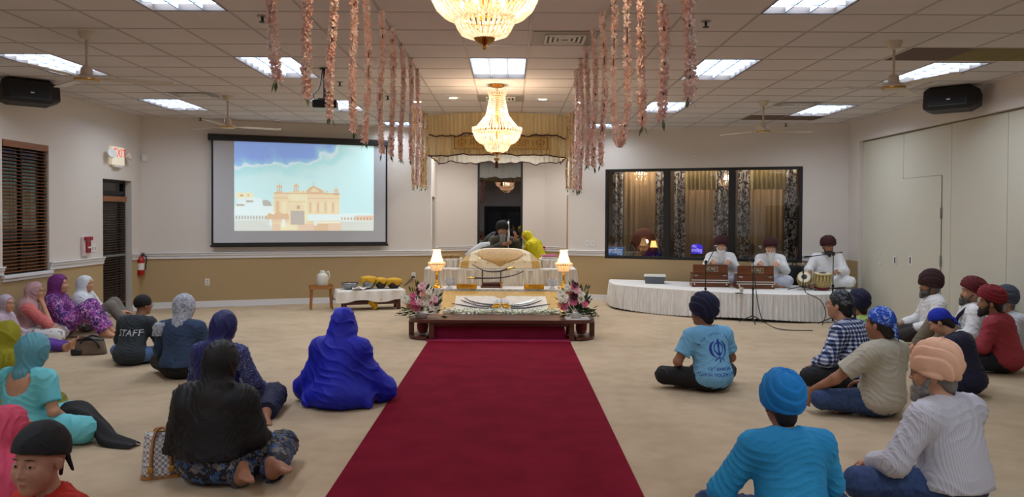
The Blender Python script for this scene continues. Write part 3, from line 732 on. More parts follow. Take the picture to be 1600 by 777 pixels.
# fire extinguisher
u, z = WBL.uz(221, 413); zb0 = WBL.uz(221, 430)[1]
r = thing('fire_extinguisher', 'red fire extinguisher hung on the tan wall beside the dark exit door', 'fire extinguisher', M=WBL.mat(u, zb0, .09))
m_ext = mat('extinguisher red', (168, 20, 22), .3)
MB().lathe([(.055, 0), (.062, .01), (.062, .27), (.05, .31), (.022, .335), (.02, .36)], 20).build('cylinder', m_ext, r, 'auto')
MB().lathe([(.0635, .1), (.0635, .22)], 20, cap=False).build('paper_label', m_white, r)
MB().box(-.02, .05, -.012, .012, .36, .375).box(-.02, .065, -.012, .012, .385, .4).lathe([(.018, .34), (.018, .385)], 10).build('valve_handle', m_black, r)
MB().tube(chain2([(.02, 0, .36), (.09, -.02, .33), (.085, -.03, .2), (.075, -.03, .1)], 6), .011, 8).build('hose', m_black, r)
MB().box(-.02, .02, .04, .09, .05, .4).build('wall_hook', m_grey, r)
# fire alarm pull with clear cover, switch plate
u, z = WL.uz(135, 383, .03); r = thing('alarm_pull', 'red fire alarm pull under a clear cover above the chair rail', 'fire alarm', M=WL.mat(u, z-.02, 0))
MB().box(-.1, .1, -.05, 0, -.15, .15, 0, None, .01).build('backing', mat('cover pale pink', (226, 206, 206), .2), r)
MB().box(-.06, .06, -.075, -.05, -.1, .08, 0, None, .01).build('pull_box', mat('alarm red', (150, 20, 44), .4), r)
MB().box(-.1, .1, -.085, -.05, .09, .15, 0, None, .01).build('cover_cap', mat('alarm red', (150, 20, 44), .4), r)
MB().box(-.04, .04, -.085, -.075, -.03, -.005).build('lever', m_white, r)
def plate(W, px, py, lab, w=.06, h=.06, name='wall_outlet', cat='outlet', kind=0, d=0):
    u, z = W.uz(px, py); r = thing(name, lab, cat, M=W.mat(u, z, d))
    MB().box(-w, w, -.008, 0, -h, h, 0, None, .003).build('plate', m_white, r)
    mb = MB()
    for s in ((-1, 1) if w > .05 and kind == 1 else (0,)):
        if kind == 1: mb.box(s*w*.5-.008, s*w*.5+.008, -.014, -.007, -.02, .02)
        else:
            for q in (-.025, .025): mb.box(-.016, .016, -.010, -.007, q-.014, q+.014, 0, None, .002)
    mb.build('toggle' if kind == 1 else 'socket', mat('ivory toggle', (176, 172, 160), .5), r)
plate(WL, 146, 388, 'white double switch plate beside the fire alarm pull', .07, .065, 'switch_plate', 'switch', 1)
plate(WBL, 324, 441, 'ivory power outlet low on the tan wall under the screen', .04, .065)
plate(WBL, 646, 431, 'power outlet with a plugged cord near the bolstered throne', .04, .065)
plate(WBR, 918, 380, 'first pair of switch plates beside the big window', .04, .065, 'switch_plate', 'switch', 1)
plate(WBR, 926, 380, 'second pair of switch plates beside the big window', .04, .065, 'switch_plate', 'switch', 1)
plate(WBR, 1085, 241, 'small white plate on the wall above the big window', .035, .05, 'thermostat', 'wall plate', 1)
u, z = WBL.uz(646, 432, .03); q = WBL.p(u, z, .03)
tag(MB().tube(chain2([q, q+Vector((-.1, -.02, -.12)), q+Vector((-.35, -.05, -.32)), q+Vector((-.45, -.15, -.42)), (q.x-.6, q.y-.5, .02)], 6), .008, 6).box(q.x-.03, q.x+.03, q.y-.03, q.y+.02, z-.03, z+.0).build('power_cord', m_black), 'dark power cord drooping from the outlet to the carpet', 'cord')
# ================================================================== CHANDELIERS
AX = -.16                                    # axis of the runner and the throne
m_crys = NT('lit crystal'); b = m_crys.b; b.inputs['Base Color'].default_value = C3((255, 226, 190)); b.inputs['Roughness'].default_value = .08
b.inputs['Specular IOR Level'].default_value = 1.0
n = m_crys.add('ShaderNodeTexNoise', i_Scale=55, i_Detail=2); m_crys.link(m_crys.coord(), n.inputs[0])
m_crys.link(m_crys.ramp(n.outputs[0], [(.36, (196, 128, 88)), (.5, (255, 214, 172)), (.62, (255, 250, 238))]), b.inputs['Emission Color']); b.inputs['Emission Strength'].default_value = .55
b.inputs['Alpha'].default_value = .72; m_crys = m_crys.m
m_bulb = mat('glowing bulb', (255, 240, 215), .3, emit=(255, 226, 170), estr=16)
def rods(prof, n, r, mb=None, beads=0, tw=0):
    """n strands laid round a profile [(radius, z)]"""
    mb = mb or MB()
    for k in range(n):
        a = 2*PI*(k+.5*tw)/n; P = [Vector((q*math.cos(a), q*math.sin(a), z)) for q, z in prof]
        if beads:
            tot = sum((P[i+1]-P[i]).length for i in range(len(P)-1)); m = max(2, int(tot/beads))
            for j in range(m):
                t = tot*(j+.5)/m
                for i in range(len(P)-1):
                    L = (P[i+1]-P[i]).length
                    if t <= L: break
                    t -= L
                c = P[i].lerp(P[i+1], min(1, t/L)); d = (P[i+1]-P[i]).normalized()*beads*.48; w = Vector((-math.sin(a), math.cos(a), 0))*r; o = d.cross(w).normalized()*r
                mb.add([c-d, c+w, c+o, c-w, c-o, c+d], [(0, 2, 1), (0, 3, 2), (0, 4, 3), (0, 1, 4), (5, 1, 2), (5, 2, 3), (5, 3, 4), (5, 4, 1)])
        else: mb.tube(P, r, 4)
    return mb
def chandelier(x, y, zbot, lab, s=1.0):
    r = thing('chandelier', lab, 'chandelier', (x, y, zbot), 0)
    R = .31*s
    H = CEIL - zbot
    zr = .34*s; zt = min(.86*s, H-.12)
    MB().lathe([(.02, H-.035), (.075, H-.03), (.095, H-.01), (.095, H)], 24).build('ceiling_rose', m_gold, r, 'auto')
    ch = MB(); z = zt+.03; k = 0
    while z < H-.03:
        T = Matrix.Translation((0, 0, z)) @ Matrix.Rotation(PI/2*(k % 2), 4, 'Z')
        ch.tube([(.016*math.cos(a), 0, .025*math.sin(a)) for a in [2*PI*i/8 for i in range(9)]], .005, 5, 0, T); z += .04; k += 1
    ch.build('chain', m_gold, r)
    MB().lathe([(.10*s, zt-.015), (.105*s, zt-.005), (.105*s, zt+.01), (.10*s, zt+.02), (.02, zt+.035)], 24).build('crown_ring', m_gold, r, 'auto')
    rods([(.125*s, zt+.045*s), (.105*s, zt-.02*s)], 22, .011*s).build('crown_crystal_fringe', m_crys, r)
    rods([(.10*s, zt-.01), (.115*s, zt-.12*s), (.15*s, zt-.28*s), (.21*s, zr+.13*s), (R*.93, zr+.035*s)], 44, .0068*s, None, .026*s).build('tent_crystal_fringe', m_crys, r)
    MB().lathe([(R*.94, zr-.012*s), (R, zr-.012*s), (R, zr+.012*s), (R*.94, zr+.012*s)], 40, cap=False).build('main_ring', m_gold, r, 'auto')
    rods([(R*1.04, zr+.045*s), (R*1.01, zr-.02*s)], 48, .011*s).build('ring_crystal_fringe', m_crys, r)
    rods([(R*.98, zr-.01*s), (R*.96, zr-.055*s), (R*.88, zr-.105*s), (R*.74, zr-.145*s), (R*.54, zr-.17*s)], 54, .0095*s).build('basket_crystal_fringe', m_crys, r)
    z2 = zr-.165*s
    MB().lathe([(R*.5, z2-.008*s), (R*.54, z2-.008*s), (R*.54, z2+.01*s), (R*.5, z2+.01*s)], 32, cap=False).build('lower_ring', m_gold, r, 'auto')
    rods([(R*.55, z2+.03*s), (R*.53, z2-.03*s)], 28, .009*s).build('lower_ring_crystal_fringe', m_crys, r)
    rods([(R*.52, z2), (R*.50, z2-.045*s), (R*.42, z2-.085*s), (R*.22, z2-.108*s)], 32, .008*s).build('bowl_crystal_fringe', m_crys, r)
    MB().lathe([(.0, z2-.175*s), (.012*s, z2-.17*s), (.008*s, z2-.15*s), (.02*s, z2-.145*s), (.05*s, z2-.13*s), (.065*s, z2-.105*s), (.0, z2-.098*s)], 20).build('finial', m_brass, r, 'auto')
    MB().lathe([(.02, zr-.1*s), (.022, zt)], 10).build('centre_stem', m_gold, r, True)
    k = 0
    for z, q, n in ((zr+.05*s, .17*s, 8), (zr+.26*s, .10*s, 5), (zr-.09*s, .13*s, 5)):
        for i in range(n):
            a = 2*PI*i/n+.3*k; c = (q*math.cos(a), q*math.sin(a), z)
            b_ = MB().sphere(c, (.014*s, .014*s, .03*s), 8).build('candle_bulb', m_bulb, r, True)
            MB().tube([(0, 0, z-.06*s), (c[0], c[1], z-.05*s), (c[0], c[1], z-.02*s)], .006*s, 5).build('bulb_arm', m_gold, b_)
        k += 1
    l = bpy.data.lights.new('chandelier_glow', 'POINT'); l.energy = 42; l.color = (1, .8, .58); l.shadow_soft_size = .12
    lo = bpy.data.objects.new('chandelier_glow', l); COL.objects.link(lo); lo.location = (x, y, zbot+zr+.08*s)
    return r
q2 = ceil_at(777, 133); z2b = at_y(776, 246, q2.y).z
chandelier(q2.x, q2.y, z2b, 'far crystal chandelier hanging in front of the gathered gold canopy', 1.02)
q1 = at_y(757, 78, 4.15)
chandelier(q1.x, 4.15, q1.z, 'big crystal chandelier closest to the viewer, its glass rods seen from below', .95)

# ================================================================== FLOWER GARLANDS
m_pet = mat('blush silk petal', (250, 206, 192), .7, c2=(255, 238, 230), nscale=9, sub=0)
m_pet2 = mat('cream silk petal', (226, 190, 140), .7, c2=(238, 214, 176), nscale=9)
m_leaf = mat('garland leaf', (88, 104, 56), .6)
m_stem = mat('garland stem', (96, 84, 52), .7)
def garland_mesh(L, seed, n, m, wide=.05, loop=None):
    R = random.Random(seed); mb = MB()
    def at(t):
        if loop: return loop(t)
        return Vector((.012*math.sin(7*t+seed), .012*math.cos(5*t+seed), -L*t))
    for i in range(n):
        t = (i+R.random())/n; c = at(t) ; a = R.uniform(0, 2*PI); el = R.uniform(-.7, .5)
        d = Vector((math.cos(a)*math.cos(el), math.sin(a)*math.cos(el), math.sin(el))); 
        lump = 1.0+.25*math.sin(t*23+seed)
        c = c + d*wide*lump*R.uniform(.35, .7); s = R.uniform(.015, .023)
        u = d.cross(Vector((0, 0, 1))).normalized(); v = d.cross(u)
        k0 = R.uniform(0, PI); npet = 4
        for k in range(npet):
            q = k0+2*PI*k/npet; e = u*math.cos(q)+v*math.sin(q); f = d.cross(e)
            lift = R.uniform(.1, .7)
            p1 = c+e*s*.5+f*s*.42+d*s*lift*.25; p2 = c+e*s*.5-f*s*.42+d*s*lift*.25; p3 = c+e*s*1.05+f*s*.34+d*s*lift; p4 = c+e*s*1.05-f*s*.34+d*s*lift; p5 = c+e*s*1.2+d*s*lift*.9
            mb.add([c, p1, p2, p3, p4, p5], [(0, 1, 2), (1, 3, 4, 2), (3, 5, 4)])
    return mb, at
GX = []
def garland(x, y, zg, lab, m=m_pet, seed=0, n=None, wide=.020, group='hanging blush garlands', src=None):
    L = CEIL-zg
    if src is not None:
        r = dup(src, (x, y, CEIL), seed*1.3, lab); r.scale = (1, 1, L/src['_len']); return r
    r = thing('flower_garland', lab, 'garland', (x, y, CEIL), seed*1.3, group); r['_len'] = L
    mb, at = garland_mesh(L, seed, n or int(L*260), m, wide)
    mb.build('blossom', m, r)
    MB().tube([at(i/12) for i in range(13)], .004, 5).build('stem', m_stem, r)
    lf = MB()
    for k in range(3):
        c = at(1)+Vector((.01*math.cos(k*2), .01*math.sin(k*2), -.0)); e = Vector((math.cos(2.1*k)*.02, math.sin(2.1*k)*.02, -.045-.01*k)); w_ = Vector((-e.y, e.x, 0)).normalized()*.009
        lf.add([c, c+e*.5+w_, c+e, c+e*.5-w_], [(0, 1, 2, 3)])
    lf.build('leaf_tip', m_leaf, r); return r
ordn = ['first', 'second', 'third', 'fourth', 'fifth', 'sixth', 'seventh', 'eighth', 'ninth', 'tenth']
protos = []
for side, gx, lst in ((0, -1.1, [(433, 125), (480, 150), (519, 183), (551, 205), (573, 222), (597, 240), (614, 243), (628, 248), (638, 250), (651, 288)]),
                      (1, .78, [(1073, 152), (1035, 186), (1003, 197), None, None, (937, 257), (925, 260), (917, 258), (906, 296), (895, 296)])):
    k = 0
    ys = [3.53, 4.08, 4.66, 5.28, 5.78, 6.43, 7.01, 7.66, 8.36, 8.98] if side == 0 else [3.36, 3.9, 4.5, 5.1, 5.7, 6.41, 7.05, 7.7, 8.35, 8.97]
    for i, p in enumerate(lst):
        if p is None: continue
        y = ys[i]; zg = at_y(p[0], p[1], y).z
        lab = '%s blush garland from the viewer on the %s side of the runner' % (ordn[i], ('screen', 'black window')[side])
        if i >= 5 and len(protos) > 4:
            garland(at_y(p[0], p[1], y).x if i < 5 else gx, y, zg, lab, seed=i+side*11, src=protos[(i+side) % 5])
        else:
            g = garland(gx, y, zg, lab, seed=i+side*11, wide=.020)
            protos.append(g)
# the doubled strand that hangs in a loop
z_ = at_y(965, 226, 5.4).z; L = CEIL-z_
def lp(t):
    a = (t*2-1); s = 1 if a > 0 else -1; a = abs(a)
    f = max(0, 1-a)
    yy = s*.28*math.sqrt(max(0, 1-max(0, 1-a/.16)**2)) if a < .16 else s*(.28+.02*math.sin(9*a))
    return Vector((.02*math.sin(a*8), yy, -L*(1-max(0, a-.0)) if a > .16 else -L*(1-.16*(1-math.sqrt(max(0, 1-(a/.16)**2))) ) + (0)))
def lp(t):
    A = [Vector((0, -.3, 0)), Vector((.0, -.3, -L*.5)), Vector((.01, -.31, -L*.8)), Vector((0, -.16, -L*.97)), Vector((0, .0, -L)), Vector((0, .16, -L*.95)), Vector((.0, .3, -L*.78)), Vector((-.01, .29, -L*.5)), Vector((0, .3, 0))]
    k = min(len(A)-2, int(t*(len(A)-1))); f = t*(len(A)-1)-k; return A[k].lerp(A[k+1], f)
r = thing('flower_garland', 'doubled blush flower garland hanging in a long loop over the runner side', 'garland', (.78, 5.4, CEIL), 0, 'hanging blush garlands')
mb, at = garland_mesh(L, 5, 520, m_pet, .019, lp); mb.build('blossom', m_pet, r); MB().tube([lp(i/40) for i in range(41)], .004, 5).build('stem', m_stem, r)
# shorter cream ones bunched at the canopy's corners
first = None
CORN = ('at the outer canopy corner', 'next to the outer canopy corner strand', 'in the middle of the bunch', 'next to the inmost strand', 'innermost of the bunch')
for side, (pxs, pyb) in enumerate((((646, 652, 657, 661, 666), 294), ((886, 891, 896, 901, 906), 296))):
    for k, px in enumerate(pxs):
        kk = k if side == 0 else 4-k
        y = 12.0+.22*kk; q = at_y(px, pyb-4*(k % 2), y)
        lab = 'cream garland %s, canopy on the %s side' % (CORN[kk], ('screen', 'black window')[side])
        if first is None: first = garland(q.x, y, q.z, lab, m_pet2, 40, 200, .018, 'cream garlands at the canopy')
        else: g = garland(q.x, y, q.z, lab, seed=41+k+5*side, src=first); g['group'] = 'cream garlands at the canopy'
for o in COL.objects:
    if '_len' in o.keys(): del o['_len']

# ================================================================== CANOPY OVER THE THRONE
m_cloth = mat('cream gathered cloth', (224, 202, 152), .75, c2=(232, 214, 170), nscale=2, bump=.15, bscale=40, bstretch=(4, 4, .3))
m_clothw = mat('pale canopy cloth', (226, 220, 204), .75)
m_trimred = mat('dark red piping', (74, 26, 26), .6)
cxl, cxr = at_y(668, 200, 13.1).x, at_y(889, 200, 13.1).x; cm, cw = (cxl+cxr)/2, (cxr-cxl)/2
def cfront(u, bow=.45, out=0):
    x = cm - cw + 2*cw*u; return x, 13.15 - bow*(1-((x-cm)/cw)**2) - out
can = thing('throne_canopy', 'gathered cream cloth canopy with dark red piping hung over the throne', 'canopy', (0, 0, 0))
def tier(name, z0, z1, out, ruffle, m, seed, parent, fn=None, amp=.022, f=34):
    fn = fn or (lambda u: cfront(u, out=out))
    def hem(u): return z0 + ruffle*(.6*math.sin(u*23+seed)+.4*math.sin(u*41+2*seed)+.25*math.sin(u*77))
    def S(u, v):
        x, y = fn(u); p = math.sin(u*f*2*PI+seed+1.2*math.sin(u*9))*amp*(1.15-.55*v)+.5*amp*math.sin(u*f*3.3+seed)
        return (x, y-p, hem(u)+(z1-hem(u))*v)
    o = MB().grid(S, f*8, 8).build(name, m, parent, True)
    MB().tube([Vector(S(i/(f*5), 0))+Vector((0, -.004, 0)) for i in range(f*5+1)], .011, 5).build('piping', m_trimred, o, True)
    return o
zc1, zc2, zc3 = at_y(780, 211, 12.75).z, at_y(780, 242, 12.75).z, at_y(780, 254, 14.6).z
tier('upper_ruffle', zc1, CEIL-.01, .06, .03, m_cloth, 1, can)
tier('lower_ruffle', zc2, zc1+.12, 0, .015, m_cloth, 2, can)
for s, nm in ((cxl, 1), (cxr, -1)):
    tier('side_ruffle', zc2+.02, CEIL-.01, 0, .015, m_cloth, 3+nm, can, lambda u, s=s: (s+.02*nm, 13.15+1.9*u), .02, 20)
tier('inner_ruffle', zc3, CEIL-.02, 0, .03, m_clothw, 5, can, lambda u: (cxl+.03+(cxr-cxl-.06)*u, 14.75), .010, 26)
# embroidered banner
m_ban = mat('gold brocade ground', (206, 178, 116), .6, c2=(186, 150, 84), nscale=60, nstretch=(1, 1, 1), metal=.1)
m_emb = mat('dark gold embroidery', (150, 108, 46), .5, .3)
ub0, ub1 = (at_y(709, 222, 12.8).x-(cm-cw))/(2*cw), (at_y(857, 222, 12.8).x-(cm-cw))/(2*cw)
zb0, zb1 = at_y(783, 233, 12.7).z, at_y(783, 212.5, 12.7).z
bn = MB().grid(lambda u, v: (*[c for c in cfront(ub0+(ub1-ub0)*u, out=.055)], zb0+(zb1-zb0)*v), 40, 4).build('banner', m_ban, can, True)
def onban(vs, fs, x, z, s, name='embroidery', fx=1):
    out = []
    for a, c, _ in vs:
        X = x+a*s*fx; u = (X-(cm-cw))/(2*cw); p = cfront(u, out=.062); out.append((X, p[1], z+c*s))
    return MB().add(out, fs).build(name, m_emb, bn)
bh = zb1-zb0; zm = (zb0+zb1)/2; xb0, xb1 = cfront(ub0)[0], cfront(ub1)[0]
onban(*khanda_polys(20), xb0+.14, zm, bh*.8); onban(*khanda_polys(20), xb1-.14, zm, bh*.8)
v_, f_ = text_polys('ਸੋਦਰੁ', .17); onban(v_, f_, xb0+.42, zm-.06, 1, 'lettering')
v_, f_ = text_polys('ਨ', .17); onban(v_, f_, xb1-.62, zm-.06, 1, 'lettering'); v_, f_ = text_polys('ਤੇਰਾ', .17); onban(v_, f_, xb1-.44, zm-.06, 1, 'lettering'); v_, f_ = text_polys('।', .17); onban(v_, f_, xb1-.27, zm-.06, 1, 'lettering')
sc_ = MB()
for k in range(30):
    for z in (zb0+.012, zb1-.012):
        a = cfront(ub0+(ub1-ub0)*(k+.5)/30, out=.062); sc_.box(a[0]-.016, a[0]+.016, a[1]-.002, a[1], z-.008, z+.008)
for u in (ub0+.004, ub1-.004):
    a = cfront(u, out=.062); sc_.box(a[0]-.01, a[0]+.01, a[1]-.002, a[1], zb0, zb1)
sc_.build('border_pattern', m_emb, bn)
# little dark tassel under the canopy
q = at_y(776, 254, 13.6)
r = thing('hanging_tassel', 'small dark red hanging tassel below the canopy centre', 'tassel', (q.x, 13.6, q.z))
MB().lathe([(.035, -.1), (.03, 0), (.012, .03)], 12).build('fringe', m_trimred, r); MB().lathe([(.0, .0), (.05, .05), (.05, .075), (.0, .08)], 12).build('cap', m_brass, r)
MB().tube([(0, 0, .08), (0, 0, CEIL-q.z-.01)], .004, 5).build('cord', m_trimred, r)

# ================================================================== THRONE AND ITS CLOTHS
m_wood = mat('dark cherry wood', (96, 48, 34), .35, c2=(74, 34, 24), nscale=3, nstretch=(.6, 8, 8), kind='wood')
m_whitecloth = mat('white cloth', (232, 228, 220), .8, bump=.08, bscale=30)
m_ivory = mat('ivory pleated cloth', (226, 218, 202), .8, c2=(192, 180, 158), nscale=5, nstretch=(6, 6, .3), bump=.2, bscale=30, bstretch=(5, 5, .4))  # darker streaks paint the shade between pleats into the ivory
m_brocade = mat('gold brocade', (214, 180, 104), .5, c2=(176, 136, 60), nscale=52, kind='scroll')
m_rumala = mat('ivory brocade with gold sprigs', (232, 220, 192), .65, c2=(222, 204, 164), nscale=9)
# low bench with rounded ends
tzx0, tzx1 = at_z(638.5, 497, .3).x, at_z(929.5, 497, .3).x
tx0, tx1 = -1.40, 1.18; ty0, ty1, tz = 10.24, 10.86, .285
b_ = thing('low_bench', 'long low cherry-wood bench with rounded open shelf ends across the runner', 'bench', (0, 0, 0))
def stadium(x0, x1, y0, y1, rr, n=10):
    P = []
    for cx_, cy_, a0 in ((x1-rr, y1-rr, 0), (x0+rr, y1-rr, PI/2), (x0+rr, y0+rr, PI), (x1-rr, y0+rr, 1.5*PI)):
        for i in range(n+1): a = a0+PI/2*i/n; P.append((cx_+rr*math.cos(a), cy_+rr*math.sin(a)))
    return P
MB().prism(stadium(tx0, tx1, ty0, ty1, .28), tz-.045, tz).build('bench_top', m_wood, b_)
MB().box(tx0+.3, tx1-.3, ty0+.05, ty0+.08, tz-.09, tz-.045).build('apron', m_wood, b_)
for s, xi in ((-1, tx0), (1, tx1)):
    a, c = (xi+.0, xi+.34) if s < 0 else (xi-.34, xi)
    MB().prism([p for p in stadium(a, a+.68, ty0+.01, ty1-.01, .27) if p[0] <= a+.345] if s < 0 else [p for p in stadium(c-.68, c, ty0+.01, ty1-.01, .27) if p[0] >= c-.345], .012, .045).build('shelf', m_wood, b_)
    for (x_, y_) in ((xi-s*.335, ty0+.045), (xi-s*.03, ty0+.29), (xi-s*.335, ty1-.045)):
        MB().box(x_-.035, x_+.035, y_-.03, y_+.03, 0.012, tz-.04, 0, None, .004).build('leg', m_wood, b_)
tag(MB().add([(AX-.93, ty0+.14, .012), (AX+.93, ty0+.14, .012), (AX+.93*.985, ty0+.2, .235), (AX-.93*.985, ty0+.2, .235), (AX-.93, ty0+.16, .012), (AX+.93, ty0+.16, .012), (AX+.93*.985, ty0+.22, .235), (AX-.93*.985, ty0+.22, .235)], [(0, 1, 2, 3), (5, 4, 7, 6), (3, 2, 6, 7)]).build('carpet_riser', m_red2), 'faded crimson carpet panel rising under the low wooden bench', 'carpet panel')
m_velvet = mat('dark red velvet', (110, 12, 20), .85, sheen=.6)
for s, px, lab in ((-1, 660, 'dark red cloth bundle on the bench shelf at the screen end'), (1, 908.5, 'dark red cloth bundle on the bench shelf at the musicians end')):
    q = at_y(px, 519, 10.5)
    r = thing('cloth_bundle', lab, 'bundle', (q.x, 10.53, .051))
    mb = MB().grid(lambda u, v: (((.078)*math.sin(PI*min(1, .08+v*.92))**.6*math.cos(2*PI*u)*(1+.05*math.sin(9*u*2*PI+5*v))), (.078)*math.sin(PI*min(1, .08+v*.92))**.6*math.sin(2*PI*u), .19*(1-v)**1.0 if False else .19*(.5+.5*math.cos(PI*v))), 28, 12)
    mb.build('wrapped_cloth', m_velvet, r, True); MB().tube([(.0, 0, .185), (.012, .01, .2), (-.02, 0, .195)], .012, 6).build('knot', m_velvet, r, True)
# slope covered by an embroidered cloth
sx0a, sx1a, yA, zA = at_y(686, 493, 10.89).x, at_y(882, 493, 10.89).x, 10.89, at_y(780, 493, 10.89).z
sx0b, sx1b, yB, zB = at_y(693, 456, 11.55).x, at_y(871, 456, 11.55).x, 11.55, at_y(780, 456, 11.55).z
sl = thing('display_slope', 'sloping board under a white cloth with a wide gold brocade border', 'display', (0, 0, 0))
def slope(u, v, h=0): 
    y = yA+(yB-yA)*v; return Vector((sx0a+(sx0b-sx0a)*v+((sx1a-sx0a)+((sx1b-sx0b)-(sx1a-sx0a))*v)*u, y-h*.35, zA+(zB-zA)*v+h))
mb = MB(); a = [slope(0, 0), slope(1, 0), slope(1, 1), slope(0, 1)]
mb.add([tuple(p) for p in a] + [(p.x, p.y, .24 if i < 2 else .02) for i, p in enumerate(a)], [(0, 1, 2, 3), (0, 4, 5, 1), (1, 5, 6, 2), (3, 2, 6, 7), (0, 3, 7, 4)])
mb.build('board', m_whitecloth, sl)
MB().grid(lambda u, v: slope(u, v, .006), 20, 10).build('brocade_border', m_brocade, sl, True)
m_whsprig = mat('white satin with sprigs', (228, 224, 214), .6, c2=(218, 208, 190), nscale=14)
MB().grid(lambda u, v: slope(.115+.77*u, .02+.76*v, .010), 20, 10).build('white_centre_cloth', m_whsprig, sl, True)
def pol(pts, h): return [tuple(slope(u, v, h)) for u, v in pts]
MB().add(pol([(.44, .80), (.56, .80), (.53, .7), (.5, .66), (.47, .7)], .012), [(0, 1, 2, 3, 4)]).build('brocade_point', m_brocade, sl)
# swords fanned on the slope
m_steel = mat('sword steel', (78, 76, 78), .28, .9); m_bright = mat('bright steel', (190, 196, 204), .25, .9)
def blade_on_slope(pts, w, lab, mm, hilt=None):
    r = thing('curved_sword', lab, 'sword')
    C = chain2([Vector((u, v, 0)) for u, v in pts], 8); n = len(C); L, R_ = [], []
    for i, c in enumerate(C):
        d = (C[min(i+1, n-1)]-C[max(i-1, 0)]).normalized(); k = w*(1-max(0, (i/(n-1)-.5)*1.9))
        L.append((c.x-d.y*k*.35, c.y+d.x*k)); R_.append((c.x+d.y*k*.35, c.y-d.x*k))
    mb = MB(); vs = pol(L, .026)+pol(R_, .026)+pol(L, .016)+pol(R_, .016)
    fs = [(i, i+1, n+i+1, n+i) for i in range(n-1)]+[(2*n+i, 2*n+i+1, i+1, i) for i in range(n-1)]+[(n+i, n+i+1, 3*n+i+1, 3*n+i) for i in range(n-1)]
    mb.add(vs, fs).build('blade', mm, r)
    c, d = C[0], (C[0]-C[1]).normalized()
    e = [slope(c.x+d.x*k, c.y+d.y*k*.5, .03) for k in (0, .03, .055)]
    MB().tube(e, [.016, .012, .014], 8).sphere(e[2], .02, 8).build('hilt', m_gold, r, True)
hl = [((.44, .38), (.33, .44), (.24, .55), (.19, .68)), ((.43, .31), (.32, .35), (.22, .47), (.16, .58)), ((.42, .25), (.32, .26), (.2, .34), (.09, .42))]
for k, P in enumerate(hl):
    blade_on_slope(P, .018, '%s of three dark curved swords fanned toward the screen side on the white cloth' % ('topmost', 'middle', 'lowest')[k], m_steel)
    blade_on_slope([(1-u, v) for u, v in P], .018, '%s of three curved swords fanned toward the musicians side on the white cloth' % ('topmost', 'middle', 'lowest')[k], m_bright if k == 0 else m_steel)
# shield-like steel emblem of crossed blades on the slope
r = thing('steel_emblem', 'pale steel emblem of ring and blades at the centre of the slope', 'emblem')
v_, f_ = khanda_polys(24); MB().add([tuple(slope(.5+a*.15, .5+c*.26, .02)) for a, c, _ in v_], f_).build('emblem_plate', mat('pale blue steel', (170, 186, 214), .25, .7), r)
# petals strewn along the foot of the slope: not countable
R = random.Random(3); mb = MB()
for i in range(1500):
    u = R.uniform(.03, .97); v = abs(R.gauss(0, .09))+.0+.03*math.sin(u*17); h = R.uniform(.008, .05)*(1 if v < .2 else .5); c = slope(u, min(v, .32), h); s = R.uniform(.012, .024)
    a = Vector((R.gauss(0, 1), R.gauss(0, 1), R.gauss(0, .5))).normalized(); b2 = a.cross(Vector((R.gauss(0, 1), R.gauss(0, 1), 1))).normalized()
    mb.add([c+a*s, c+b2*s*.7, c-a*s*.8, c-b2*s*.7], [(0, 1, 2, 3)], 0 if R.random() < .88 else 1)
o = mb.build('petals', [mat('white petal', (240, 242, 228), .7), mat('green petal', (176, 190, 104), .7)]); tag(o, 'loose white flower petals strewn along the foot of the slope', 'petals', kind='stuff')

# pleated skirted tiers
def skirt_prism(name, x0, x1, y0, y1, z0, z1, parent, m, f=60, amp=.018, rr=.12, flare=.05):
    P = stadium(x0, x1, y0, y1, rr, 6); Q = [Vector((p[0], p[1], 0)) for p in P]+[Vector((P[0][0], P[0][1], 0))]
    seg = [(Q[i+1]-Q[i]).length for i in range(len(Q)-1)]; tot = sum(seg)
    def at(u):
        t = (u % 1)*tot
        for i, s in enumerate(seg):
            if t <= s or i == len(seg)-1: break
            t -= s
        p = Q[i].lerp(Q[i+1], t/s if s else 0); d = (Q[i+1]-Q[i]).normalized() if s else Vector((1, 0, 0)); return p, Vector((d.y, -d.x, 0))
    def S(u, v):
        p, n_ = at(u); w_ = math.sin(u*f*2*PI+1.7*math.sin(u*31))*amp*(1-.75*v)+.4*amp*math.sin(u*f*3.7)
        p = p+n_*(w_+flare*(1-v)**1.5); return (p.x, p.y, z0+(z1-z0)*v)
    o = MB().grid(S, f*7, 6).build(name, m, parent, True); return o, P
th = thing('throne_platform', 'stepped throne platform in ivory pleated skirts under white cloth', 'platform', (0, 0, 0))
def tierp(x0, x1, y0, y1, z0, z1, nm, f=70, flare=.05, amp=.018):
    o, P = skirt_prism(nm+'_skirt', x0, x1, y0, y1, z0, z1, th, m_ivory, f, amp, .12, flare)
    MB().prism(P, z1-.02, z1+.004, bottom=False).build(nm+'_top', m_whitecloth, th)
t1z = zB+.03
tierp(at_y(668, 460, 11.62).x, at_y(893, 460, 11.62).x, 11.60, 12.15, .005, t1z, 'front_tier', 80, .02, .01)
t2z = at_y(780, 421, 12.2).z
tierp(at_y(662, 430, 12.15).x, at_y(901, 430, 12.15).x, 12.18, 13.2, .005, t2z, 'main_tier', 46, .09, .04)
for a, c, nm in ((692, 722, 'screen side'), (842, 871, 'window side')):
    x0, x1 = at_y(a, 410, 12.95).x, at_y(c, 410, 12.95).x; z1 = at_y(780, 404, 12.9).z
    o, P = skirt_prism('side_stand_skirt', x0, x1, 12.55, 13.1, t2z, z1, th, m_ivory, 22, .012, .08, .015); MB().prism(P, z1-.02, z1+.004, bottom=False).build('side_stand_top', m_whitecloth, th)
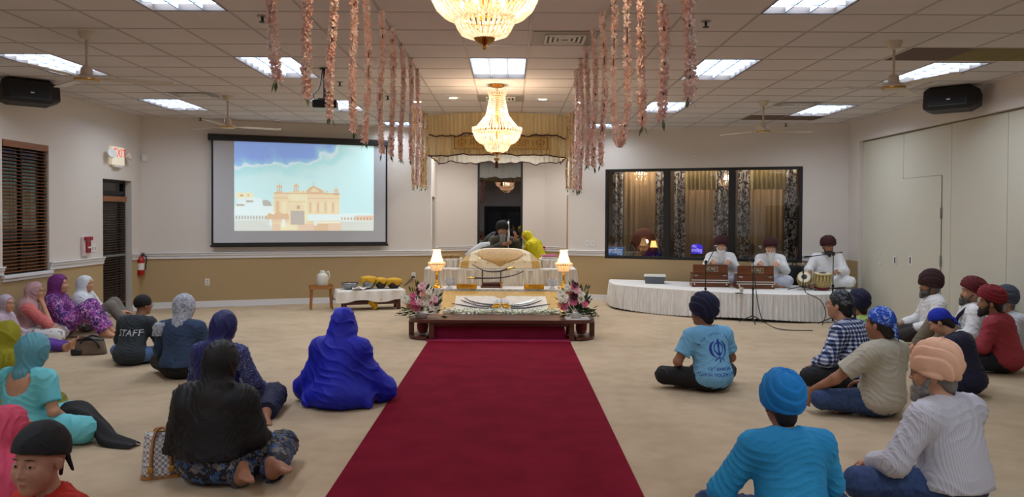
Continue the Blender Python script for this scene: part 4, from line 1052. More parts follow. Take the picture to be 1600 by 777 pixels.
# cushioned cover with the gold medallion
dx0, dx1 = at_y(717, 420, 12.3).x, at_y(846, 420, 12.3).x; dm, dw = (dx0+dx1)/2, (dx1-dx0)/2; dzt = at_y(780, 388.5, 12.6).z; dzb = t2z+.012
cv = thing('scripture_cover', 'ivory brocade cover with a large gold medallion over the rounded cushion', 'cover', (0, 0, 0))
def dome(u, v, h=0):
    """v 0 front hem, 1 back; u across"""
    s = 2*u-1; top = dzt-.19*abs(s)**4.0
    if v < .3: k = v/.3; y = 12.26+.03*k; z = dzb+(min(top, dzb+.11)-dzb)*k
    else:
        k = (v-.3)/.7; z1 = min(top, dzb+.11); y = 12.29+.7*k; z = z1+(top-z1)*math.sin(min(1, k*1.55)*PI/2)-.12*max(0, k-.75)
    return Vector((dm+dw*s*(1-.10*max(0, v-.1)), y-h*.7, z+h*.7))
bot = MB().grid(lambda u, v: dome(u, v), 40, 30).build('cover_cloth', m_rumala, cv, True)
def facet(fn, nu, nv, name, m): return MB().grid(fn, nu, nv).build(name, m, cv, True)
for a in (.02, .885): facet(lambda u, v, a=a: dome(a+.095*u, v*.62, .006), 6, 24, 'brocade_panel', m_brocade)
def med(k):
    """medallion outline in (u, v), a pointed lobed shield"""
    pass
mo = [(.5, .16), (.535, .22), (.57, .29), (.62, .33), (.66, .38), (.72, .41), (.77, .46), (.80, .52), (.79, .58), (.74, .64), (.62, .66), (.5, .67)]
mo = [(u, .05+(v-.16)*1.2) for u, v in mo]; mo = mo + [(1-u, v) for u, v in reversed(mo[1:-1])]
def medal(sc, h, name, m):
    c = (.5, .42); n = len(mo); mb = MB(); P = [dome(c[0], c[1], h)]; rings = 8
    for r_ in range(1, rings+1):
        for (u, v) in mo: P.append(dome(c[0]+(u-c[0])*sc*r_/rings, c[1]+(v-c[1])*sc*r_/rings, h))
    fs = [(0, 1+k, 1+(k+1) % n) for k in range(n)]
    for r_ in range(rings-1): fs += [(1+r_*n+k, 1+(r_+1)*n+k, 1+(r_+1)*n+(k+1) % n, 1+r_*n+(k+1) % n) for k in range(n)]
    mb.add([tuple(p) for p in P], fs).build(name, m, cv, True)
m_medal = mat('dense gold embroidery', (222, 186, 108), .5, c2=(160, 116, 48), nscale=64, kind='scroll')
medal(1.0, .009, 'medallion_border', mat('old gold', (176, 132, 60), .5, .3)); medal(.93, .013, 'medallion', m_medal)
for k, (u, v) in enumerate(((.18, .5), (.24, .36), (.2, .24), (.82, .5), (.77, .34), (.8, .24), (.35, .22), (.66, .22))):
    MB().add([tuple(dome(u+.018*math.cos(a)*(1 if i % 2 else .5), v+.03*math.sin(a)*(1 if i % 2 else .5), .01)) for i, a in enumerate([2*PI*j/10 for j in range(10)])], [tuple(range(10))]).build('gold_sprig', m_brass, cv)
# bolster at the reader's side
q = at_y(750, 388, 12.95)
o = MB().tube([at_y(728, 399, 13.0), at_y(740, 391, 13.05), at_y(752, 383, 13.1), at_y(764, 381, 13.2)], [.03, .045, .045, .035], 14).build('bolster', mat('bluish white cloth', (214, 222, 234), .8), None, True)
tag(o, 'bluish white bolster slanting beside the reader', 'bolster')
# folded cloths on the side stands
def folded(px, py, Y, w, d, cols, lab, n=4, name='folded_cloth', rz=0):
    q = at_y(px, py, Y); out = []
    for k in range(n):
        o = MB().box(-w/2, w/2, -d/2, d/2, 0, .03, 0, None, .012).build(name, cols[k % len(cols)], None, False, (q.x+.012*math.sin(3*k), Y, q.z+.032*k)); o.rotation_euler = (0, 0, rz+.12*math.sin(2.1*k))
        tag(o, lab[k], 'folded cloth', 'folded cloths on the stands')
m_gbr, m_pink, m_rd, m_wh = mat('muted gold cloth', (176, 146, 84), .7, c2=(132, 104, 60), nscale=30), mat('pink folded cloth', (196, 104, 140), .8), mat('red folded cloth', (150, 40, 52), .8), m_whitecloth
folded(705, 404, 12.8, .3, .24, [m_gbr, m_gbr], ['lower folded gold brocade cloth on the small stand at the screen side', 'upper folded gold brocade cloth on the small stand at the screen side'], 2)
folded(858, 404, 12.8, .26, .24, [m_wh, m_pink], ['folded white cloth on the small stand at the window side', 'folded pink cloth on top of the white one on the small stand'], 2)
folded(843, 398, 14.4, .22, .24, [m_black, m_rd, m_wh, m_pink, m_rd], ['black folded cloth at the bottom of the stack behind the yellow veil', 'red folded cloth second from the bottom behind the yellow veil', 'white folded cloth in the middle of the stack behind the yellow veil', 'pink folded cloth second from the top of the stack behind the yellow veil', 'red folded cloth on top of the stack behind the yellow veil'], 5)
z_st = at_y(843, 398, 14.4).z
r = thing('cloth_stand', 'small dark stand carrying the stack of folded cloths behind the yellow veil', 'stand', (at_y(843, 398, 14.4).x, 14.4, 0))
MB().box(-.16, .16, -.16, .16, z_st-.03, z_st-.003).build('stand_top', m_wood, r)
for a in (-.13, .13):
    for c in (-.13, .13): MB().box(a-.015, a+.015, c-.015, c+.015, 0, z_st-.03).build('leg', m_wood, r)

# crystal table lamps on the front tier
m_shade = mat('lit crystal shade', (255, 226, 180), .2, emit=(255, 214, 150), estr=1.15)
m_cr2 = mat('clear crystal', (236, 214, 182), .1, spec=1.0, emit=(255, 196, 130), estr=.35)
def tlamp(px, lab, src=None):
    q = at_y(px, 450, 11.75); z = t1z+.006; loc = (q.x, 11.75, z)
    l = bpy.data.lights.new('table_lamp_glow', 'POINT'); l.energy = 5; l.color = (1, .76, .5); l.shadow_soft_size = .06; lo = bpy.data.objects.new('table_lamp_glow', l); COL.objects.link(lo); lo.location = (q.x, 11.75-.12, z+.5)
    if src: return dup(src, loc, None, lab)
    r = thing('table_lamp', lab, 'table lamp', loc, 0, 'crystal table lamps')
    MB().lathe([(.09, 0), (.095, .012), (.06, .03), (.035, .05), (.022, .08), (.03, .1), (.018, .12), (.018, .2), (.03, .215), (.018, .23), (.016, .31)], 20).build('base', m_gold, r, 'auto')
    rods([(.13, .40), (.13, .36)], 24, .010).build('upper_crystal_fringe', m_cr2, r); rods([(.125, .37), (.09, .31), (.075, .27)], 22, .009).build('lower_crystal_fringe', m_cr2, r)
    MB().lathe([(.1, .365), (.135, .365), (.135, .38), (.1, .38)], 24, cap=False).build('tray_ring', m_gold, r)
    rods([(.095, .40), (.06, .5), (.045, .57)], 22, .011).build('shade', m_shade, r)
    rods([(.06, .60), (.045, .56)], 14, .009).build('crown', m_cr2, r)
    MB().sphere((0, 0, .46), (.018, .018, .035), 8).build('bulb', m_bulb, r, True); return r
tl = tlamp(682.5, 'lit crystal lamp on a gold base at the throne end facing the screen')
tlamp(880.5, 'lit crystal lamp on a gold base at the throne end facing the musicians', tl)
# crystal lotus bowls
m_lotus = mat('clear glass petal', (206, 214, 224), .05, spec=1.0, alpha=.55)
def lotus(px, lab, src=None):
    q = at_y(px, 447, 11.68); loc = (q.x, 11.68, t1z+.006)
    if src: return dup(src, loc, .3, lab)
    r = thing('crystal_lotus', lab, 'crystal bowl', loc, 0)
    MB().lathe([(.05, 0), (.045, .012), (.018, .03), (.02, .05)], 14).build('foot', m_lotus, r, True)
    for k in range(12):
        a = 2*PI*k/12; t_ = .75 if k % 2 else 1.05
        P = [(.015, .05, .02), (.05*t_, .08, .034), (.075*t_, .12, .026), (.07*t_, .16, .004)]; vs = []
        for rr, z, w_ in P: vs += [(rr*math.cos(a)-w_*math.sin(a), rr*math.sin(a)+w_*math.cos(a), z), (rr*math.cos(a)+w_*math.sin(a), rr*math.sin(a)-w_*math.cos(a), z)]
        MB().add(vs, [(0, 1, 3, 2), (2, 3, 5, 4), (4, 5, 7, 6)]).build('petal', m_lotus, r, True)
    return r
lo_ = lotus(702, 'clear crystal lotus bowl beside the lamp on the screen end of the throne'); lotus(863, 'clear crystal lotus bowl beside the lamp on the musicians end of the throne', lo_)
# gold name plates
m_etch = mat('engraved brown', (120, 76, 20), .4, .6)
for px, lab in ((729, 'gold engraved plaque on the throne edge nearer the screen'), (834.5, 'gold engraved plaque on the throne edge nearer the musicians')):
    q = at_y(px, 454, 11.56)
    r = thing('gold_plaque', lab, 'plaque', (q.x, 11.585, t1z+.007), 0); T = Matrix.Rotation(-.25, 4, 'X')
    MB().box(-.155, .155, -.012, .0, 0, .075, 0, T, .004).build('plate', mat('mirror gold', (232, 178, 58), .2, 1.0), r)
    v_, f_ = text_polys('ਸਤਿਨਾਮੁ' if px < 800 else 'ਵਾਹਿਗੁਰੂ', .06); MB().add([tuple(T @ Vector((a, -.0135, c+.022))) for a, c, _ in v_], f_).build('engraving_text', m_etch, r)
# sword stand with two swords and a tiny cup
q = at_y(768, 451, 11.85); sx, sy, sz = q.x, 11.85, t1z+.006
r = thing('sword_stand', 'small dark wooden sword stand before the medallion cover', 'stand', (sx, sy, sz))
MB().box(-.17, .17, -.06, .06, 0, .03, 0, None, .006).build('base', m_wood, r); MB().box(-.15, .15, -.04, .04, .03, .09, 0, None, .02).build('carved_block', m_wood, r)
for x in (-.145, .145): MB().tube([(x, 0, .02), (x, 0, .27)], .008, 8).tube([(x, 0, .27), (x, -.03, .262), (x, -.04, .275)], .005, 6).tube([(x, 0, .16), (x, -.03, .152), (x, -.04, .165)], .005, 6).build('post', m_black, r)
def sword(pts, lab, w0=.017):
    r = thing('sheathed_sword', lab, 'sword', (sx, sy-.03, sz)); C = chain2(pts, 6)
    MB().tube(C, [w0*(.9-.5*i/(len(C)-1)) for i in range(len(C))], 6).build('blade', m_steel, r, True)
    d = (C[0]-C[1]).normalized(); MB().tube([C[0], C[0]+d*.1], .014, 8).sphere(C[0]+d*.11, .02, 8).box(C[0].x-.006, C[0].x+.006, C[0].y-.03, C[0].y+.03, C[0].z-.03, C[0].z+.03).build('hilt', m_brass, r)
sword([(.24, 0, .29), (.1, 0, .255), (-.1, 0, .262), (-.3, 0, .36)], 'curved sword resting on the upper hooks of the wooden stand')
sword([(-.26, 0, .15), (-.1, 0, .148), (.15, 0, .158), (.36, 0, .2), (.5, 0, .26)], 'longer curved sword resting on the lower hooks of the wooden stand')
MB_ = MB().lathe([(.02, 0), (.006, .012), (.006, .05), (.022, .07), (.026, .1)], 12, cap=False, c=(at_y(783, 451, 11.72).x, 11.72, sz)); tag(MB_.build('small_goblet', m_brass, None, True), 'tiny brass goblet before the wooden sword stand', 'goblet')

# ================================================================== FLOWER ARRANGEMENTS
m_fol = mat('dark foliage', (36, 60, 32), .6, c2=(62, 86, 46), nscale=20); m_fol2 = mat('light foliage', (98, 116, 70), .6)
def rose(mb, c, d, s, mi):
    d = Vector(d).normalized(); u = d.cross(Vector((.3, .1, 1))).normalized(); v = d.cross(u); c = Vector(c)
    for ring, (k, rr, lift) in enumerate(((5, 1.0, .15), (5, .72, .45), (3, .42, .7))):
        for i in range(k):
            a = 2*PI*i/k+ring*.6; e = u*math.cos(a)+v*math.sin(a); f = d.cross(e); p = c
            P = [p, p+e*s*rr*.5+f*s*rr*.55+d*s*lift*.6, p+e*s*rr*.5-f*s*rr*.55+d*s*lift*.6, p+e*s*rr+f*s*rr*.4+d*s*(lift+.1), p+e*s*rr-f*s*rr*.4+d*s*(lift+.1), p+e*s*rr*1.12+d*s*lift*.8]
            mb.add(P, [(0, 1, 2), (1, 3, 4, 2), (3, 5, 4)], mi)
def arrangement(cx_, cy_, z0, H, W_, lab, seed, flowers, droop):
    R = random.Random(seed); r = thing('flower_arrangement', lab, 'flowers', (cx_, cy_, z0))
    MB().lathe([(.07, 0), (.10, .05), (.095, .07)], 16).build('bowl', m_wh, r)
    fo = MB()
    for i in range(240):
        a = R.uniform(0, 2*PI); el = R.uniform(-.15, 1.45); L = R.uniform(.12, 1.0); k = math.cos(el)
        p = Vector((math.cos(a)*k*W_*L, math.sin(a)*k*W_*.75*L, .06+H*.85*math.sin(el)*L)); d = (p-Vector((0, 0, .05))).normalized(); w_ = d.cross(Vector((R.random(), R.random(), R.random()))).normalized(); s = R.uniform(.03, .06)
        fo.add([p, p+d*s+w_*s*.32, p+d*s*2.1, p+d*s-w_*s*.32], [(0, 1, 2, 3)])
    fo.build('foliage', m_fol, r)
    fr = MB()
    for i in range(16):
        a = droop+R.uniform(-1.0, 1.0)*1.5; L = R.uniform(.7, 1.25)*W_; pts = [Vector((math.cos(a)*L*t*1.15, math.sin(a)*L*t*.8, .08+.10*math.sin(t*2.4)-.14*t*t)) for t in (0, .25, .5, .75, 1)]
        for t in range(1, 12):
            c = pts[min(3, int(t/3))].lerp(pts[min(4, int(t/3)+1)], (t % 3)/3); d = (pts[4]-pts[0]).normalized()
            for s in (-1, 1): 
                e = (d*.6+Vector((-d.y, d.x, .1))*s).normalized()*.06; w_ = Vector((0, 0, .006))+d*.004; fr.add([c, c+e*.5+w_, c+e, c+e*.5-w_], [(0, 1, 2, 3)])
    fr.build('fern_foliage', m_fol2 if seed % 2 else m_fol, r)
    for (x, y, z, s, col_) in flowers:
        mb = MB(); rose(mb, (0, 0, 0), (x*.9, -1.0+.3*y, .35), s*R.uniform(.92, 1.08), 0)
        mb.build('rose', col_, r, True, (x, -W_*.55+y, z))
P1, P2, P3, P4, P5 = mat('rose pink', (214, 92, 130), .6, c2=(226, 126, 156), nscale=30), mat('pale pink rose', (236, 186, 190), .6), mat('ivory rose', (236, 230, 208), .6), mat('burgundy rose', (76, 16, 30), .6), mat('peach rose', (228, 166, 134), .6)
q = at_y(658, 494, 10.46)
sc = lambda px, py, Y=10.3: (at_y(px, py, Y).x, at_y(px, py, Y).z)
def fl(cx_, z0, L): 
    out = []
    for px, py, s, c in L: x, z = sc(px, py); out.append((x-cx_, rnd.uniform(-.03, .05), z-z0, s, c))
    return out
F1 = fl(q.x, tz, [(645, 463, .05, P1), (645.5, 473, .05, P1), (650, 481, .062, P1), (661, 460, .05, P5), (656, 455, .055, P4), (659, 449, .055, P2), (670, 457, .05, P3), (663, 472, .07, P3), (655, 473, .05, P2), (674, 477, .045, P1), (682, 475, .04, P4), (679, 469, .05, P2), (637, 470, .05, P3), (639, 478, .05, P5), (633, 469, .05, P3), (675, 481, .05, P3)])
arrangement(q.x, 10.5, tz, .47, .30, 'rose and fern arrangement on the bench end nearer the screen', 1, F1, PI)
q2_ = at_y(900, 493, 10.46)
F2 = fl(q2_.x, tz, [(882, 480.5, .055, P1), (892, 469, .055, P2), (897, 474, .05, P1), (897, 464, .055, P4), (889, 460, .05, P5), (880, 467, .07, P3), (877, 461, .06, P3), (898, 449, .05, P1), (902, 455, .05, P2), (908, 461, .05, P3), (914, 477, .045, P1), (918, 474, .04, P4), (899, 447, .04, P4), (876, 478, .04, P5), (887, 452, .05, P3), (908, 469, .045, P3)])
arrangement(q2_.x, 10.5, tz+.006, .47, .27, 'rose arrangement on the white napkin at the bench end nearer the musicians', 2, F2, 0)
tag(MB().box(at_y(884, 497, 10.4).x, at_y(921, 497, 10.4).x, 10.3, 10.62, tz+.001, tz+.005).build('napkin', m_whitecloth), 'white napkin under the flowers at the musicians end of the bench', 'napkin')

# ================================================================== LITTLE TABLES BY THE SCREEN WALL
m_pine = mat('honey pine', (176, 120, 62), .45, c2=(150, 96, 46), nscale=3, nstretch=(1, 8, 8), kind='wood')
rzL = WBL.rz
def floorspot(px, py): q = floor_at(px, py); return q
q = floor_at(507, 483)
h_ = .40
r = thing('wooden_stool', 'small honey-wood stool carrying the white jug by the screen wall', 'stool', (q.x-.06, q.y+.0, 0), rzL)
MB().box(-.21, .21, -.15, .15, h_-.03, h_, 0, None, .006).build('seat', m_pine, r)
for a in (-.17, .17):
    for c in (-.11, .11): MB().tube([(a*1.08, c*1.08, 0), (a, c, h_-.03)], [.014, .02], 8).build('leg', m_pine, r)
qs = r.location.copy()
tr = thing('wooden_tray', 'flat honey-wood tray lying on the small stool', 'tray', (qs.x, qs.y, h_+.001), rzL)
MB().box(-.2, .2, -.14, .14, 0, .01).build('tray_base', m_pine, tr); mb = MB()
for s in (-1, 1): mb.box(s*.2-.006, s*.2+.006, -.14, .14, 0, .035); mb.box(-.2, .2, s*.14-.006, s*.14+.006, 0, .035)
mb.build('tray_rim', m_pine, tr)
m_jug = mat('translucent white plastic', (214, 212, 200), .3)
j = thing('water_jug', 'white plastic jug with handle standing on the tray', 'jug', (qs.x+.02, qs.y, h_+.0115), rzL)
MB().lathe([(.085, 0), (.1, .02), (.1, .18), (.085, .22), (.05, .24), (.04, .25)], 20).build('body', m_jug, j, 'auto')
MB().tube(chain2([(.05, -.03, .23), (.1, -.06, .27), (.12, -.07, .2), (.1, -.05, .12)], 5), .012, 8).build('handle', m_jug, j, True)
MB().lathe([(.03, .25), (.045, .255), (.045, .28), (.02, .285)], 14).build('lid', m_white, j)
# long low table with a hanging cloth
q = floor_at(576, 484); tx, tyy = q.x, q.y+.10; tl_, td_, th_ = .58, .19, .36
tb = thing('low_table', 'long low dark wood table under a hanging white cloth by the screen wall', 'table', (tx, tyy, 0), rzL)
MB().box(-tl_, tl_, -td_, td_, th_-.03, th_).build('table_top', m_wood, tb)
for a in (-tl_+.12, tl_-.08):
    for c in (-td_+.04, td_-.04): MB().box(a-.03, a+.03, c-.03, c+.03, 0, th_-.03).build('leg', m_wood, tb)
MB().box(-tl_+.1, tl_-.06, -td_+.03, -td_+.05, .1, .15).box(-tl_+.1, tl_-.06, td_-.05, td_-.03, .1, .15).build('stretcher', m_wood, tb)
def drapecloth(name, w, d, z, drop, m, lab, M, amp=.02, nx=110, ny=56, seed=0):
    def S(u, v):
        x, y = (2*u-1)*(w+drop*.6), (2*v-1)*(d+drop*.8); ex, ey = max(0, abs(x)-w), max(0, abs(y)-d)
        sx_ = math.copysign(min(abs(x), w+.012+.02*ex/max(drop, .01)), x); sy_ = math.copysign(min(abs(y), d+.012), y); k = max(ex, ey)
        zz = z-min(drop, k*1.25)*(1+.12*math.sin(x*9+seed))
        off = amp*math.sin(x*26+seed)*min(1, ey/(drop*.6+1e-6)); offx = amp*math.sin(y*22+seed)*min(1, ex/(drop*.6+1e-6))
        return (sx_+abs(offx)*(1 if x > 0 else -1), sy_-abs(off)*(1 if y > 0 else 1)*0+ (off+amp)*(1 if y > 0 else -1)*(1 if ey > 0 else 0), zz)
    o = MB().grid(S, nx, ny).build(name, m, None, True); o.matrix_world = M; return tag(o, lab, 'cloth')
Mt = Matrix.Translation((tx, tyy, 0)) @ Matrix.Rotation(rzL, 4, 'Z')
drapecloth('table_cloth', tl_+.012, td_+.012, th_+.007, .2, m_whitecloth, 'white cloth hanging over the long low table by the screen wall', Mt)
m_yel = mat('mustard cloth', (206, 160, 24), .75, c2=(188, 140, 14), nscale=6); m_steelb = mat('steel bowl', (150, 150, 152), .3, .8)
def bowl(x, lab, cloth=None, mm=None, rr=.13, hh=.12):
    p = Mt @ Vector((x, 0, th_+.009))
    r = thing('serving_bowl', lab, 'bowl', p)
    MB().lathe([(rr*.55, 0), (rr*.85, hh*.35), (rr, hh*.8), (rr*1.06, hh), (rr, hh*.98)], 22, cap=False).lathe([(.0, 0.002), (rr*.56, 0.002)], 22, cap=False).build('basin', mm or m_steelb, r, True)
    MB().lathe([(0, hh*.75), (rr*.9, hh*.72)], 22, cap=False).build('rim_fill', mat('dry food', (150, 108, 70), .9), r)
    if cloth:
        def S(u, v): a = 2*PI*u; k = v*1.32; q_ = min(k, 1.06)*1.05; dz = -max(0, k-1.0)*rr*1.3*(1+.5*math.sin(5*a)); return (rr*q_*math.cos(a)*(1.04+.05*math.sin(7*a)*v), rr*q_*math.sin(a)*(1.04+.05*math.sin(7*a)*v), hh*1.1+.05*(1-v*v)+dz)
        o = MB().grid(S, 40, 10).build('covering_cloth', cloth, None, True); o.location = p; o['label'] = 'mustard cloth laid over the bowl, %s on the low table' % lab.split(',')[-1].strip(); o['category'] = 'cloth'
    return r
bowl(-.36, 'steel bowl with brown rim uncovered, at the stool end of the low table', None, None, .15, .12)
bowl(-.02, 'steel bowl draped in mustard cloth, second from the stool', m_yel, None, .13, .17)
bowl(.2, 'steel bowl draped in mustard cloth, third from the stool', m_yel, mat('dark steel bowl', (60, 50, 44), .4, .5), .105, .14)
bowl(.44, 'steel bowl draped in mustard cloth, at the throne end', m_yel, mat('dark steel bowl', (60, 50, 44), .4, .5), .13, .13)
p = Mt @ Vector((-.19, -.15, th_+.013))
o = MB().grid(lambda u, v: (.15*(2*u-1)*(1+.2*math.sin(5*v)), .09*(2*v-1), .03+.025*math.sin(9*u+3*v)*math.cos(7*v)), 20, 12).build('crumpled_towel', m_whitecloth, None, True); o.matrix_world = Matrix.Translation(p) @ Matrix.Rotation(rzL+.4, 4, 'Z'); tag(o, 'crumpled white towel in front of the uncovered bowl', 'towel')
p = Mt @ Vector((.05, -td_-.005, .0))
o = MB().grid(lambda u, v: (.12*(2*u-1)*(.3+.7*v)+.02*math.sin(9*v), .03*math.sin(8*u+3*v), .19*v), 14, 8).build('hanging_rag', m_yel, None, True); o.matrix_world = Matrix.Translation(p+Vector((0, 0, .012))) @ Matrix.Rotation(rzL, 4, 'Z'); tag(o, 'mustard cloth drooping below the low table', 'cloth')

# ================================================================== MUSICIANS' STAGE
SZ = .455
sp = [WBR.p(.95, 0, .25), at_z(953, 437, SZ), at_z(953, 441, SZ), at_z(970, 446, SZ), at_z(1060, 453, SZ), at_z(1150, 458, SZ), at_z(1240, 461, SZ), at_z(1300, 460, SZ), at_z(1338, 456, SZ), at_z(1354, 448, SZ), WBR.p(WBR.L-.22, 0, .3)]
sp = [(min(p.x, 6.06), p.y) for p in sp]
st = thing('stage_platform', 'low stage in pleated white skirting under the musicians', 'stage', (0, 0, 0))
m_skirt = mat('white pleated skirting', (240, 238, 234), .75, c2=(214, 211, 206), nscale=7, nstretch=(9, 9, .3), bump=.35, bscale=34, bstretch=(5, 5, .35))
P = [Vector((x, y, 0)) for x, y in sp]; SP = chain2(P, 6); 
MB().prism([(p.x, p.y) for p in SP], SZ-.03, SZ, bottom=False).build('stage_top', m_whitecloth, st)
MB().prism([(p.x*.985+.05, p.y+.07) for p in SP], .0, .12, top=False).build('stage_base', m_black, st)
seg = [(SP[i+1]-SP[i]).length for i in range(len(SP)-1)]; tot = sum(seg)
def atS(u):
    t = u*tot
    for i, s in enumerate(seg):
        if t <= s or i == len(seg)-1: break
        t -= s
    d = (SP[i+1]-SP[i]).normalized(); return SP[i].lerp(SP[i+1], min(1, t/s)), Vector((d.y, -d.x, 0))*(-1 if True else 1)
nrm_sign = -1 if atS(.5)[1].y > 0 else 1
def Sk(u, v):
    p, n_ = atS(u); n_ = n_*nrm_sign; f = 95
    w_ = math.sin(u*f*2*PI+2.2*math.sin(u*40))*.02*(1-.75*v)+.01*math.sin(u*f*4.1)*(1-.6*v); q = p+n_*(w_+.03*(1-v))
    return (q.x, q.y, .03+.02*math.sin(u*15)+(SZ-.03-.02*math.sin(u*15))*v)
MB().grid(Sk, 900, 6).build('stage_skirt', m_skirt, st, True)
# plastic bin with lid
q = at_z(1025, 444, SZ)
r = thing('storage_bin', 'grey plastic bin with a white lid on the bare end of the stage', 'bin', (q.x, q.y+.12, SZ+.002), -.2)
mb = MB(); a0, b0, a1, b1 = .17, .11, .19, .13
mb.add([(-a0, -b0, 0), (a0, -b0, 0), (a0, b0, 0), (-a0, b0, 0), (-a1, -b1, .13), (a1, -b1, .13), (a1, b1, .13), (-a1, b1, .13)], [(3, 2, 1, 0), (0, 1, 5, 4), (1, 2, 6, 5), (2, 3, 7, 6), (3, 0, 4, 7)]).build('tub', mat('smoky grey plastic', (84, 92, 98), .4), r)
MB().box(-.2, .2, -.14, .14, .13, .165, 0, None, .012).build('lid', m_white, r)
# harmoniums
m_harm = mat('polished walnut', (112, 62, 32), .3, c2=(84, 42, 20), nscale=3, nstretch=(.7, 9, 9), kind='wood')
m_harm2 = mat('dark walnut', (62, 32, 20), .35); m_ivk = mat('ivory key', (232, 224, 200), .4)
def harmonium(px0, px1, pyb, lab, src=None):
    a, c = at_z(px0, pyb, SZ), at_z(px1, pyb, SZ); m = (a+c)/2; loc = (m.x, m.y+.17, SZ+.003); rz = -.10
    if src: return dup(src, loc, rz, lab)
    r = thing('harmonium', lab, 'harmonium', loc, rz, 'harmoniums'); w = .31
    MB().box(-w*1.04, w*1.04, -.17, .17, 0, .085, 0, None, .006).build('base_case', m_harm, r)
    MB().box(-w*1.05, w*1.05, -.178, -.168, .075, .092).box(-w*1.05, w*1.05, -.178, -.168, .115, .13).build('metal_strip', mat('pale strip', (206, 200, 190), .35, .3), r)
    MB().box(-w, w, -.16, .17, .09, .23, 0, None, .006).build('body_case', m_harm, r)
    for i in range(3): pass
    MB().box(-w*.97, w*.97, .0, .165, .23, .245).build('keybed', m_harm2, r)
    ky = MB()
    for i in range(24): x = -w*.92+i*w*1.84/24; ky.box(x+.001, x+w*1.84/24-.001, .03, .16, .245, .256)
    ky.build('key', m_ivk, r); bk = MB()
    for i in range(23):
        if i % 7 in (2, 6): continue
        x = -w*.92+(i+1)*w*1.84/24; bk.box(x-.006, x+.006, .03, .1, .256, .266)
    bk.build('black_key', m_blackgloss, r)
    MB().add([(-w*.98, -.165, .235), (w*.98, -.165, .235), (w*.98, -.15, .40), (-w*.98, -.15, .40), (-w*.98, -.10, .235), (w*.98, -.10, .235), (w*.98, -.13, .40), (-w*.98, -.13, .40)], [(0, 1, 2, 3), (5, 4, 7, 6), (4, 0, 3, 7), (1, 5, 6, 2), (3, 2, 6, 7)]).build('bellows_board', m_harm, r)
    f = MB().box(-.07, .13, -.172, -.160, .27, .37).build('fretwork', mat('carved panel', (170, 150, 120), .5, c2=(40, 26, 18), nscale=42, kind='scroll'), r)
    mb = MB()
    for i in range(6): z = .245+.02*i; mb.box(-w*.96, w*.96, -.105, -.06, z, z+.012)
    mb.build('bellows_fold', m_black, r)
    mb = MB()
    for x in (-.25, .25): mb.box(x-.035, x+.035, -.165, -.158, .195, .215, 0, None, .002)
    mb.build('latch', m_bright, r)
    for x in (-.28, .28): MB().lathe([(.0, 0), (.012, 0), (.014, .02), (.0, .024)], 10, 0, Matrix.Translation((x, -.17, .05)) @ Matrix.Rotation(PI/2, 4, 'X')).build('stop_knob', m_ivk, r)
    return r
h1 = harmonium(1083, 1140, 449, 'walnut harmonium in front of the player closest to the bare stage end')
harmonium(1152.5, 1212, 452, 'walnut harmonium in front of the middle player', h1)
# tabla pair
m_hide = mat('drum hide', (226, 216, 190), .6); m_syahi = mat('black drum spot', (22, 20, 20), .5); m_chrome = mat('drum shell', (150, 132, 92), .35, .5); m_strap = mat('drum strap', (206, 188, 130), .7)
def drum(px, py, rr, hh, tilt, rz, lab, mm):
    q = at_z(px, py, SZ); M = Matrix.Translation((q.x, q.y+rr, SZ+.012+rr*math.sin(abs(tilt))*.92)) @ Matrix.Rotation(rz, 4, 'Z') @ Matrix.Rotation(tilt, 4, 'X')
    r = thing('tabla_drum', lab, 'drum', M=M)
    pr = [(rr*.62, 0), (rr*.86, hh*.18), (rr*1.0, hh*.5), (rr*.98, hh*.8), (rr*.9, hh)]
    MB().lathe(pr, 24).build('shell', mm, r, 'auto')
    MB().lathe([(rr*.86, hh-.012), (rr*.95, hh-.005), (rr*.95, hh+.012), (rr*.86, hh+.018)], 24, cap=False).build('braided_rim', m_strap, r, True)
    MB().lathe([(0, hh+.013), (rr*.88, hh+.013)], 24, cap=False).build('drum_skin', m_hide, r); MB().lathe([(0, hh+.016), (rr*.42, hh+.015)], 20, cap=False).build('black_spot', m_syahi, r)
    sp_ = MB(); n = 16
    for k in range(n):
        a, b2 = 2*PI*k/n, 2*PI*(k+.5)/n
        sp_.tube([(rr*1.0*math.cos(a), rr*1.0*math.sin(a), hh-.01), (rr*1.035*math.cos((a+b2)/2), rr*1.035*math.sin((a+b2)/2), hh*.5), (rr*.66*math.cos(b2), rr*.66*math.sin(b2), .01)], .006, 4)
        sp_.tube([(rr*.66*math.cos(b2), rr*.66*math.sin(b2), .01), (rr*1.035*math.cos(b2+.1), rr*1.035*math.sin(b2+.1), hh*.5), (rr*math.cos(b2+PI/n), rr*math.sin(b2+PI/n), hh-.01)], .006, 4)
    sp_.build('lacing', m_strap, r)
    rg = MB().lathe([(rr*.72, -.006), (rr*.85, .0), (rr*.85, .03), (rr*.7, .035)], 20).build('ring_cushion', mat('ring cushion', (110, 30, 40), .8), r, True)
drum(1261, 453, .115, .24, 1.05, -.4, 'smaller drum tilted toward the hall, white head with a black spot', m_chrome)
drum(1290, 455, .15, .26, .12, -.15, 'larger laced round drum under the drummer hand', mat('brass drum shell', (160, 140, 90), .3, .7))
# black bag behind the drums
q = at_z(1245, 446, SZ)
r = thing('instrument_bag', 'upright black instrument bag between the second player and the drummer', 'bag', (q.x, q.y+.12, SZ+.003), .2)
MB().box(-.13, .13, -.09, .09, 0, .36, 0, None, .05).build('body', mat('black nylon', (18, 18, 20), .7), r, True); MB().tube(chain2([(-.05, 0, .35), (-.03, 0, .40), (.03, 0, .40), (.05, 0, .35)], 5), .01, 6).build('handle', m_black, r)
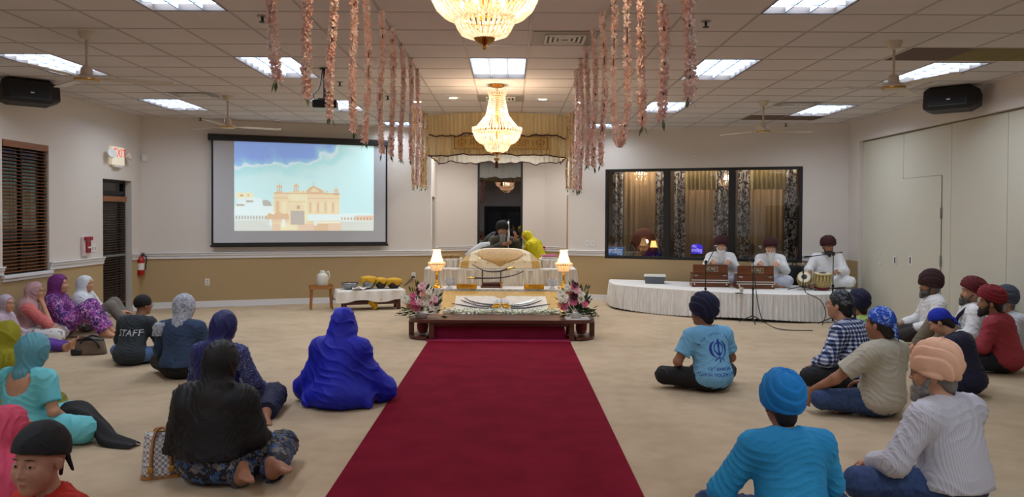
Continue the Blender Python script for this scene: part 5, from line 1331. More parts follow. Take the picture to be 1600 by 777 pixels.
# microphones
def mic(mb_parent, p, d):
    d = Vector(d).normalized(); p = Vector(p)
    MB().tube([p, p+d*.13], [.012, .017], 10).build('microphone', m_black, mb_parent, True); MB().sphere(p+d*.15, .027, 12).build('microphone_head', m_grey, mb_parent, True)
def micstand(pxb, pyb, pyt, boom, lab, z0=0, tilt=0):
    q = at_z(pxb, pyb, z0); H = at_y(pxb, pyt, q.y).z - z0
    r = thing('microphone_stand', lab, 'microphone stand', (q.x, q.y-.16, z0+.001))
    MB().tube([(0, 0, .06), (0, 0, H*.55)], .013, 8).build('lower_pole', m_black, r); MB().tube([(0, 0, H*.5), (0, 0, H)], .008, 8).build('upper_pole', m_grey if False else m_black, r)
    MB().lathe([(.018, H*.53), (.022, H*.55), (.018, H*.57)], 10).lathe([(.02, H-.03), (.026, H), (.02, H+.03)], 10).build('clutch', m_black, r)
    for k in range(3): a = 2*PI*k/3+.4; MB().tube([(0, 0, .12), (.22*math.cos(a), .22*math.sin(a), .008)], .009, 6).build('leg', m_black, r)
    b0, b1 = Vector(boom[0]), Vector(boom[1]); b0.z += H; b1.z += H
    MB().tube([b0, b1], .007, 8).build('boom', m_black, r); mic(r, b1, b1-b0+Vector((0, .0, .02))); return r
micstand(1098, 500, 409, ((-.03, -.1, -.06), (.2, .28, .17)), 'black boom microphone stand before the first harmonium player')
micstand(1171, 503, 406, ((-.12, -.1, -.03), (.18, .35, .14)), 'black boom microphone stand before the second harmonium player')
micstand(1294, 506, 396, ((.1, -.1, .03), (-.2, .35, -.06)), 'black boom microphone stand before the drummer, behind the plaid shirt')
q = at_z(1254, 455, SZ)
r = thing('drum_microphone', 'short tripod microphone standing on the stage beside the drums', 'microphone stand', (q.x, q.y-.02, SZ+.002))
MB().tube([(0, 0, .05), (0, 0, .3)], .009, 8).build('pole', m_black, r)
for k in range(3): a = 2*PI*k/3+.3; MB().tube([(0, 0, .09), (.26*math.cos(a), .26*math.sin(a), .008)], .009, 6).build('leg', m_black, r)
mic(r, (0, 0, .3), (.0, .1, 1))
o = MB().tube(chain2([at_z(1260, 459, SZ)+Vector((0, 0, .01)), at_y(1282, 470, 11.28), at_y(1290, 490, 11.22), floor_at(1285, 509)+Vector((0, 0, .012))], 8), .007, 6).build('microphone_cable', m_black, None, True); tag(o, 'black microphone cable falling over the stage skirt near the drums', 'cable')
q = floor_at(1171, 503); o = MB().tube(chain2([(q.x+.02, q.y-.175, .75), (q.x+.05, q.y-.19, .45), (q.x+.12, q.y-.17, .15), (q.x+.2, q.y-.16, .012), floor_at(1220, 516)+Vector((0, 0, .012)), floor_at(1270, 518)+Vector((0, 0, .012))], 8), .007, 6).build('microphone_cable', m_black, None, True); tag(o, 'black microphone cable trailing from the middle stand along the carpet by the stage', 'cable')
q = at_z(1155, 459, SZ); tag(MB().box(q.x-.06, q.x+.06, q.y-.02, q.y+.05, SZ+.001, SZ+.012).build('phone', m_blackgloss), 'dark phone lying on the stage between the harmoniums', 'phone')
q = at_z(1159, 457, SZ); r = thing('drinking_glass', 'small glass standing on the stage edge between the harmoniums', 'glass', (q.x, q.y+.02, SZ+.001)); MB().lathe([(.028, 0), (.034, .08), (.031, .08), (.026, .006)], 14, cap=False).build('tumbler', mat('pale glass', (196, 190, 170), .1, spec=1, alpha=.6), r, True)

# ================================================================== WINDOW SILL SIGNS
m_blue = mat('blue lit sign', (20, 110, 190), .4, emit=(20, 116, 205), estr=.35)
def sillp(px): u, z = WBR.uz(px, 402, .0); return u
u0_, u1_ = sillp(948), sillp(972.5)
r = thing('blue_sign', 'blue sign with white script standing inside the big window corner', 'sign', M=WBR.mat((u0_+u1_)/2, zb+.06, -.056-.03)); w_ = (u1_-u0_)/2; hh = WBR.uz(960, 387, 0)[1]-zb-.06
MB().box(-w_, w_, 0, .015, 0, hh, 0, None, .003).build('panel', m_blue, r); v_, f_ = text_polys('ਵਾਹਿਗੁਰੂ', hh*.8)
wx = max(a for a, c, _ in v_)-min(a for a, c, _ in v_); MB().add([(a*w_*1.8/wx, -.002, c+hh*.26) for a, c, _ in v_], f_).build('lettering', mat('white sign lettering', (235, 245, 250), .4, emit=(235, 245, 255), estr=.5), r)
def kh(px, H, m, lab, dz=0):
    r = thing('khanda_ornament', lab, 'ornament', M=WBR.mat(sillp(px), zb+.06+dz, -.10)); v_, f_ = khanda_polys(24)
    MB().add([(a*H*.95, 0, c*H+H*.5+.02) for a, c, _ in v_]+[(a*H*.95, .012, c*H+H*.5+.02) for a, c, _ in v_], f_+[tuple(reversed([i+len(v_) for i in f])) for f in f_]).build('emblem', m, r); MB().box(-.06, .06, -.03, .04, 0, .025).build('base', m, r)
kh(982, .23, mat('pale green metal', (150, 176, 164), .35, .4), 'pale green sword-and-ring ornament on the window sill by the blue sign')
kh(995, .17, m_brass, 'smaller brass sword-and-ring ornament on the window sill')
q = WBR.p(sillp(1017), zb+.23, -.32)
r = thing('sill_lamp', 'small lit fabric lamp behind the glass near the first mullion', 'lamp', q); MB().lathe([(.075, 0), (.045, .13)], 18, cap=False).build('shade', mat('lit lamp shade', (255, 214, 150), .6, emit=(255, 196, 110), estr=1.6), r, True); MB().lathe([(.04, -.19), (.012, -.17), (.012, 0)], 12).build('base', m_brass, r)
u0_, u1_ = sillp(1078.5), sillp(1097.5); w_ = (u1_-u0_)/2
r = thing('purple_sign', 'glowing purple etched sign on a black base behind the window', 'sign', M=WBR.mat((u0_+u1_)/2, zb+.056, -.056-.05)); MB().box(-w_, w_, -.02, .03, 0, .07).build('base', m_black, r)
pts = [(-w_*.95, .07), (w_*.95, .07), (w_*.98, .2), (w_*.7, .25), (0, .265), (-w_*.9, .24)]
MB().add([(x, 0, z) for x, z in pts]+[(x, .01, z) for x, z in pts], [tuple(range(6)), tuple(reversed(range(6, 12)))]).build('panel', mat('violet glow', (60, 50, 160), .3, emit=(70, 50, 255), estr=.7), r)
v_, f_ = text_polys('ਧੰਨ', .07); v2, f2 = text_polys('ਵਾਹਿਗੁਰੂ', .085); MB().add([(a-.05, -.004, c+.185) for a, c, _ in v_]+[(a*.8, -.004, c+.105) for a, c, _ in v2], f_+[tuple(i+len(v_) for i in f) for f in f2]).build('lettering', mat('violet white', (230, 220, 255), .3, emit=(220, 205, 255), estr=1.0), r)
q = WBR.p(sillp(1002), zb-.2, -.3)
o = MB().sphere((0, 0, .3), (.3, .07, .52), 20).build('red_hanging', mat('dull red cloth', (104, 46, 38), .8), None, True, q); tag(o, 'dim red cloth heap behind the glass near the small lamp', 'cloth')

# light inside the alcove: recessed downlights under the canopy
for (x, y) in ((AX-.5, 13.9), (AX+.5, 13.9), (AX-.6, 15.7), (AX+.6, 15.7)):
    r = thing('canopy_downlight', 'recessed downlight above the throne hidden by the canopy cloth', 'downlight', (x, y, CEIL), group='downlights inside the canopy'); MB().lathe([(0, -.003), (.07, -.004)], 20, 0, None, False).build('lamp', m_warm, r)
    l = bpy.data.lights.new('canopy_spot', 'SPOT'); l.energy = 60 if y < 15 else 100; l.spot_size = 2.4 if y < 15 else 2.9; l.spot_blend = .6; l.color = (.96, .97, 1); l.shadow_soft_size = .08; lo = bpy.data.objects.new('canopy_spot', l); COL.objects.link(lo); lo.location = (x, y, CEIL-.02)
# ================================================================== FIGURES: distance-field bodies and clothes, meshed by surface nets
V3 = lambda *a: np.array(a, dtype=np.float64)
def surfnets(D, org, h):
    S = D < 0; nx, ny, nz = D.shape
    c = np.zeros((nx-1, ny-1, nz-1), np.int8); offs = [(i, j, k) for i in (0, 1) for j in (0, 1) for k in (0, 1)]
    for i, j, k in offs: c += S[i:nx-1+i, j:ny-1+j, k:nz-1+k]
    act = (c > 0) & (c < 8); idx = np.full(act.shape, -1, np.int64); n = int(act.sum()); idx[act] = np.arange(n)
    I, J, K = np.nonzero(act); vals = np.stack([D[I+i, J+j, K+k] for i, j, k in offs])
    acc = np.zeros((n, 3)); cnt = np.zeros(n); O = np.array(offs, float)
    for a in range(8):
        for b in range(a+1, 8):
            if abs(O[a]-O[b]).sum() != 1: continue
            va, vb = vals[a], vals[b]; m = (va < 0) != (vb < 0); t = np.where(m, va/np.where(m, va-vb, 1), 0)
            acc += np.where(m[:, None], O[a]+t[:, None]*(O[b]-O[a]), 0); cnt += m
    V = (np.stack([I, J, K], 1)+acc/np.maximum(cnt, 1)[:, None])*h+org
    F_ = []
    for ax in range(3):
        sl = [slice(None)]*3; s0, s1 = list(sl), list(sl); s0[ax] = slice(0, -1); s1[ax] = slice(1, None)
        A, B = S[tuple(s0)], S[tuple(s1)]; ch = A != B; o1, o2 = [(1, 2), (2, 0), (0, 1)][ax]
        e = np.array(np.nonzero(ch)).T
        e = e[(e[:, o1] > 0) & (e[:, o2] > 0) & (e[:, o1] < D.shape[o1]-1) & (e[:, o2] < D.shape[o2]-1)]
        if not len(e): continue
        def cell(d1, d2):
            q = e.copy(); q[:, o1] -= d1; q[:, o2] -= d2; return idx[q[:, 0], q[:, 1], q[:, 2]]
        q = np.stack([cell(1, 1), cell(0, 1), cell(0, 0), cell(1, 0)], 1); ins = A[e[:, 0], e[:, 1], e[:, 2]]
        q[~ins] = q[~ins][:, ::-1]; F_.append(q)
    Fq = np.concatenate(F_) if F_ else np.zeros((0, 4), int); return V, Fq[(Fq >= 0).all(1)]
def cap(a, b, ra, rb=None, k=.03): return ('c', V3(*a), V3(*b), ra, ra if rb is None else rb, k)
def flatcap(a, b, ra, rb=None, k=.02): return ('f', V3(*a), V3(*b), ra, ra if rb is None else rb, k)
def ell(c, r, k=.04, R=None): return ('e', V3(*c), V3(*r), k, R)
def sub(c, r, k=.01, R=None): return ('s', V3(*c), V3(*r), k, R)
def cut(p, n, k=0): n = V3(*n); return ('cut', V3(*p), n/np.linalg.norm(n))
def sdf(prims, h):
    lo, hi = np.full(3, 1e9), np.full(3, -1e9)
    def box(p):
        if p[0] in 'cf': r = max(p[3], p[4]); return np.minimum(p[1], p[2])-r, np.maximum(p[1], p[2])+r
        r = p[2] if p[4] is None else np.abs(p[4]) @ p[2]; return p[1]-r, p[1]+r
    for p in prims:
        if p[0] in ('c', 'f', 'e'): a, b = box(p); lo = np.minimum(lo, a); hi = np.maximum(hi, b)
    lo -= 3*h; hi += 3*h; n = np.ceil((hi-lo)/h).astype(int)+1; ax = [lo[i]+h*np.arange(n[i]) for i in range(3)]
    D = np.full(n, .2, np.float32)
    for p in prims:
        if p[0] == 'cut':
            d = ((ax[0]-p[1][0])*p[2][0])[:, None, None]+((ax[1]-p[1][1])*p[2][1])[None, :, None]+((ax[2]-p[1][2])*p[2][2])[None, None, :]
            D = np.maximum(D, d.astype(np.float32)); continue
        k = p[5] if p[0] in 'cf' else p[3]; a, b = box(p); i0 = np.maximum(0, np.floor((a-k-2*h-lo)/h).astype(int)); i1 = np.minimum(n, np.ceil((b+k+2*h-lo)/h).astype(int)+1)
        if (i1 <= i0).any(): continue
        X, Y, Z = [ax[i][i0[i]:i1[i]].astype(np.float32) for i in range(3)]; X, Y, Z = X[:, None, None], Y[None, :, None], Z[None, None, :]
        if p[0] in 'cf':
            A, B = p[1], p[2]; d = B-A; L2 = float(d @ d)+1e-12; px_, py_, pz_ = X-A[0], Y-A[1], Z-A[2]
            tt = (px_*d[0]+py_*d[1]+pz_*d[2])/L2; t = np.clip(tt, 0, 1)
            v = np.sqrt((px_-t*d[0])**2+(py_-t*d[1])**2+(pz_-t*d[2])**2)-(p[3]+t*(p[4]-p[3]))
            if p[0] == 'f': v = np.maximum(v, (tt-1)*math.sqrt(L2))
        else:
            qx, qy, qz = X-p[1][0], Y-p[1][1], Z-p[1][2]
            if p[4] is not None:
                R = p[4]; qx, qy, qz = [R[0, i]*qx+R[1, i]*qy+R[2, i]*qz for i in range(3)]
            r = p[2]; k0 = np.sqrt((qx/r[0])**2+(qy/r[1])**2+(qz/r[2])**2); k1 = np.sqrt((qx/r[0]**2)**2+(qy/r[1]**2)**2+(qz/r[2]**2)**2); v = k0*(k0-1)/np.maximum(k1, 1e-6)
        s = tuple(slice(i0[i], i1[i]) for i in range(3)); Q = D[s]
        if p[0] == 's':
            v = -v; hh = np.clip(.5-.5*(Q-v)/k, 0, 1); D[s] = Q*(1-hh)+v*hh+k*hh*(1-hh)
        else:
            hh = np.clip(.5+.5*(Q-v)/k, 0, 1); D[s] = Q*(1-hh)+v*hh-k*hh*(1-hh)
    return surfnets(D, lo, h)
def vnorm(V, Fq):
    n = np.cross(V[Fq[:, 2]]-V[Fq[:, 0]], V[Fq[:, 3]]-V[Fq[:, 1]]); N = np.zeros_like(V)
    for i in range(4): np.add.at(N, Fq[:, i], n)
    return N/np.maximum(np.linalg.norm(N, axis=1), 1e-12)[:, None]
def smooth(V, Fq, it=2, f=.5):
    for _ in range(it):
        A = np.zeros_like(V); c = np.zeros(len(V))
        for i in range(4):
            for j in (1, 3): np.add.at(A, Fq[:, i], V[Fq[:, (i+j) % 4]]); np.add.at(c, Fq[:, i], 1)
        V = V*(1-f)+f*A/np.maximum(c, 1)[:, None]
    return V
def folds(V, N, amp, seed, fr=(30, 92), bias=None):
    R = np.random.RandomState(seed); W = V+.05*np.sin(V[:, [1, 2, 0]]*11+R.rand(3)*6)+.02*np.sin(V[:, [2, 0, 1]]*27+R.rand(3)*6); f = 0
    for j in range(5):
        d = R.randn(3); 
        if bias is not None: d = d*.55+np.array(bias)*2.0
        d /= np.linalg.norm(d); s = np.sin(W @ d*R.uniform(*fr)+R.rand()*6); m = np.clip(.5+.8*np.sin(V @ R.randn(3)*9+R.rand()*6), 0, 1.2)**1.6
        f = f+(1-2*np.abs(s)**.55)*m*.6
    return V+N*(amp*1.25*np.tanh(f))[:, None]
def npmesh(name, V, Fq, m, parent, mi=None):
    me = bpy.data.meshes.new(name); me.vertices.add(len(V)); me.vertices.foreach_set('co', np.ascontiguousarray(V, np.float32).ravel())
    me.loops.add(len(Fq)*4); me.loops.foreach_set('vertex_index', np.ascontiguousarray(Fq, np.int32).ravel())
    me.polygons.add(len(Fq)); me.polygons.foreach_set('loop_start', np.arange(0, len(Fq)*4, 4, dtype=np.int32))
    for x in (m if isinstance(m, (list, tuple)) else [m]): me.materials.append(x)
    me.polygons.foreach_set('use_smooth', np.ones(len(Fq), bool))
    if mi is not None: me.polygons.foreach_set('material_index', mi.astype(np.int32))
    me.update(calc_edges=True); me.validate(); o = bpy.data.objects.new(name, me); COL.objects.link(o); o.parent = parent; return o

SKIN = {k: mat('skin '+k, c, .55, sub=.12, c2=c2, nscale=14, spec=.35) for k, c, c2 in (('brown', (150, 104, 78), (162, 114, 86)), ('light', (190, 140, 110), (200, 150, 120)), ('deep', (122, 82, 60), (132, 90, 66)), ('fair', (206, 160, 132), (214, 170, 142)), ('child', (170, 122, 98), (180, 132, 106)))}
LIP = mat('lips', (136, 78, 70), .45); EYEW = mat('eye white', (226, 222, 216), .2); IRIS = mat('dark iris', (24, 16, 12), .1); HAIR = mat('black hair', (22, 18, 17), .5, bump=.5, bscale=60, bstretch=(6, 6, .6)); HAIRG = mat('grey hair', (120, 114, 108), .6)
GREYB = mat('grey beard', (176, 172, 168), .8, c2=(120, 116, 112), nscale=30, bump=.5, bscale=70, bstretch=(5, 5, .6)); WHITEB = mat('white beard', (226, 224, 220), .8, bump=.5, bscale=70, bstretch=(5, 5, .6)); DARKB = mat('dark beard', (34, 28, 26), .7, bump=.5, bscale=70, bstretch=(5, 5, .6)); SALTB = mat('salt and pepper beard', (110, 104, 100), .8, c2=(60, 56, 54), nscale=26, bump=.5, bscale=70, bstretch=(5, 5, .6))
def cloth(name, c, **k):
    k.setdefault('bump', .25); k.setdefault('bscale', 16); k.setdefault('rough', .8); return mat(name, c, **k)
def rotz(a): return np.array([[math.cos(a), -math.sin(a), 0], [math.sin(a), math.cos(a), 0], [0, 0, 1]])
def rotx(a): return np.array([[1, 0, 0], [0, math.cos(a), -math.sin(a)], [0, math.sin(a), math.cos(a)]])
def roty(a): return np.array([[math.cos(a), 0, math.sin(a)], [0, 1, 0], [-math.sin(a), 0, math.cos(a)]])
unit = lambda v: np.asarray(v, float)/np.linalg.norm(v)

def hand(w, d, nrm, side, curl=.5, f=1.0):
    """palm and five fingers from wrist w along d; nrm the palm's facing; side +1 when the thumb lies along d x nrm"""
    w, d = V3(*w), unit(d); nrm = unit(V3(*nrm)-d*(V3(*nrm) @ d)); s = np.cross(d, nrm)*side; P = []
    for i, (o, L) in enumerate(((.030, .92), (.010, 1.0), (-.010, .95), (-.028, .76))):
        kn = w+f*(d*(.088-.004*abs(i-1))+s*o); P.append(cap(w+d*.012*f+s*o*.55*f, kn, .0165*f, .0125*f, .012)); a = curl*.5; p = kn
        for j, l in enumerate((.043, .027, .021)):
            e = d*math.cos(a)+nrm*math.sin(a)+s*o*.8; e = unit(e); q = p+e*l*L*f; P.append(cap(p, q, (.0098-.0011*j)*f, (.0092-.0012*j)*f, .004)); p = q; a += curl*.75
    p = w+f*(d*.028+s*.026); e = unit(d*.62+s*.72+nrm*.35); q = p+e*.044*f; P.append(cap(p, q, .0135*f, .0108*f, .008)); e = unit(d*.85+s*.35+nrm*(.35+.4*curl)); P.append(cap(q, q+e*.032*f, .0105*f, .0085*f, .004)); return P
def foot(a, t, up, f=1.0, side=1):
    """heel, sole and five toes below ankle a; t toward the toes, up away from the sole"""
    a, t = V3(*a), unit(t); up = unit(V3(*up)-t*(V3(*up) @ t)); s = np.cross(t, up)*side; b = a-up*.045*f
    P = [cap(a, b-t*.03*f, .034*f, .03*f, .03), cap(b-t*.035*f, b+t*.06*f, .029*f, .03*f, .03), cap(a+t*.015*f, b+t*.10*f+up*.0, .03*f, .022*f, .03), cap(b+t*.05*f, b+t*.135*f+s*.022*f, .026*f, .02*f, .02), cap(b+t*.05*f, b+t*.12*f-s*.024*f, .024*f, .017*f, .02)]
    for i, (o, L, r) in enumerate(((.030, .05, .0135), (.011, .05, .0102), (-.005, .044, .0098), (-.02, .037, .0094), (-.034, .03, .009))):
        p = b+f*(t*(.14-.016*max(0, i-1)*.6)+s*o-up*.006); P.append(cap(p-t*.02*f, p+t*L*.6*f, r*1.05*f, r*f, .006))
    return P

POSES = {
 'cross': dict(kn=[(-.35, .25, .12), (.35, .25, .115)], an=[(.09, .34, .06), (-.10, .22, .065)], ft=[(1, .05, -.1), (-1, .1, -.1)], fu=[(.1, .7, .8), (.1, .7, .8)]),
 'crosslow': dict(kn=[(-.38, .22, .10), (.38, .22, .10)], an=[(.06, .32, .055), (-.08, .2, .06)], ft=[(1, .05, -.1), (-1, .1, -.1)], fu=[(.1, .7, .8), (.1, .7, .8)]),
 'right': dict(kn=[(-.12, .42, .11), (.30, .36, .10)], an=[(.28, .16, .07), (.46, -.02, .06)], ft=[(.9, -.4, 0), (.6, -.8, 0)], fu=[(0, .3, 1), (0, .3, 1)]),
 'rightback': dict(kn=[(-.14, .40, .11), (.26, .40, .12)], an=[(.23, -.08, .075), (.37, .02, .08)], ft=[(.55, -.82, -.12), (.85, -.5, -.08)], fu=[(-.2, -.0, -1), (-.3, .0, -1)]),
 'knees': dict(kn=[(-.12, .34, .40), (.12, .36, .38)], an=[(-.10, .56, .09), (.10, .58, .09)], ft=[(-.1, 1, -.1), (.1, 1, -.1)], fu=[(0, .1, 1), (0, .1, 1)]),
 'oneknee': dict(kn=[(-.16, .34, .40), (.38, .26, .12)], an=[(-.16, .54, .09), (-.02, .40, .065)], ft=[(-.1, 1, -.1), (-1, .3, -.1)], fu=[(0, .1, 1), (0, .6, .8)]),
 'kneeright': dict(kn=[(.02, .42, .12), (.46, .10, .11)], an=[(.34, .34, .07), (.22, .40, .06)], ft=[(1, .1, 0), (.6, .8, 0)], fu=[(0, .3, 1), (0, .3, 1)]),
 'legsout': dict(kn=[(-.10, .46, .12), (.10, .46, .13)], an=[(-.08, .86, .06), (.08, .86, .065)], ft=[(-.2, .5, .8), (.2, .5, .8)], fu=[(0, -.9, .5), (0, -.9, .5)]),
 'stand': None,
}
def person(px, py, ptop, rz, label, pose='cross', lean=.06, hy=0, hp=0, hroll=0, skin='brown', top=None, bottom=None, head=None, veil=None, beard=None, face=False, arms=None, handc=(.5, .5), s=None, z0=0.0, xy=None, vox=None, hands=True, feet=True, girth=1.0, sleeve='long', child=False, hairm=None, barefoot=True, glasses=False, hair=False, tweak=None, shw=.178, folds_amp=.0045, nopants=False, seed=None, group=None, bias=(.1, 0, .45), hx=None):
    rz = math.radians(rz); hy, hp, hroll = math.radians(hy), math.radians(hp), math.radians(hroll)
    if xy is None:
        q = floor_at(px, py); base = V3(q.x, q.y, 0)+V3(-math.sin(rz)*.11, math.cos(rz)*.11, 0)*1.0
    else: base = V3(xy[0], xy[1], 0)
    base[2] = z0; seed = seed if seed is not None else int(abs(px)*7+py); rs = random.Random(seed)
    # ---- skeleton, metres for a 1.72 m adult
    J = {}
    pelvis, waist = V3(0, 0, .118), V3(0, -.015+lean*.35, .27)
    chest, neck = V3(0, -.012+lean*.9, .415), V3(0, -.005+lean*1.35, .545)
    sh = [V3(-shw, lean*1.15-.008, .492), V3(shw, lean*1.15-.008, .492)]
    el = [V3(-.265, .06+lean, .27), V3(.265, .06+lean, .27)]; wr = [V3(-.22, .27, .20), V3(.22, .27, .20)]
    kn = an = None
    if pose != 'stand':
        p_ = POSES[pose]; kn = [V3(*a) for a in p_['kn']]; an = [V3(*a) for a in p_['an']]; ftd = p_['ft']; ftu = p_['fu']
        hipj = [V3(-.092, .02, .12), V3(.092, .02, .12)]
    else:
        hipj = [V3(-.09, 0, .115), V3(.09, 0, .115)]; kn = [V3(-.1, .02, -.36), V3(.1, .02, -.36)]; an = [V3(-.1, -.01, -.74), V3(.1, -.01, -.74)]; ftd = [(-.1, 1, 0), (.1, 1, 0)]; ftu = [(0, 0, 1)]*2
        wr = [V3(-.26, .08, .02), V3(.26, .08, .02)]; el = [V3(-.25, -.01, .24), V3(.25, -.01, .24)]
    if arms:
        for i in (0, 1):
            if arms[i]: el[i], wr[i] = V3(*arms[i][0]), V3(*arms[i][1])
    hs = 1.22 if child else 1.0
    RH = rotz(hy) @ rotx(-hp) @ roty(hroll)
    hc = neck+V3(0, .028+lean*.35, .03)+RH @ V3(0, .012, (.112 if head and head[0] == 'turban' else .122)*hs)
    htop = {'turban': .192, 'patka': .128, 'beanie': .14, 'veil': .142, None: .122}[head[0] if head else ('veil' if veil else None)]*hs
    if s is None or hx is not None:
        auto = s is None; s = s or .95
        for _ in range(4):
            wh = base + s*(rotz(rz) @ hc); 
            if hx is not None: base[0] += (at_y(hx, ptop, wh[1]).x-wh[0])
            if auto: s = max(.7, min(1.2, (at_y(hx or px, ptop, wh[1]).z-z0)/(hc[2]+htop*math.cos(hp))))
    if tweak: tweak(locals())
    H = lambda *a: hc+RH @ (V3(*a)*hs)
    # ---- body, one continuous skin
    B = [ell(pelvis, (.165*girth, .135, .115), .06), ell(waist, (.14*girth, .105*girth, .13), .06), ell(chest, (.165*girth**.5, .11, .165), .06), cap(sh[0], sh[1], .055, None, .05), cap(neck+V3(0, -.02, -.03), sh[0]+V3(.04, 0, .012), .05, .045, .04), cap(neck+V3(0, -.02, -.03), sh[1]+V3(-.04, 0, .012), .05, .045, .04),
         cap(neck+V3(0, -.012, -.04), H(0, -.012, -.06), .056, .052, .03)]
    for i in (0, 1):
        sg = -1 if i == 0 else 1
        B += [cap(sh[i], el[i], .052, .04, .03), cap(el[i], wr[i], .041, .027, .02)]
        if hands:
            d = unit(wr[i]-el[i]); hd = d if not arms or not arms[i] or len(arms[i]) < 3 else unit(arms[i][2]); nr = (0, -.2, -1) if not arms or not arms[i] or len(arms[i]) < 4 else arms[i][3]
            B += hand(wr[i]+hd*.005, hd, nr, 1 if i == 0 else -1, handc[i], 1.0)
        B += [cap(hipj[i], kn[i], .088, .058, .03), cap(kn[i], an[i], .056, .036, .02)]
        if feet: B += foot(an[i], ftd[i], ftu[i], 1.0, -sg)
    HB = [ell(H(0, -.012, .03), V3(.075, .094, .092)*hs, .03, RH), ell(H(0, .03, -.035), V3(.060, .064, .072)*hs, .03, RH), ell(H(0, .062, -.088), V3(.028, .026, .022)*hs, .03, RH)]
    for sx in (-1, 1):
        HB += [ell(H(sx*.034, .062, -.02), V3(.028, .026, .026)*hs, .02, RH), ell(H(sx*.079, -.006, -.008), V3(.009, .020, .030)*(hs if not child else .98), .008, RH @ rotz(sx*.35))]+([] if child else [ell(H(sx*.03, .080, .036), V3(.028, .012, .009)*hs, .014, RH)])
    ch = 1 if child else 0
    if child: HB += [ell(H(sx*.031, .050, -.042), V3(.031, .030, .033)*hs, .02, RH) for sx in (-1, 1)]
    HB += [cap(H(0, .084-.004*ch, .022), H(0, .108-.012*ch, -.022), (.0085-.001*ch)*hs, (.0125-.0025*ch)*hs, .012), ell(H(.012, .100-.010*ch, -.026), V3(.0085-.001*ch, .010, .008)*hs, .006, RH), ell(H(-.012, .100-.010*ch, -.026), V3(.0085-.001*ch, .010, .008)*hs, .006, RH)]
    for sx in (-1, 1): HB += [sub(H(sx*.031, .094, .012), V3(.0185, .014, .0125)*hs, .012, RH), ell(H(sx*.031, .074, .011), V3(.0158, .0128, .0138)*hs, .004, RH), sub(H(sx*.031, .092, .0105), V3(.0128+.0012*ch, .013, .0050-.0006*ch)*hs, .003, RH)]
    lw = 1-.2*ch; HB += [ell(H(0, .088, -.052), V3(.022*lw, .010, .0065)*hs, .006, RH), ell(H(0, .086, -.0635), V3(.019*lw, .010, .0065)*hs, .005, RH), sub(H(0, .099, -.0575), V3(.020*lw, .004, .0016-.0006*ch)*hs, .003, RH)]
    B += HB
    dist = math.hypot(base[0], base[1]); vx = vox or (.0045 if dist < 3 else .0062 if dist < 5.2 else .0078 if dist < 9 else .0085)
    root = thing('person', label, 'person', base, rz, group); root.scale = (s, s, s)
    Vb, Fb = sdf(B, vx); Vb = smooth(Vb, Fb, 1, .35)
    if pose != 'stand': Vb[:, 2] = np.maximum(Vb[:, 2], .004)
    hl = (Vb-hc) @ RH / hs; lipv = (np.abs(hl[:, 0]) < (.017 if child else .021)-.25*np.abs(hl[:, 2]+.058)) & (hl[:, 1] > .083) & (np.abs(hl[:, 2]+.058) < (.0072 if child else .0105))
    npmesh('body', Vb, Fb, [SKIN[skin], mat('child lips', (164, 100, 90), .45) if child else LIP], root, lipv[Fb].all(1).astype(int))
    hm = Matrix.Identity(4)
    for a in range(3):
        hm[a][3] = hc[a]
        for b in range(3): hm[a][b] = RH[a, b]*hs
    if face:
        for sx in (-1, 1):
            MB().sphere((sx*.031, .0732, .0112), .0124, 14, 0).build('eye', EYEW, root, True).matrix_local = hm
            e = MB().sphere((sx*.031-.0015, .0815, .0108), (.0062 if not child else .0072, .0046, .0062 if not child else .0072), 12).build('iris', IRIS, root, True); e.matrix_local = hm
            MB().tube([(sx*.015, .0925 if not child else .0850, .0345 if not child else .0365), (sx*.032, .0910 if not child else .0835, .0385), (sx*.05, .078 if not child else .072, .0345)], [.0028, .0036, .0016] if not child else [.0012, .0026, .0008], 6).build('eyebrow', HAIRG if beard in ('white',) else HAIR, root, True).matrix_local = hm
    # ---- clothes
    grow = lambda L, e: [(p[0], p[1], p[2], p[3]+e, p[4]+e, p[5]) if p[0] in 'cf' else (p[0], p[1], p[2]+e, p[3], p[4]) for p in L]
    torso = [ell(pelvis+V3(0, -.008, .03), (.176*girth, .145, .118), .07), ell(waist, (.145*girth, .11*girth, .13), .07), ell(chest, (.165*girth**.5, .112, .165), .07), cap(sh[0], sh[1], .056, None, .06), cap(neck+V3(0, -.022, -.035), sh[0]+V3(.03, 0, .01), .052, .045, .05), cap(neck+V3(0, -.022, -.035), sh[1]+V3(-.03, 0, .01), .052, .045, .05)]
    def sleeves(kind):
        o = []
        for i in (0, 1):
            if kind == 'long': o += [cap(sh[i], el[i], .057, .048, .03), flatcap(el[i], wr[i]-(wr[i]-el[i])*.03, .047, .036, .025)]
            elif kind == 'short': o += [flatcap(sh[i], sh[i]+(el[i]-sh[i])*.72, .06, .058, .03)]
            elif kind == 'elbow': o += [flatcap(sh[i], el[i], .058, .052, .03)]
        return o
    legs = []
    for i in (0, 1): legs += [cap(hipj[i], kn[i], .092, .066, .04), flatcap(kn[i], an[i]-(an[i]-kn[i])*.02, .064, .047, .03)]
    if bottom:
        nm, m, loose = bottom
        L = [ell(pelvis+V3(0, -.002, 0), (.168*girth, .14, .118), .05)]+grow(legs, loose)
        if pose != 'stand': L.append(cut((0, 0, .006), (0, 0, -1)))
        Vc, Fc = sdf(grow(L[:1], .004)+L[1:], max(vx, .0075)); Vc = smooth(Vc, Fc, 2); Vc = folds(Vc, vnorm(Vc, Fc), .004, seed+1); npmesh(nm, Vc, Fc, m, root)
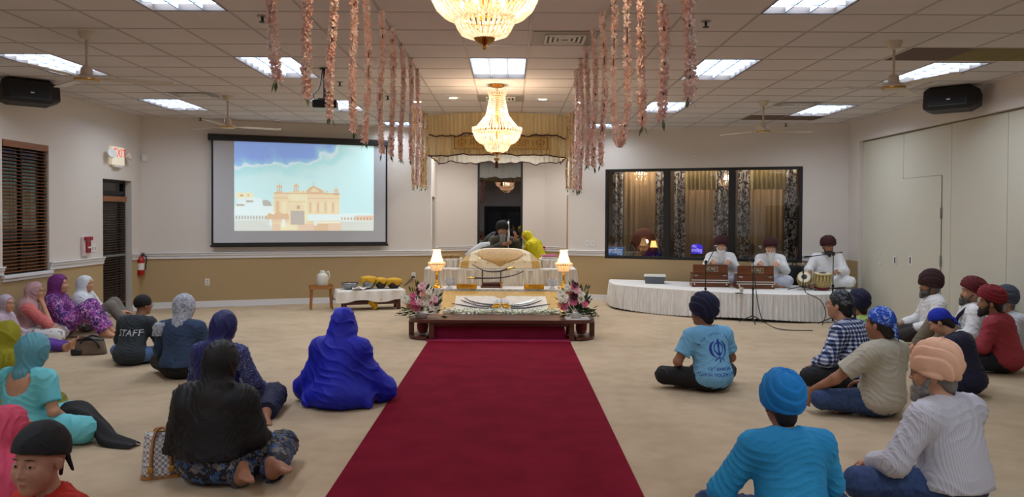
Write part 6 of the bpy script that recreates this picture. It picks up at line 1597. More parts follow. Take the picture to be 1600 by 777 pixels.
    if top:
        nm, m, e = top[:3]; opt = top[3] if len(top) > 3 else {}
        T = grow(torso+sleeves(sleeve), e)
        if opt.get('low'): T += [ell(pelvis+V3(0, -.005, .0), (.200, .165, .13), .05)]
        if opt.get('skirt'): T += grow(legs[0:3:2], opt['skirt'])
        if opt.get('skirtfull'): T += grow(legs, opt['skirtfull'])
        T.append(sub(neck+V3(0, .0, .05), V3(*opt.get('neck', (.068, .075, .07))), .015))
        if 'scoop' in opt: T.append(sub(neck+V3(0, -.12, -.05), V3(*opt['scoop']), .02))
        if opt.get('collar'): T += [('c', neck+V3(-.03, -.02, .0), neck+V3(.03, -.02, .0), .064, .064, .02)]; T.append(sub(neck+V3(0, .012, .05), (.054, .056, .08), .01))
        if opt.get('hem'): T.append(cut((0, 0, opt['hem']), (0, 0, -1)))
        if pose != 'stand': T.append(cut((0, 0, .008), (0, 0, -1)))
        if opt.get('hood'): T += [cap(neck+V3(-.05, -.085, .0), neck+V3(.05, -.085, .0), .05, None, .03), cap(neck+V3(-.075, -.03, .0), neck+V3(-.05, -.085, .0), .04, None, .03), cap(neck+V3(.075, -.03, .0), neck+V3(.05, -.085, .0), .04, None, .03)]
        Vc, Fc = sdf(T, max(vx*.95, .0062)); Vc = smooth(Vc, Fc, 2); Vc = folds(Vc, vnorm(Vc, Fc), folds_amp, seed+2, bias=bias); J['top'] = (Vc, Fc); J['topo'] = npmesh(nm, Vc, Fc, m, root)
    if hair or hairm:
        Hh = [ell(H(0, -.02, .032), V3(.083, .098, .097)*hs*(.93 if veil else 1), .03, RH), ell(H(0, -.07, -.05), V3(.055, .04, .05)*hs, .03, RH), sub(H(0, .12, -.025), V3(.072, .095, .10)*hs, .02, RH)]
        Vc, Fc = sdf(Hh, max(vx, .006)); npmesh('hair', smooth(Vc, Fc), Fc, hairm or HAIR, root)
    if beard:
        L = {'white': .17, 'grey': .03, 'dark': .02, 'long': .14, 'salt': .025, 'whitelong': .22, 'short': .0}[beard]; m = {'white': WHITEB, 'whitelong': WHITEB, 'grey': GREYB, 'dark': DARKB, 'long': GREYB, 'salt': SALTB, 'short': DARKB}[beard]
        Bd = [ell(H(0, .04, -.082), V3(.060, .058, .040), .03, RH), cap(H(0, .078, -.088), H(0, .088, -.10)+V3(0, .0, -L), .036, .026+.06*L, .03)]
        for sx in (-1, 1): Bd += [cap(H(sx*.071, .012, -.005), H(sx*.05, .05, -.075), .012, .022, .02), ell(H(sx*.019, .096, -.044), V3(.021, .0095, .007), .01, RH @ roty(sx*.35))]
        if L > .1: Bd += [ell(H(0, .07, -.10)+V3(0, .0, -L*.5), V3(.055, .035, .06+L*.45), .03)]
        Bd += [sub(H(0, .108, -.058), V3(.017, .022, .0065), .006, RH)]
        Vc, Fc = sdf(Bd, max(vx*.8, .005)); Vc = smooth(Vc, Fc, 1); Vc = folds(Vc, vnorm(Vc, Fc), .0025, seed+3, (60, 140), (1, 0, 0)); npmesh('beard', Vc, Fc, m, root)
    if head and head[0] == 'turban':
        _, m, style = head[:3]; sz = head[3] if len(head) > 3 else 1.0
        c = V3(0, -.018, .082 if style == 'v' else .064); rr = (V3(.118, .134, .112) if style == 'v' else V3(.114, .130, .136))*sz; nu, nv = 112, 56; vs, fs = [], []
        Rt = rotx(.36 if style == 'v' else .20)
        for j in range(nv+1):
            la = -.72+(PI/2+.72)*j/nv
            for i in range(nu):
                lo_ = 2*PI*i/nu; d = V3(math.sin(lo_)*math.cos(la), math.cos(lo_)*math.cos(la), math.sin(la)); q = np.sign(d)*np.abs(d)**.92
                if style == 'v': u = d[2]*1.0+.62*abs(d[0]) if d[1] > -.1 else d[2]*1.0+.62*abs(d[0]-.05)
                elif style == 'swirl': a = unit(V3(.08, -.55, .83)); u = math.acos(max(-1, min(1, d @ a)))/1.15+.05*math.sin(3*lo_)
                elif style == 'diag': u = d @ unit(V3(.62, -.15, .7))+.06*math.sin(2*lo_+1)
                else: u = d @ unit(V3(-.35, .1, .9))+.05*math.sin(3*lo_)
                n_ = {'v': 3.4, 'swirl': 2.6, 'diag': 2.3}.get(style, 2.6); fr_ = (u*n_+.13*math.sin(4*lo_)) % 1.0; saw = fr_**.7 if style != 'swirl' else (1-fr_)**.7
                saw = saw*(1 if fr_ < .8 else ((1-fr_)/.2)) if style != 'swirl' else saw*(1 if fr_ > .2 else fr_/.2)
                if style == 'swirl' and u < .33: saw = .25+.1*math.sin(14*d[0]+9*d[2])
                k = 1+{'diag': .125, 'v': .09}.get(style, .075)*(saw-.5)+.016*math.sin(3*lo_+2*la+1)+.008*math.sin(9*lo_-5*la)
                if la < -.35: k *= 1-.30*((-.35-la)/.37)**2
                vs.append(tuple(c+Rt @ (q*rr*k)))
        for j in range(nv):
            for i in range(nu): fs.append((j*nu+i, j*nu+(i+1) % nu, (j+1)*nu+(i+1) % nu, (j+1)*nu+i))
        fs.append(tuple(reversed(range(nu)))); MB().add(vs, fs).build('turban', m, root, True).matrix_local = hm
    elif head and head[0] == 'patka':
        _, m, tails = head[:3]; k_ = head[3] if len(head) > 3 else 1
        L = [ell(H(0, -.016, .036), V3(.086, .106, .099)*hs*k_, .03, RH), ell(H(0, -.01, .07), V3(.07, .08, .072)*hs*k_, .04, RH), cut(H(0, .05, .046), RH @ V3(0, .36, -1))]
        if tails: L = L[:2]+[L[2]]+[cap(H(0, -.108, -.012), H(.0, -.125, -.02), .02*hs, .016*hs, .02), cap(H(.01, -.12, -.02), H(.03, -.13, -.11), .014*hs, .009*hs, .01), cap(H(-.01, -.12, -.02), H(-.02, -.135, -.09), .013*hs, .008*hs, .01)]
        Vc, Fc = sdf(L, min(vx, .0065)); Vc = smooth(Vc, Fc, 5, .6); Vc = folds(Vc, vnorm(Vc, Fc), .0016, seed+5, (30, 80)); npmesh('head_cloth', Vc, Fc, m, root)
    elif head and head[0] == 'beanie':
        L = [ell(H(0, -.014, .038), V3(.092, .108, .102), .03, RH), cut(H(0, 0, -.005), RH @ V3(0, .25, -1))]; Vc, Fc = sdf(L, .007); npmesh('beanie', smooth(Vc, Fc), Fc, head[1], root)
    if veil:
        m = veil['m']; e = veil.get('e', .03); k = veil.get('k', .07); L = []
        L += [cap(neck+V3(0, -.03, -.03), sh[0]+V3(.01, -.005, .0), .07, .062+e*.6, k), cap(neck+V3(0, -.03, -.03), sh[1]+V3(-.01, -.005, .0), .07, .062+e*.6, k)]
        kind = veil.get('kind', 'back'); hem = veil.get('hem', .3)
        if kind in ('back', 'full', 'cape'):
            L += grow([ell(chest, (.165, .112, .165), k), ell(waist, (.15*girth, .115, .15), k), ell(pelvis+V3(0, 0, .04), (.165*girth, .14, .12), k)], e)
        if kind in ('full', 'cape'):
            for i in (0, 1): L += [cap(sh[i], el[i], .062+e*.8, .056+e, k)]
        if kind == 'full':
            for i in (0, 1): L += [cap(el[i], wr[i]*.7+el[i]*.3, .05+e*.8, .045+e, k), cap(el[i]*V3(.98, .7, 0)+V3(0, 0, .14), V3(el[i][0]*1.22, -.04, .04), .06+e, .05, k)]
            L += [ell(V3(0, -.02, .10), (.27, .19, .14), k)]+[cap(el[i], kn[i]+V3(0, -.05, .0), .07+e, .085+e, k) for i in (0, 1)]
        for p in veil.get('extra', []): L.append(p)
        if veil.get('open'): L.append(sub(chest+V3(0, .16, -.02), (.12, .14, .30), .03))
        L.append(cut((0, veil.get('front', .5), 0), (0, 1, 0))); L.append(cut((0, 0, max(hem, .006)), veil.get('cutn', (0, 0, -1))))
        g = veil.get('hood', 1.0); L += [ell(H(0, -.020, .026), V3(.103, .122, .118)*g, .05, RH), ell(H(0, -.036, -.035), V3(.09, .094, .095)*g, .05, RH), cap(H(0, -.045, -.06), neck+V3(0, -.045, -.02), .076*g, .086, .045)]
        if veil.get('flare'): L.append(ell(H(0, -.03, -.065), V3(.135, .125, .075), .05, RH))
        L.append(sub(H(0, .135, -.03), V3(.066, .10, .108)*veil.get('face', 1.0), .02, RH))
        Vc, Fc = sdf(L, max(vx*1.05, .0068)); Vc = smooth(Vc, Fc, 3); Vc = folds(Vc, vnorm(Vc, Fc), veil.get('amp', .0055), seed+7, veil.get('fr', (34, 95)), veil.get('bias', (1, .2, .25))); Vc[:, 2] = np.maximum(Vc[:, 2], .004); J['veil'] = (Vc, Fc); npmesh(veil.get('name', 'veil'), Vc, Fc, m, root)
    if glasses:
        mb = MB()
        for sx in (-1, 1):
            mb.tube([(sx*.032+.021*math.cos(a), .104, .010+.016*math.sin(a)) for a in [2*PI*i/14 for i in range(15)]], .0014, 5); mb.tube([(sx*.053, .103, .013), (sx*.078, .07, .015), (sx*.083, -.0, .008)], .0014, 5)
        mb.tube([(-.011, .106, .014), (.011, .106, .014)], .0014, 5); mb.build('glasses', m_black, root).matrix_local = hm
    J.update(root=root, hc=hc, s=s, neck=neck, H=H, hm=hm, kn=kn, an=an, el=el, wr=wr, sh=sh, chest=chest, waist=waist); return J
def decal(J, name, vs, fs, m, x, z, key='top', off=.004, rot=0):
    """printed artwork laid on the back of a garment"""
    V, Fq = J[key]; bv = BVHTree.FromPolygons([tuple(v) for v in V], [tuple(f) for f in Fq]); bm = bmesh.new(); q = [bm.verts.new((a, c, 0)) for a, c, *_ in vs]
    for f in fs:
        try: bm.faces.new([q[i] for i in f])
        except ValueError: pass
    bmesh.ops.triangulate(bm, faces=list(bm.faces))
    for _ in range(2):
        le = [e for e in bm.edges if e.calc_length() > .012]
        if le: bmesh.ops.subdivide_edges(bm, edges=le, cuts=1)
    ca, sa = math.cos(rot), math.sin(rot)
    for v in bm.verts:
        a, c = x+v.co.x*ca-v.co.y*sa, z+v.co.x*sa+v.co.y*ca; h_ = bv.ray_cast(Vector((a, -1.2, c)), Vector((0, 1, 0)))
        v.co = h_[0]+Vector((0, -off, 0)) if h_[0] is not None else Vector((a, 0, c))
    bm.verts.index_update(); mb = MB(); mb.add([v.co.copy() for v in bm.verts], [[v.index for v in f.verts] for f in bm.faces]); bm.free(); mb.build(name, m, J['topo'])
# ================================================================== THE CONGREGATION
jeans = cloth('blue denim', (38, 58, 98), c2=(52, 76, 120), nscale=40); dkjeans = cloth('dark trousers', (22, 23, 28)); blackc = cloth('black cloth', (16, 16, 18)); navyc = cloth('navy cloth', (22, 24, 52)); whitec = cloth('white cotton', (228, 228, 228)); khaki = cloth('khaki cotton', (112, 100, 82)); brownc = cloth('dark brown cloth', (44, 36, 34)); royal = cloth('royal blue chiffon', (5, 24, 188), rough=.6, c2=(4, 18, 162), nscale=3)
PXW = lambda px, Y: (px-797)/F*Y
# women and youngsters on the screen side
j = person(210, 573, 460, -8, 'seated youth in a charcoal hooded sweatshirt with STAFF lettering and a black knitted cap', lean=.12, hx=224, top=('hooded_sweatshirt', cloth('charcoal fleece', (46, 54, 60), c2=(38, 45, 52), nscale=5), .022, {'hood': True, 'low': True}), bottom=('jeans', cloth('light denim', (84, 112, 156)), .012), head=('beanie', blackc), glasses=True, hy=-30, hp=4, face=True, girth=.98)
v, f = text_polys('STAFF', .108); decal(j, 'lettering', v, f, mat('grey-white print', (206, 212, 214), .7), .025, .36, off=.014)
j = person(281, 595, 458, -6, 'seated woman in a denim jacket with a grey-white printed veil', lean=.05, hx=290, top=('denim_jacket', cloth('dark denim', (40, 58, 84), c2=(54, 76, 108), nscale=7), .018, {'collar': True, 'hem': .13}), bottom=('trousers', blackc, .02), veil=dict(m=cloth('grey-white printed veil', (196, 198, 204), c2=[(196, 198, 204), (150, 156, 168), (206, 206, 210), (110, 120, 140)], kind='floral', nscale=64), kind='shoulder', hem=.42, e=.01, k=.05, extra=[cap((-.19, -.05, .52), (-.25, .0, .16), .05, .06, .05)]), hy=-15, girth=.95, hair=True)
npn = cloth('navy print', (26, 34, 96), c2=[(24, 30, 88), (26, 34, 96), (140, 150, 190), (24, 30, 84), (30, 40, 104), (22, 28, 80)], kind='floral', nscale=90)
j = person(362, 655, 484, -14, 'seated woman in a deep navy veil and navy printed suit, behind the black veiled woman', pose='right', hx=352, lean=.05, top=('kameez', npn, .02, {'skirt': .03}), bottom=('salwar', cloth('navy cotton', (22, 26, 60)), .04), veil=dict(m=cloth('deep navy chiffon', (14, 18, 84), rough=.6), kind='back', hem=.05, e=.03, k=.075, front=.06), hy=-5)
b = j['root']; 
j = person(330, 765, 530, -8, 'kneeling woman in a sheer black veil and blue floral skirt with bare soles showing', pose='rightback', hx=347, lean=.05, skin='brown', top=('blouse', blackc, .016, {'hem': .22, 'scoop': (.10, .09, .10)}), bottom=('floral_skirt', cloth('blue floral print', (30, 34, 44), c2=[(24, 26, 34), (60, 96, 150), (120, 112, 100), (22, 24, 30), (40, 70, 120), (90, 86, 84), (26, 28, 36)], kind='floral', nscale=34), .03), veil=dict(m=mat('sheer black chiffon', (9, 9, 11), .6, alpha=.88, bump=.2, bscale=16), kind='cape', hem=.17, e=.024, k=.075, amp=.0045, fr=(40, 110), extra=[cap((-.16, -.02, .44), (-.25, .02, .12), .075, .085, .07)]), hair=True, arms=[None, ((.25, .06, .27), (.2, .28, .2))], girth=1.08)
j = person(533, 641, 480, -4, 'seated woman wrapped head to floor in a royal blue veil beside the runner', lean=.07, top=('kameez', cloth('magenta print', (150, 24, 90), c2=[(150, 24, 90), (190, 130, 40), (40, 60, 40), (120, 16, 70)], kind='floral', nscale=24), .02, {'skirtfull': .03}), bottom=('salwar', cloth('magenta cotton', (150, 30, 90)), .03), hx=537, arms=[((-.22, .10, .27), (-.17, .28, .20)), ((.22, .10, .27), (.17, .28, .20))], veil=dict(m=royal, kind='full', hem=.0, e=.036, k=.07, amp=.0075, fr=(24, 60), bias=(.8, .1, .7), face=.9, hood=1.08, flare=1, front=.34), hy=0, girth=1.0)
turq = cloth('turquoise cotton', (98, 188, 196), c2=(112, 200, 206), nscale=5)
j = person(58, 700, 520, -14, 'seated woman in a turquoise suit with a scooped neckline and matching veil', pose='kneeright', hx=55, lean=.05, skin='light', feet=False, top=('kameez', turq, .016, {'skirtfull': .04, 'scoop': (.115, .10, .115)}), sleeve='short', bottom=('churidar', cloth('deep turquoise', (58, 164, 186)), .012), veil=dict(m=mat('turquoise chiffon', (94, 160, 172), .6, c2=(84, 146, 160), nscale=4, bump=.2, bscale=14), kind='head', hem=.575, e=.0, k=.03, hood=1.08, cutn=(0, .0, -1)), hair=True, arms=[None, ((.27, .02, .26), (.26, .2, .13))])
b = j['root']
mb = MB()
def shawl(u, v):
    P = chain2([(.16, .26, .20), (.30, .24, .22), (.44, .20, .20), (.56, .19, .14), (.70, .15, .06), (.92, .13, .03)], 6); p = P[int(u*(len(P)-1))]; w_ = .15*(1-.55*u)+.015*math.sin(9*u); a = PI*(1.15*v-.05); return (p.x+.02*math.sin(6*u)*v, p.y+w_*math.cos(a)*.9, max(.01, p.z-.05+w_*.75*math.sin(a)+.008*math.sin(16*v+9*u)))
o = MB().grid(shawl, 31, 24).build('shawl', blackc, None, True); o.matrix_world = Matrix.Translation(b.location) @ Matrix.Rotation(b.rotation_euler.z, 4, 'Z') @ Matrix.Scale(b.scale.x, 4); tag(o, 'black shawl trailing over the turquoise woman lap and onto the carpet', 'shawl')
j = person(8, 662, 500, -16, 'seated woman under an olive yellow veil behind the turquoise woman', lean=.05, hx=14, top=('kameez', cloth('olive yellow cotton', (150, 146, 30)), .02, {'skirtfull': .03}), bottom=('salwar', cloth('olive cotton', (120, 118, 40)), .03), veil=dict(m=cloth('olive yellow veil', (158, 152, 22), c2=(142, 136, 18), nscale=4), kind='full', hem=.1, e=.026, k=.07, amp=.009))
j = person(-8, 905, 632, -12, 'woman under a rose pink veil directly behind the small child', lean=.05, skin='light', top=('kameez', cloth('pink print', (176, 60, 84)), .02, {'skirtfull': .03}), bottom=('salwar', cloth('pink cotton', (190, 80, 100)), .03), veil=dict(m=cloth('rose pink veil', (214, 78, 108), c2=(198, 66, 96), nscale=4), kind='back', hem=.25, e=.03, k=.1, face=1.25), hair=True, hairm=HAIRG, hy=-22, hx=16)
# child standing close to the viewer
j = person(62, 900, 663, 155, 'small child in a black head cloth and red shirt close to the viewer', hx=62, pose='stand', lean=.0, skin='child', child=True, face=True, xy=(PXW(66, 2.25), 2.25), s=.64, z0=.507, top=('shirt', cloth('red shirt', (190, 36, 26)), .014, {'collar': True}), bottom=('trousers', navyc, .014), head=('patka', blackc, True, 1.06), hy=15, hp=5, vox=.0036, shw=.165)
MB().tube(chain2([(-.078, -.02, .555), (-.055, .045, .542), (0, .072, .53), (.055, .045, .542), (.078, -.02, .555)], 5), .013, 8).build('collar_trim', cloth('patterned collar', (110, 90, 60), c2=[(110, 90, 60), (30, 24, 20), (150, 130, 90)], kind='floral', nscale=60), j['root'], True)
# women along the wall under the blinds
wx = XL+.36
Yw = lambda px, dx=.0: (wx+dx)/((px-797)/F)
white_v, grey_t = cloth('white veil', (220, 224, 228)), cloth('grey cotton', (118, 112, 104))
y4 = Yw(124); person(128, 0, 430, -78, 'woman in a long white veil and grey trousers at the wall by the dark door', pose='knees', lean=-.03, hx=134, face=True, skin='light', xy=(wx, y4), top=('kameez', white_v, .02, {'skirt': .02}), bottom=('salwar', grey_t, .025), veil=dict(m=white_v, kind='cape', hem=.16, e=.03, k=.1, front=.22, open=True, face=1.12), arms=[((-.21, .14, .26), (-.06, .44, .28)), ((.21, .14, .26), (.06, .46, .28))], hy=-14, tweak=None, hair=True)
pur = cloth('purple floral print', (120, 60, 140), c2=[(96, 40, 120), (186, 90, 170), (60, 44, 110), (206, 150, 200), (130, 60, 150), (40, 36, 80)], kind='floral', nscale=42)
y3 = Yw(84); person(86, 0, 428, -80, 'woman in a plum purple veil and purple floral dress against the wall', pose='knees', lean=-.02, hx=93, face=True, skin='light', xy=(wx, y3), arms=[((-.20, .12, .27), (-.12, .30, .24)), ((.20, .12, .27), (.12, .30, .24))], top=('floral_dress', pur, .022, {'skirtfull': .035}), bottom=('salwar', cloth('pale trouser', (206, 196, 196)), .015), veil=dict(m=cloth('plum veil', (112, 38, 112)), kind='back', hem=.3, e=.02, k=.08, face=1.15, front=.16), hy=-6, hair=True)
y2 = Yw(52); person(60, 0, 440, -66, 'woman in a dusty pink veil and white trousers resting her chin on her hand', tweak=lambda L: [L['kn'][i].__setitem__(0, L['kn'][i][0]*.72) or L['kn'][i].__setitem__(1, .36) for i in (0, 1)], pose='cross', lean=.05, face=True, hx=56, skin='light', xy=(wx+.05, y2-.1), top=('kameez', cloth('coral kameez', (206, 108, 104)), .018, {}), sleeve='elbow', bottom=('salwar', cloth('white print', (214, 210, 206), c2=[(220, 216, 212), (222, 220, 216), (216, 212, 206), (150, 146, 150)], kind='floral', nscale=18), .05), veil=dict(m=cloth('dusty pink veil', (190, 152, 152), c2=(172, 134, 138), nscale=7), kind='back', hem=.14, e=.03, k=.1, face=1.15, front=.16), arms=[((-.20, .08, .27), (-.12, .28, .22)), ((.20, .32, .24), (.06, .22, .50), (-.3, -.3, 1), (-.4, -.8, 0))], handc=(.5, 1.3), hy=-14, glasses=True, hair=True)
y1 = Yw(8); person(14, 0, 460, -80, 'grey-haired woman in glasses and a lavender veil with purple trousers stretched out', pose='legsout', lean=.02, hx=10, arms=[((-.20, .12, .27), (-.12, .30, .24)), ((.20, .12, .27), (.12, .30, .24))], face=True, skin='light', xy=(wx+.12, y1-.1), top=('kameez', cloth('lavender kameez', (196, 176, 190)), .02, {'skirt': .03}), bottom=('salwar', cloth('violet trousers', (92, 52, 146)), .02), veil=dict(m=cloth('lavender grey veil', (178, 164, 178)), kind='back', hem=.3, e=.02, k=.08, face=1.2, front=.14), hairm=HAIRG, glasses=True, hy=-20)
# men on the window side
tee = cloth('sky blue tee', (122, 184, 222), c2=(112, 174, 214), nscale=4)
tnavy = cloth('navy turban', (18, 20, 56), bump=.15)
j = person(1112, 615, 458, 20, 'seated man in a sky blue printed tee and navy turban nearest the stage front', hx=1098, lean=.07, skin='brown', top=('tee_shirt', tee, .02, {}), sleeve='short', bottom=('trousers', blackc, .014), head=('turban', tnavy, 'diag', 1.06), arms=[((-.30, .10, .27), (-.16, .30, .19)), ((.28, .10, .27), (.12, .32, .19))], hairm=HAIR, hy=24)
ink = mat('royal blue print', (30, 58, 160), .7)
v, f = khanda_polys(30); decal(j, 'emblem', [(a*.2, c*.22) for a, c, _ in v], f, ink, .0, .385)
v, f = text_polys('13', .04); decal(j, 'lettering', v, f, ink, -.105, .215); v, f = text_polys('ANNUAL', .04); decal(j, 'lettering', v, f, ink, .027, .215); v, f = text_polys('th', .018); decal(j, 'lettering', v, f, ink, -.072, .232); v, f = text_polys('SIKH YOUTH CAMP', .042); decal(j, 'lettering', v, f, ink, .0, .165)
AT = 'SIKH SABHA OF SAN MARCOS' if False else 'SIKH YOUTH CAMP'
for i, ch in enumerate('SIKH SANGAT YOUTH'):
    a = math.radians(158-136*i/16)
    if ch == ' ': continue
    v, f = text_polys(ch, .026); decal(j, 'lettering', v, f, ink, .0+.165*math.cos(a), .375+.15*math.sin(a), rot=a-PI/2)
plaid = mat('blue white plaid', (22, 30, 66), .8, c2=[(110, 128, 170), (226, 230, 240)], kind='plaid', nscale=.034)
j = person(1312, 612, 455, 42, 'seated man in a blue and white plaid shirt and black paisley bandana', hx=1312, lean=.08, skin='light', top=('plaid_shirt', plaid, .02, {'collar': True}), bottom=('trousers', dkjeans, .014), head=('patka', cloth('black paisley', (26, 28, 34), c2=[(22, 24, 30), (22, 24, 30), (110, 116, 124), (24, 26, 32)], kind='floral', nscale=55), True), hairm=HAIR, hy=5, hp=-2, glasses=True)
j = person(1346, 590, 452, 40, 'seated man in a lime green tee and navy turban behind the plaid shirt', lean=.07, hx=1340, xy=(PXW(1346, 8.6), 8.6), top=('tee_shirt', cloth('lime cotton', (160, 190, 96)), .02, {}), sleeve='short', bottom=('trousers', dkjeans, .014), head=('turban', tnavy, 'diag', 1.0), hairm=HAIR)
polo = cloth('stone polo', (186, 180, 164), c2=(176, 170, 152), nscale=4)
j = person(1362, 655, 482, 30, 'seated man in a stone polo shirt and bright blue paisley bandana', hx=1375, lean=-.015, skin='brown', top=('polo_shirt', polo, .022, {'collar': True}), sleeve='short', bottom=('jeans', jeans, .014), head=('patka', cloth('blue paisley', (24, 70, 176), c2=[(22, 64, 170), (26, 74, 184), (150, 180, 226), (18, 54, 150), (30, 80, 190)], kind='floral', nscale=50), True, 1.02), arms=[((-.33, .15, .29), (-.37, .30, .19), (-.1, .5, -.75), (.9, 0, -.1)), None], hairm=HAIR, girth=1.08, hy=6)
j = person(1222, 868, 577, 4, 'seated man in a bright turquoise blue shirt and wound azure turban at the front', hx=1221, lean=.065, skin='brown', top=('shirt', cloth('azure cotton', (36, 152, 206), c2=(28, 138, 194), nscale=4), .024, {'collar': True}), bottom=('jeans', jeans, .014), head=('turban', cloth('azure turban', (10, 128, 204), bump=.15), 'swirl', 1.0), arms=[((-.33, .12, .25), (-.27, .32, .16)), None], hairm=HAIR, girth=1.06, bias=(0, 0, 1), folds_amp=.0032)
stripe = mat('pale striped cotton', (204, 204, 212), .8, c2=(186, 184, 194), kind='stripe', nscale=.011)
j = person(1455, 806, 530, 27, 'seated grey-bearded man in a pale striped shirt and peach turban with glasses', hx=1460, lean=.045, skin='light', face=True, top=('striped_shirt', stripe, .024, {'collar': True, 'hem': .13}), bottom=('jeans', jeans, .016), head=('turban', cloth('peach turban', (238, 190, 158), bump=.15), 'diag', .98), beard='grey', glasses=True, hy=30, hp=1, hairm=HAIRG, arms=[((-.33, .10, .26), (-.26, .28, .20)), None], girth=1.12, shw=.195, tweak=lambda L: L['kn'].__setitem__(0, V3(-.42, .24, .13)))
MB().lathe([(.178, 0), (.180, .012), (.178, .035)], 40, 0, Matrix.Translation((0, -.002, .128)) @ Matrix.Diagonal((1.05, .86, 1, 1)), cap=False).build('belt', mat('black leather', (22, 20, 20), .4), j['root'], True)
j = person(1490, 620, 487, 40, 'seated man with bowed head in a dark navy shirt and cobalt bandana', hx=1470, lean=.085, skin='light', top=('shirt', navyc, .022, {'collar': True}), bottom=('jeans', cloth('indigo denim', (26, 32, 56)), .014), head=('patka', cloth('cobalt bandana', (22, 50, 190), c2=(18, 40, 165), nscale=12), True), hairm=HAIR, hy=10, hp=32, pose='cross')
XWR = XR-.3
j = person(1455, 0, 422, 78, 'man with a dark maroon turban and grey beard in a white shirt against the partition', pose='oneknee', hx=1453, lean=-.0, face=True, skin='brown', xy=(XWR, XWR*F/(1478-797)), top=('shirt', whitec, .022, {'collar': True}), bottom=('trousers', brownc, .018), head=('turban', cloth('dark maroon turban', (52, 22, 24)), 'diag', 1.05), beard='salt', hy=6, hairm=HAIRG, tweak=lambda L: (L['kn'].__setitem__(0, V3(-.24, .34, .13)), L['kn'].__setitem__(1, V3(.24, .32, .12)), L['an'].__setitem__(0, V3(-.1, .55, .07))))
j = person(1520, 0, 432, 72, 'man in a wine red turban, white shirt and dark strap, khaki knee raised', pose='oneknee', hx=1518, lean=-.03, face=True, skin='light', xy=(XWR, XWR*F/(1535-797)-.02), top=('shirt', whitec, .022, {'collar': True}), bottom=('trousers', khaki, .02), head=('turban', cloth('wine red turban', (92, 14, 24)), 'v', 1.02), beard='salt', hy=12, hp=-6, hroll=-8, tweak=lambda L: L['kn'].__setitem__(1, V3(.24, .34, .12)))
MB().tube(chain2([(-.10, .03, .53), (-.085, .115, .42), (-.06, .125, .28), (-.05, .13, .2)], 5), .018, 8).build('strap', navyc, j['root'], True)
j = person(1560, 585, 445, 40, 'seated man in a brick red long shirt and red turban', hx=1548, lean=.06, skin='brown', top=('kurta', cloth('brick red cotton', (158, 50, 60), c2=(146, 44, 54), nscale=4), .024, {'collar': True}), bottom=('trousers', dkjeans, .014), head=('turban', cloth('crimson turban', (124, 16, 28)), 'v', 1.0), beard='dark', hairm=HAIR, hy=22, girth=1.06)
j = person(1572, 0, 446, 92, 'man in a slate grey turban and pale grey shirt behind the brick red shirt', hx=1570, lean=.02, xy=(XWR-.02, XWR*F/(1592-797)+.2), skin='light', top=('shirt', cloth('pale grey cotton', (196, 200, 206)), .022, {'collar': True}), bottom=('trousers', dkjeans, .016), head=('turban', cloth('slate turban', (70, 78, 92)), 'diag', 1.0), beard='grey', hy=-5, hairm=HAIRG, tweak=lambda L: [L['kn'][i].__setitem__(0, L['kn'][i][0]*.55) or L['kn'][i].__setitem__(1, .22) for i in (0, 1)], arms=[((-.2, .1, .27), (-.1, .26, .2)), ((.2, .1, .27), (.1, .26, .2))])
# musicians on the stage
maroon = cloth('deep maroon turban', (58, 12, 20)); wk = cloth('white kurta', (232, 232, 232)); pal = cloth('pale grey pyjama', (196, 200, 212))
TK = lambda L: [L['kn'][i].__setitem__(1, .19) or L['kn'][i].__setitem__(0, L['kn'][i][0]*.85) or L['an'][i].__setitem__(1, .20+.04*i) for i in (0, 1)]
def onstage(px, Y, ptop, rz, lab, **k): return person(px, 0, ptop, rz, lab, xy=(PXW(px, Y), Y), z0=SZ+.004, face=True, **k)
onstage(1126, 13.93, 369, 168, 'long white-bearded musician in white at the harmonium nearest the bare stage end', beard='white', head=('turban', maroon, 'v', 1.05), top=('kurta', wk, .026, {'skirt': .03}), bottom=('pyjama', pal, .025), arms=[((-.27, .12, .30), (-.10, .36, .455), (.1, 1, -.3), (0, -.3, -1)), ((.26, .14, .32), (.15, .36, .455), (-.1, 1, -.3), (0, -.3, -1))], tweak=TK, lean=.05, hp=4, skin='light')
onstage(1204, 13.62, 372, 160, 'white-bearded musician in white leaning to the microphone at the middle harmonium', beard='white', head=('turban', maroon, 'v', 1.05), top=('kurta', wk, .026, {'skirt': .03}), bottom=('pyjama', pal, .03), arms=[((-.27, .12, .30), (-.10, .36, .455), (.1, 1, -.3), (0, -.3, -1)), ((.26, .14, .32), (.15, .36, .455), (-.1, 1, -.3), (0, -.3, -1))], tweak=TK, lean=.07, hp=8, hy=14, skin='light')
onstage(1293, 13.52, 369, 158, 'dark-bearded drummer in white playing the pair of drums', beard='dark', head=('turban', maroon, 'v', 1.06), top=('kurta', wk, .026, {'skirt': .03}), bottom=('pyjama', wk, .018), arms=[((-.28, .14, .28), (-.13, .36, .30), (0, 1, -.2), (0, -.2, -1)), ((.30, .14, .28), (.26, .38, .28), (.2, 1, -.2), (0, -.2, -1))], lean=.06, hp=10, hy=18, girth=1.12)
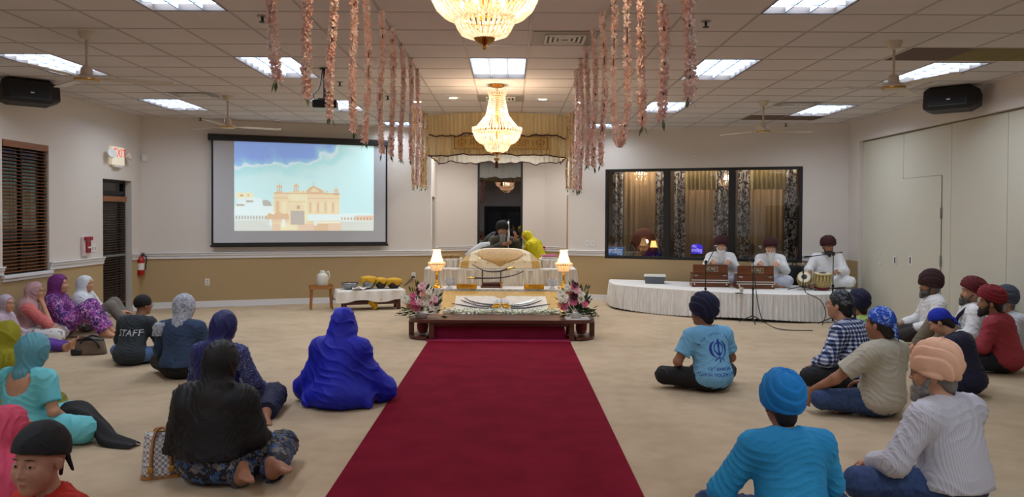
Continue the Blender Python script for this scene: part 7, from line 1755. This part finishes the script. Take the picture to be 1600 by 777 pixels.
# the reader on the throne and the bowed helper
zr_ = t2z-.06
r = thing('reader_seat', 'low padded seat hidden behind the medallion cover', 'seat', (AX, 13.75, 0)); MB().box(-.6, .9, -.4, .4, 0, zr_-.01, 0, None, .03).build('cushion', m_ivory, r)
j = person(783, 0, 345.5, 186, 'grey-bearded reader in an olive jacket and black turban with a white scarf at the throne', xy=(PXW(784, 13.75), 13.75), z0=zr_, face=True, skin='brown', beard='long', head=('turban', cloth('black turban', (18, 16, 18)), 'v', 1.05), top=('jacket', cloth('olive brown jacket', (66, 62, 46)), .03, {'collar': True}), bottom=('trousers', dkjeans, .02), arms=[((-.30, .12, .32), (-.24, .30, .53), (.1, .4, .8), (.6, -.6, .2)), ((.28, .14, .30), (.0, .32, .44), (-.9, .2, .25), (0, -.6, .3))], lean=.03, hp=2)
MB().grid(lambda u, v: (-.105-.04*u+.02*v+.008*math.sin(11*v), .05+.085*math.sin(PI*min(1, v*1.2)*.6)-.10*max(0, .35-v), .86-.58*v+.02*math.sin(3*u)), 6, 20).build('white_scarf', whitec, j['root'], True)
yel = cloth('bright yellow chiffon', (222, 206, 8), c2=(200, 184, 4), nscale=9)
j = person(818, 0, 352, 62, 'helper bowed under a bright yellow veil beside the reader', hx=823, xy=(PXW(829, 13.8), 13.8), z0=zr_, lean=.14, hp=30, s=.80, skin='light', top=('kameez', cloth('yellow green suit', (128, 134, 24)), .02, {}), bottom=('salwar', cloth('yellow salwar', (170, 160, 30)), .03), veil=dict(m=yel, kind='cape', hem=.1, e=.03, k=.12, amp=.01, fr=(30, 60), front=.3), arms=[((-.2, .22, .42), (-.08, .34, .58), (0, .6, .8), (0, -1, .2)), None])

# ================================================================== BAGS ON THE CARPET
# checked handbag with tan straps
m_chk = mat('checked canvas', (222, 218, 208), .6, c2=(146, 142, 146), kind='checker', nscale=56); m_tanl = mat('tan leather', (176, 120, 66), .45)
q = floor_at(239, 753); bag = thing('handbag', 'checked cream and grey handbag with tan leather straps beside the black veiled woman', 'handbag', (q.x+.0, q.y+.13, 0), .35)
def bagS(u, v):
    a = 2*PI*u; k = 1-.45*v**1.3; ex = .62; cx_, cy_ = math.copysign(abs(math.cos(a))**ex, math.cos(a)), math.copysign(abs(math.sin(a))**ex, math.sin(a)); return (cx_*(.125-.0*v)*(1-.22*v), cy_*.095*k*(1-.35*v), .012+.262*math.sin(min(1, v)*PI/2)+.02*v*math.cos(2*a))
mb = MB().grid(bagS, 44, 14); mb.f.append(tuple(14*45+i for i in range(44))); mb.mi.append(0); mb.f.append(tuple(reversed(range(44)))); mb.mi.append(0); mb.build('body', m_chk, bag, True)
for s in (-1, 1):
    MB().tube(chain2([(s*.06, -.1, .03), (s*.058, -.085, .14), (s*.05, -.055, .24), (s*.03, -.03, .30), (0, -.02, .315)], 5) + chain2([(0, -.02, .315), (s*.04, -.0, .30), (s*.05, .05, .24)], 5)[1:], .010, 8).build('strap', m_tanl, bag, True)
MB().prism(stadium(-.124, .124, -.094, .094, .04, 6), .002, .022).build('base_trim', m_tanl, bag); MB().tube([(-.09, 0, .285), (.09, 0, .285)], .006, 6).build('zip', m_brass, bag)
for s in (-1, 1): MB().box(s*.062-.016, s*.062+.016, -.112, -.098, .05, .085, 0, None, .003).build('buckle', m_brass, bag)
# black and brown handbag by the wall women
q = floor_at(134, 556); bag = thing('handbag', 'black and brown handbag lying before the women at the wall', 'handbag', (q.x, q.y+.1, 0), .15)
def bag2(u, v):
    a = 2*PI*u; ex = .7; cx_, cy_ = math.copysign(abs(math.cos(a))**ex, math.cos(a)), math.copysign(abs(math.sin(a))**ex, math.sin(a)); return (cx_*.185*(1-.25*v), cy_*.10*(1-.55*v), .005+.20*math.sin(v*PI/2)-.02*v*abs(cx_))
mb = MB().grid(bag2, 40, 12); mb.f.append(tuple(12*41+i for i in range(40))); mb.mi.append(0); mb.f.append(tuple(reversed(range(40)))); mb.mi.append(0); mb.build('body', mat('taupe leather', (116, 98, 80), .5, c2=(96, 80, 64), nscale=8), bag, True)
m_bl = mat('black leather', (22, 20, 20), .4); MB().grid(lambda u, v: tuple(Vector(bag2(u, .62+.42*v if .62+.42*v < 1 else 1))*1.0+Vector((0, 0, .004))), 40, 5).build('top_band', m_bl, bag, True)
MB().box(-.19, -.06, -.108, .10, .004, .075, 0, None, .02).build('end_panel', m_bl, bag, True)
for s in (-1, 1): MB().tube(chain2([(-.09, s*.06, .13), (-.05, s*.075, .20), (.03, s*.085, .21), (.10, s*.08, .15), (.13, s*.07, .08)], 6), .011, 8).build('handle', m_bl, bag, True)
# dark duffel on the carpet by the partition men
q = floor_at(1437, 505); bag = thing('duffel_bag', 'soft black duffel bag slumped beside the maroon-turbaned man', 'bag', (q.x-.03, q.y+.5, 0), .3)
Vc, Fc = sdf([ell((0, 0, .14), (.34, .2, .15), .05), ell((-.14, .02, .26), (.2, .15, .12), .06), ell((.18, -.02, .22), (.17, .16, .12), .06), cut((0, 0, .004), (0, 0, -1))], .012); Vc = folds(Vc, vnorm(Vc, Fc), .01, 5, (10, 24)); npmesh('body', Vc, Fc, cloth('black nylon fabric', (20, 20, 22)), bag); MB().tube(chain2([(-.2, -.12, .26), (-.1, -.16, .34), (.1, -.16, .33), (.2, -.12, .25)], 6), .012, 8).build('handle', m_bl, bag, True)
# ------------------------------------------------------------------ world and view
w = bpy.data.worlds.new('world'); scene.world = w; w.use_nodes = True
bg = w.node_tree.nodes['Background']; bg.inputs[0].default_value = (.02, .022, .03, 1); bg.inputs[1].default_value = .5
scene.view_settings.view_transform = 'Standard'; scene.view_settings.look = 'None'
scene.view_settings.exposure = 0.2; scene.view_settings.gamma = 1.0
scene.cycles.max_bounces = 8; scene.cycles.diffuse_bounces = 4; scene.cycles.glossy_bounces = 3; scene.cycles.transmission_bounces = 4; scene.cycles.transparent_max_bounces = 10
scene.cycles.caustics_reflective = False; scene.cycles.caustics_refractive = False; scene.cycles.sample_clamp_indirect = 6.0
scene.cycles.use_denoising = True
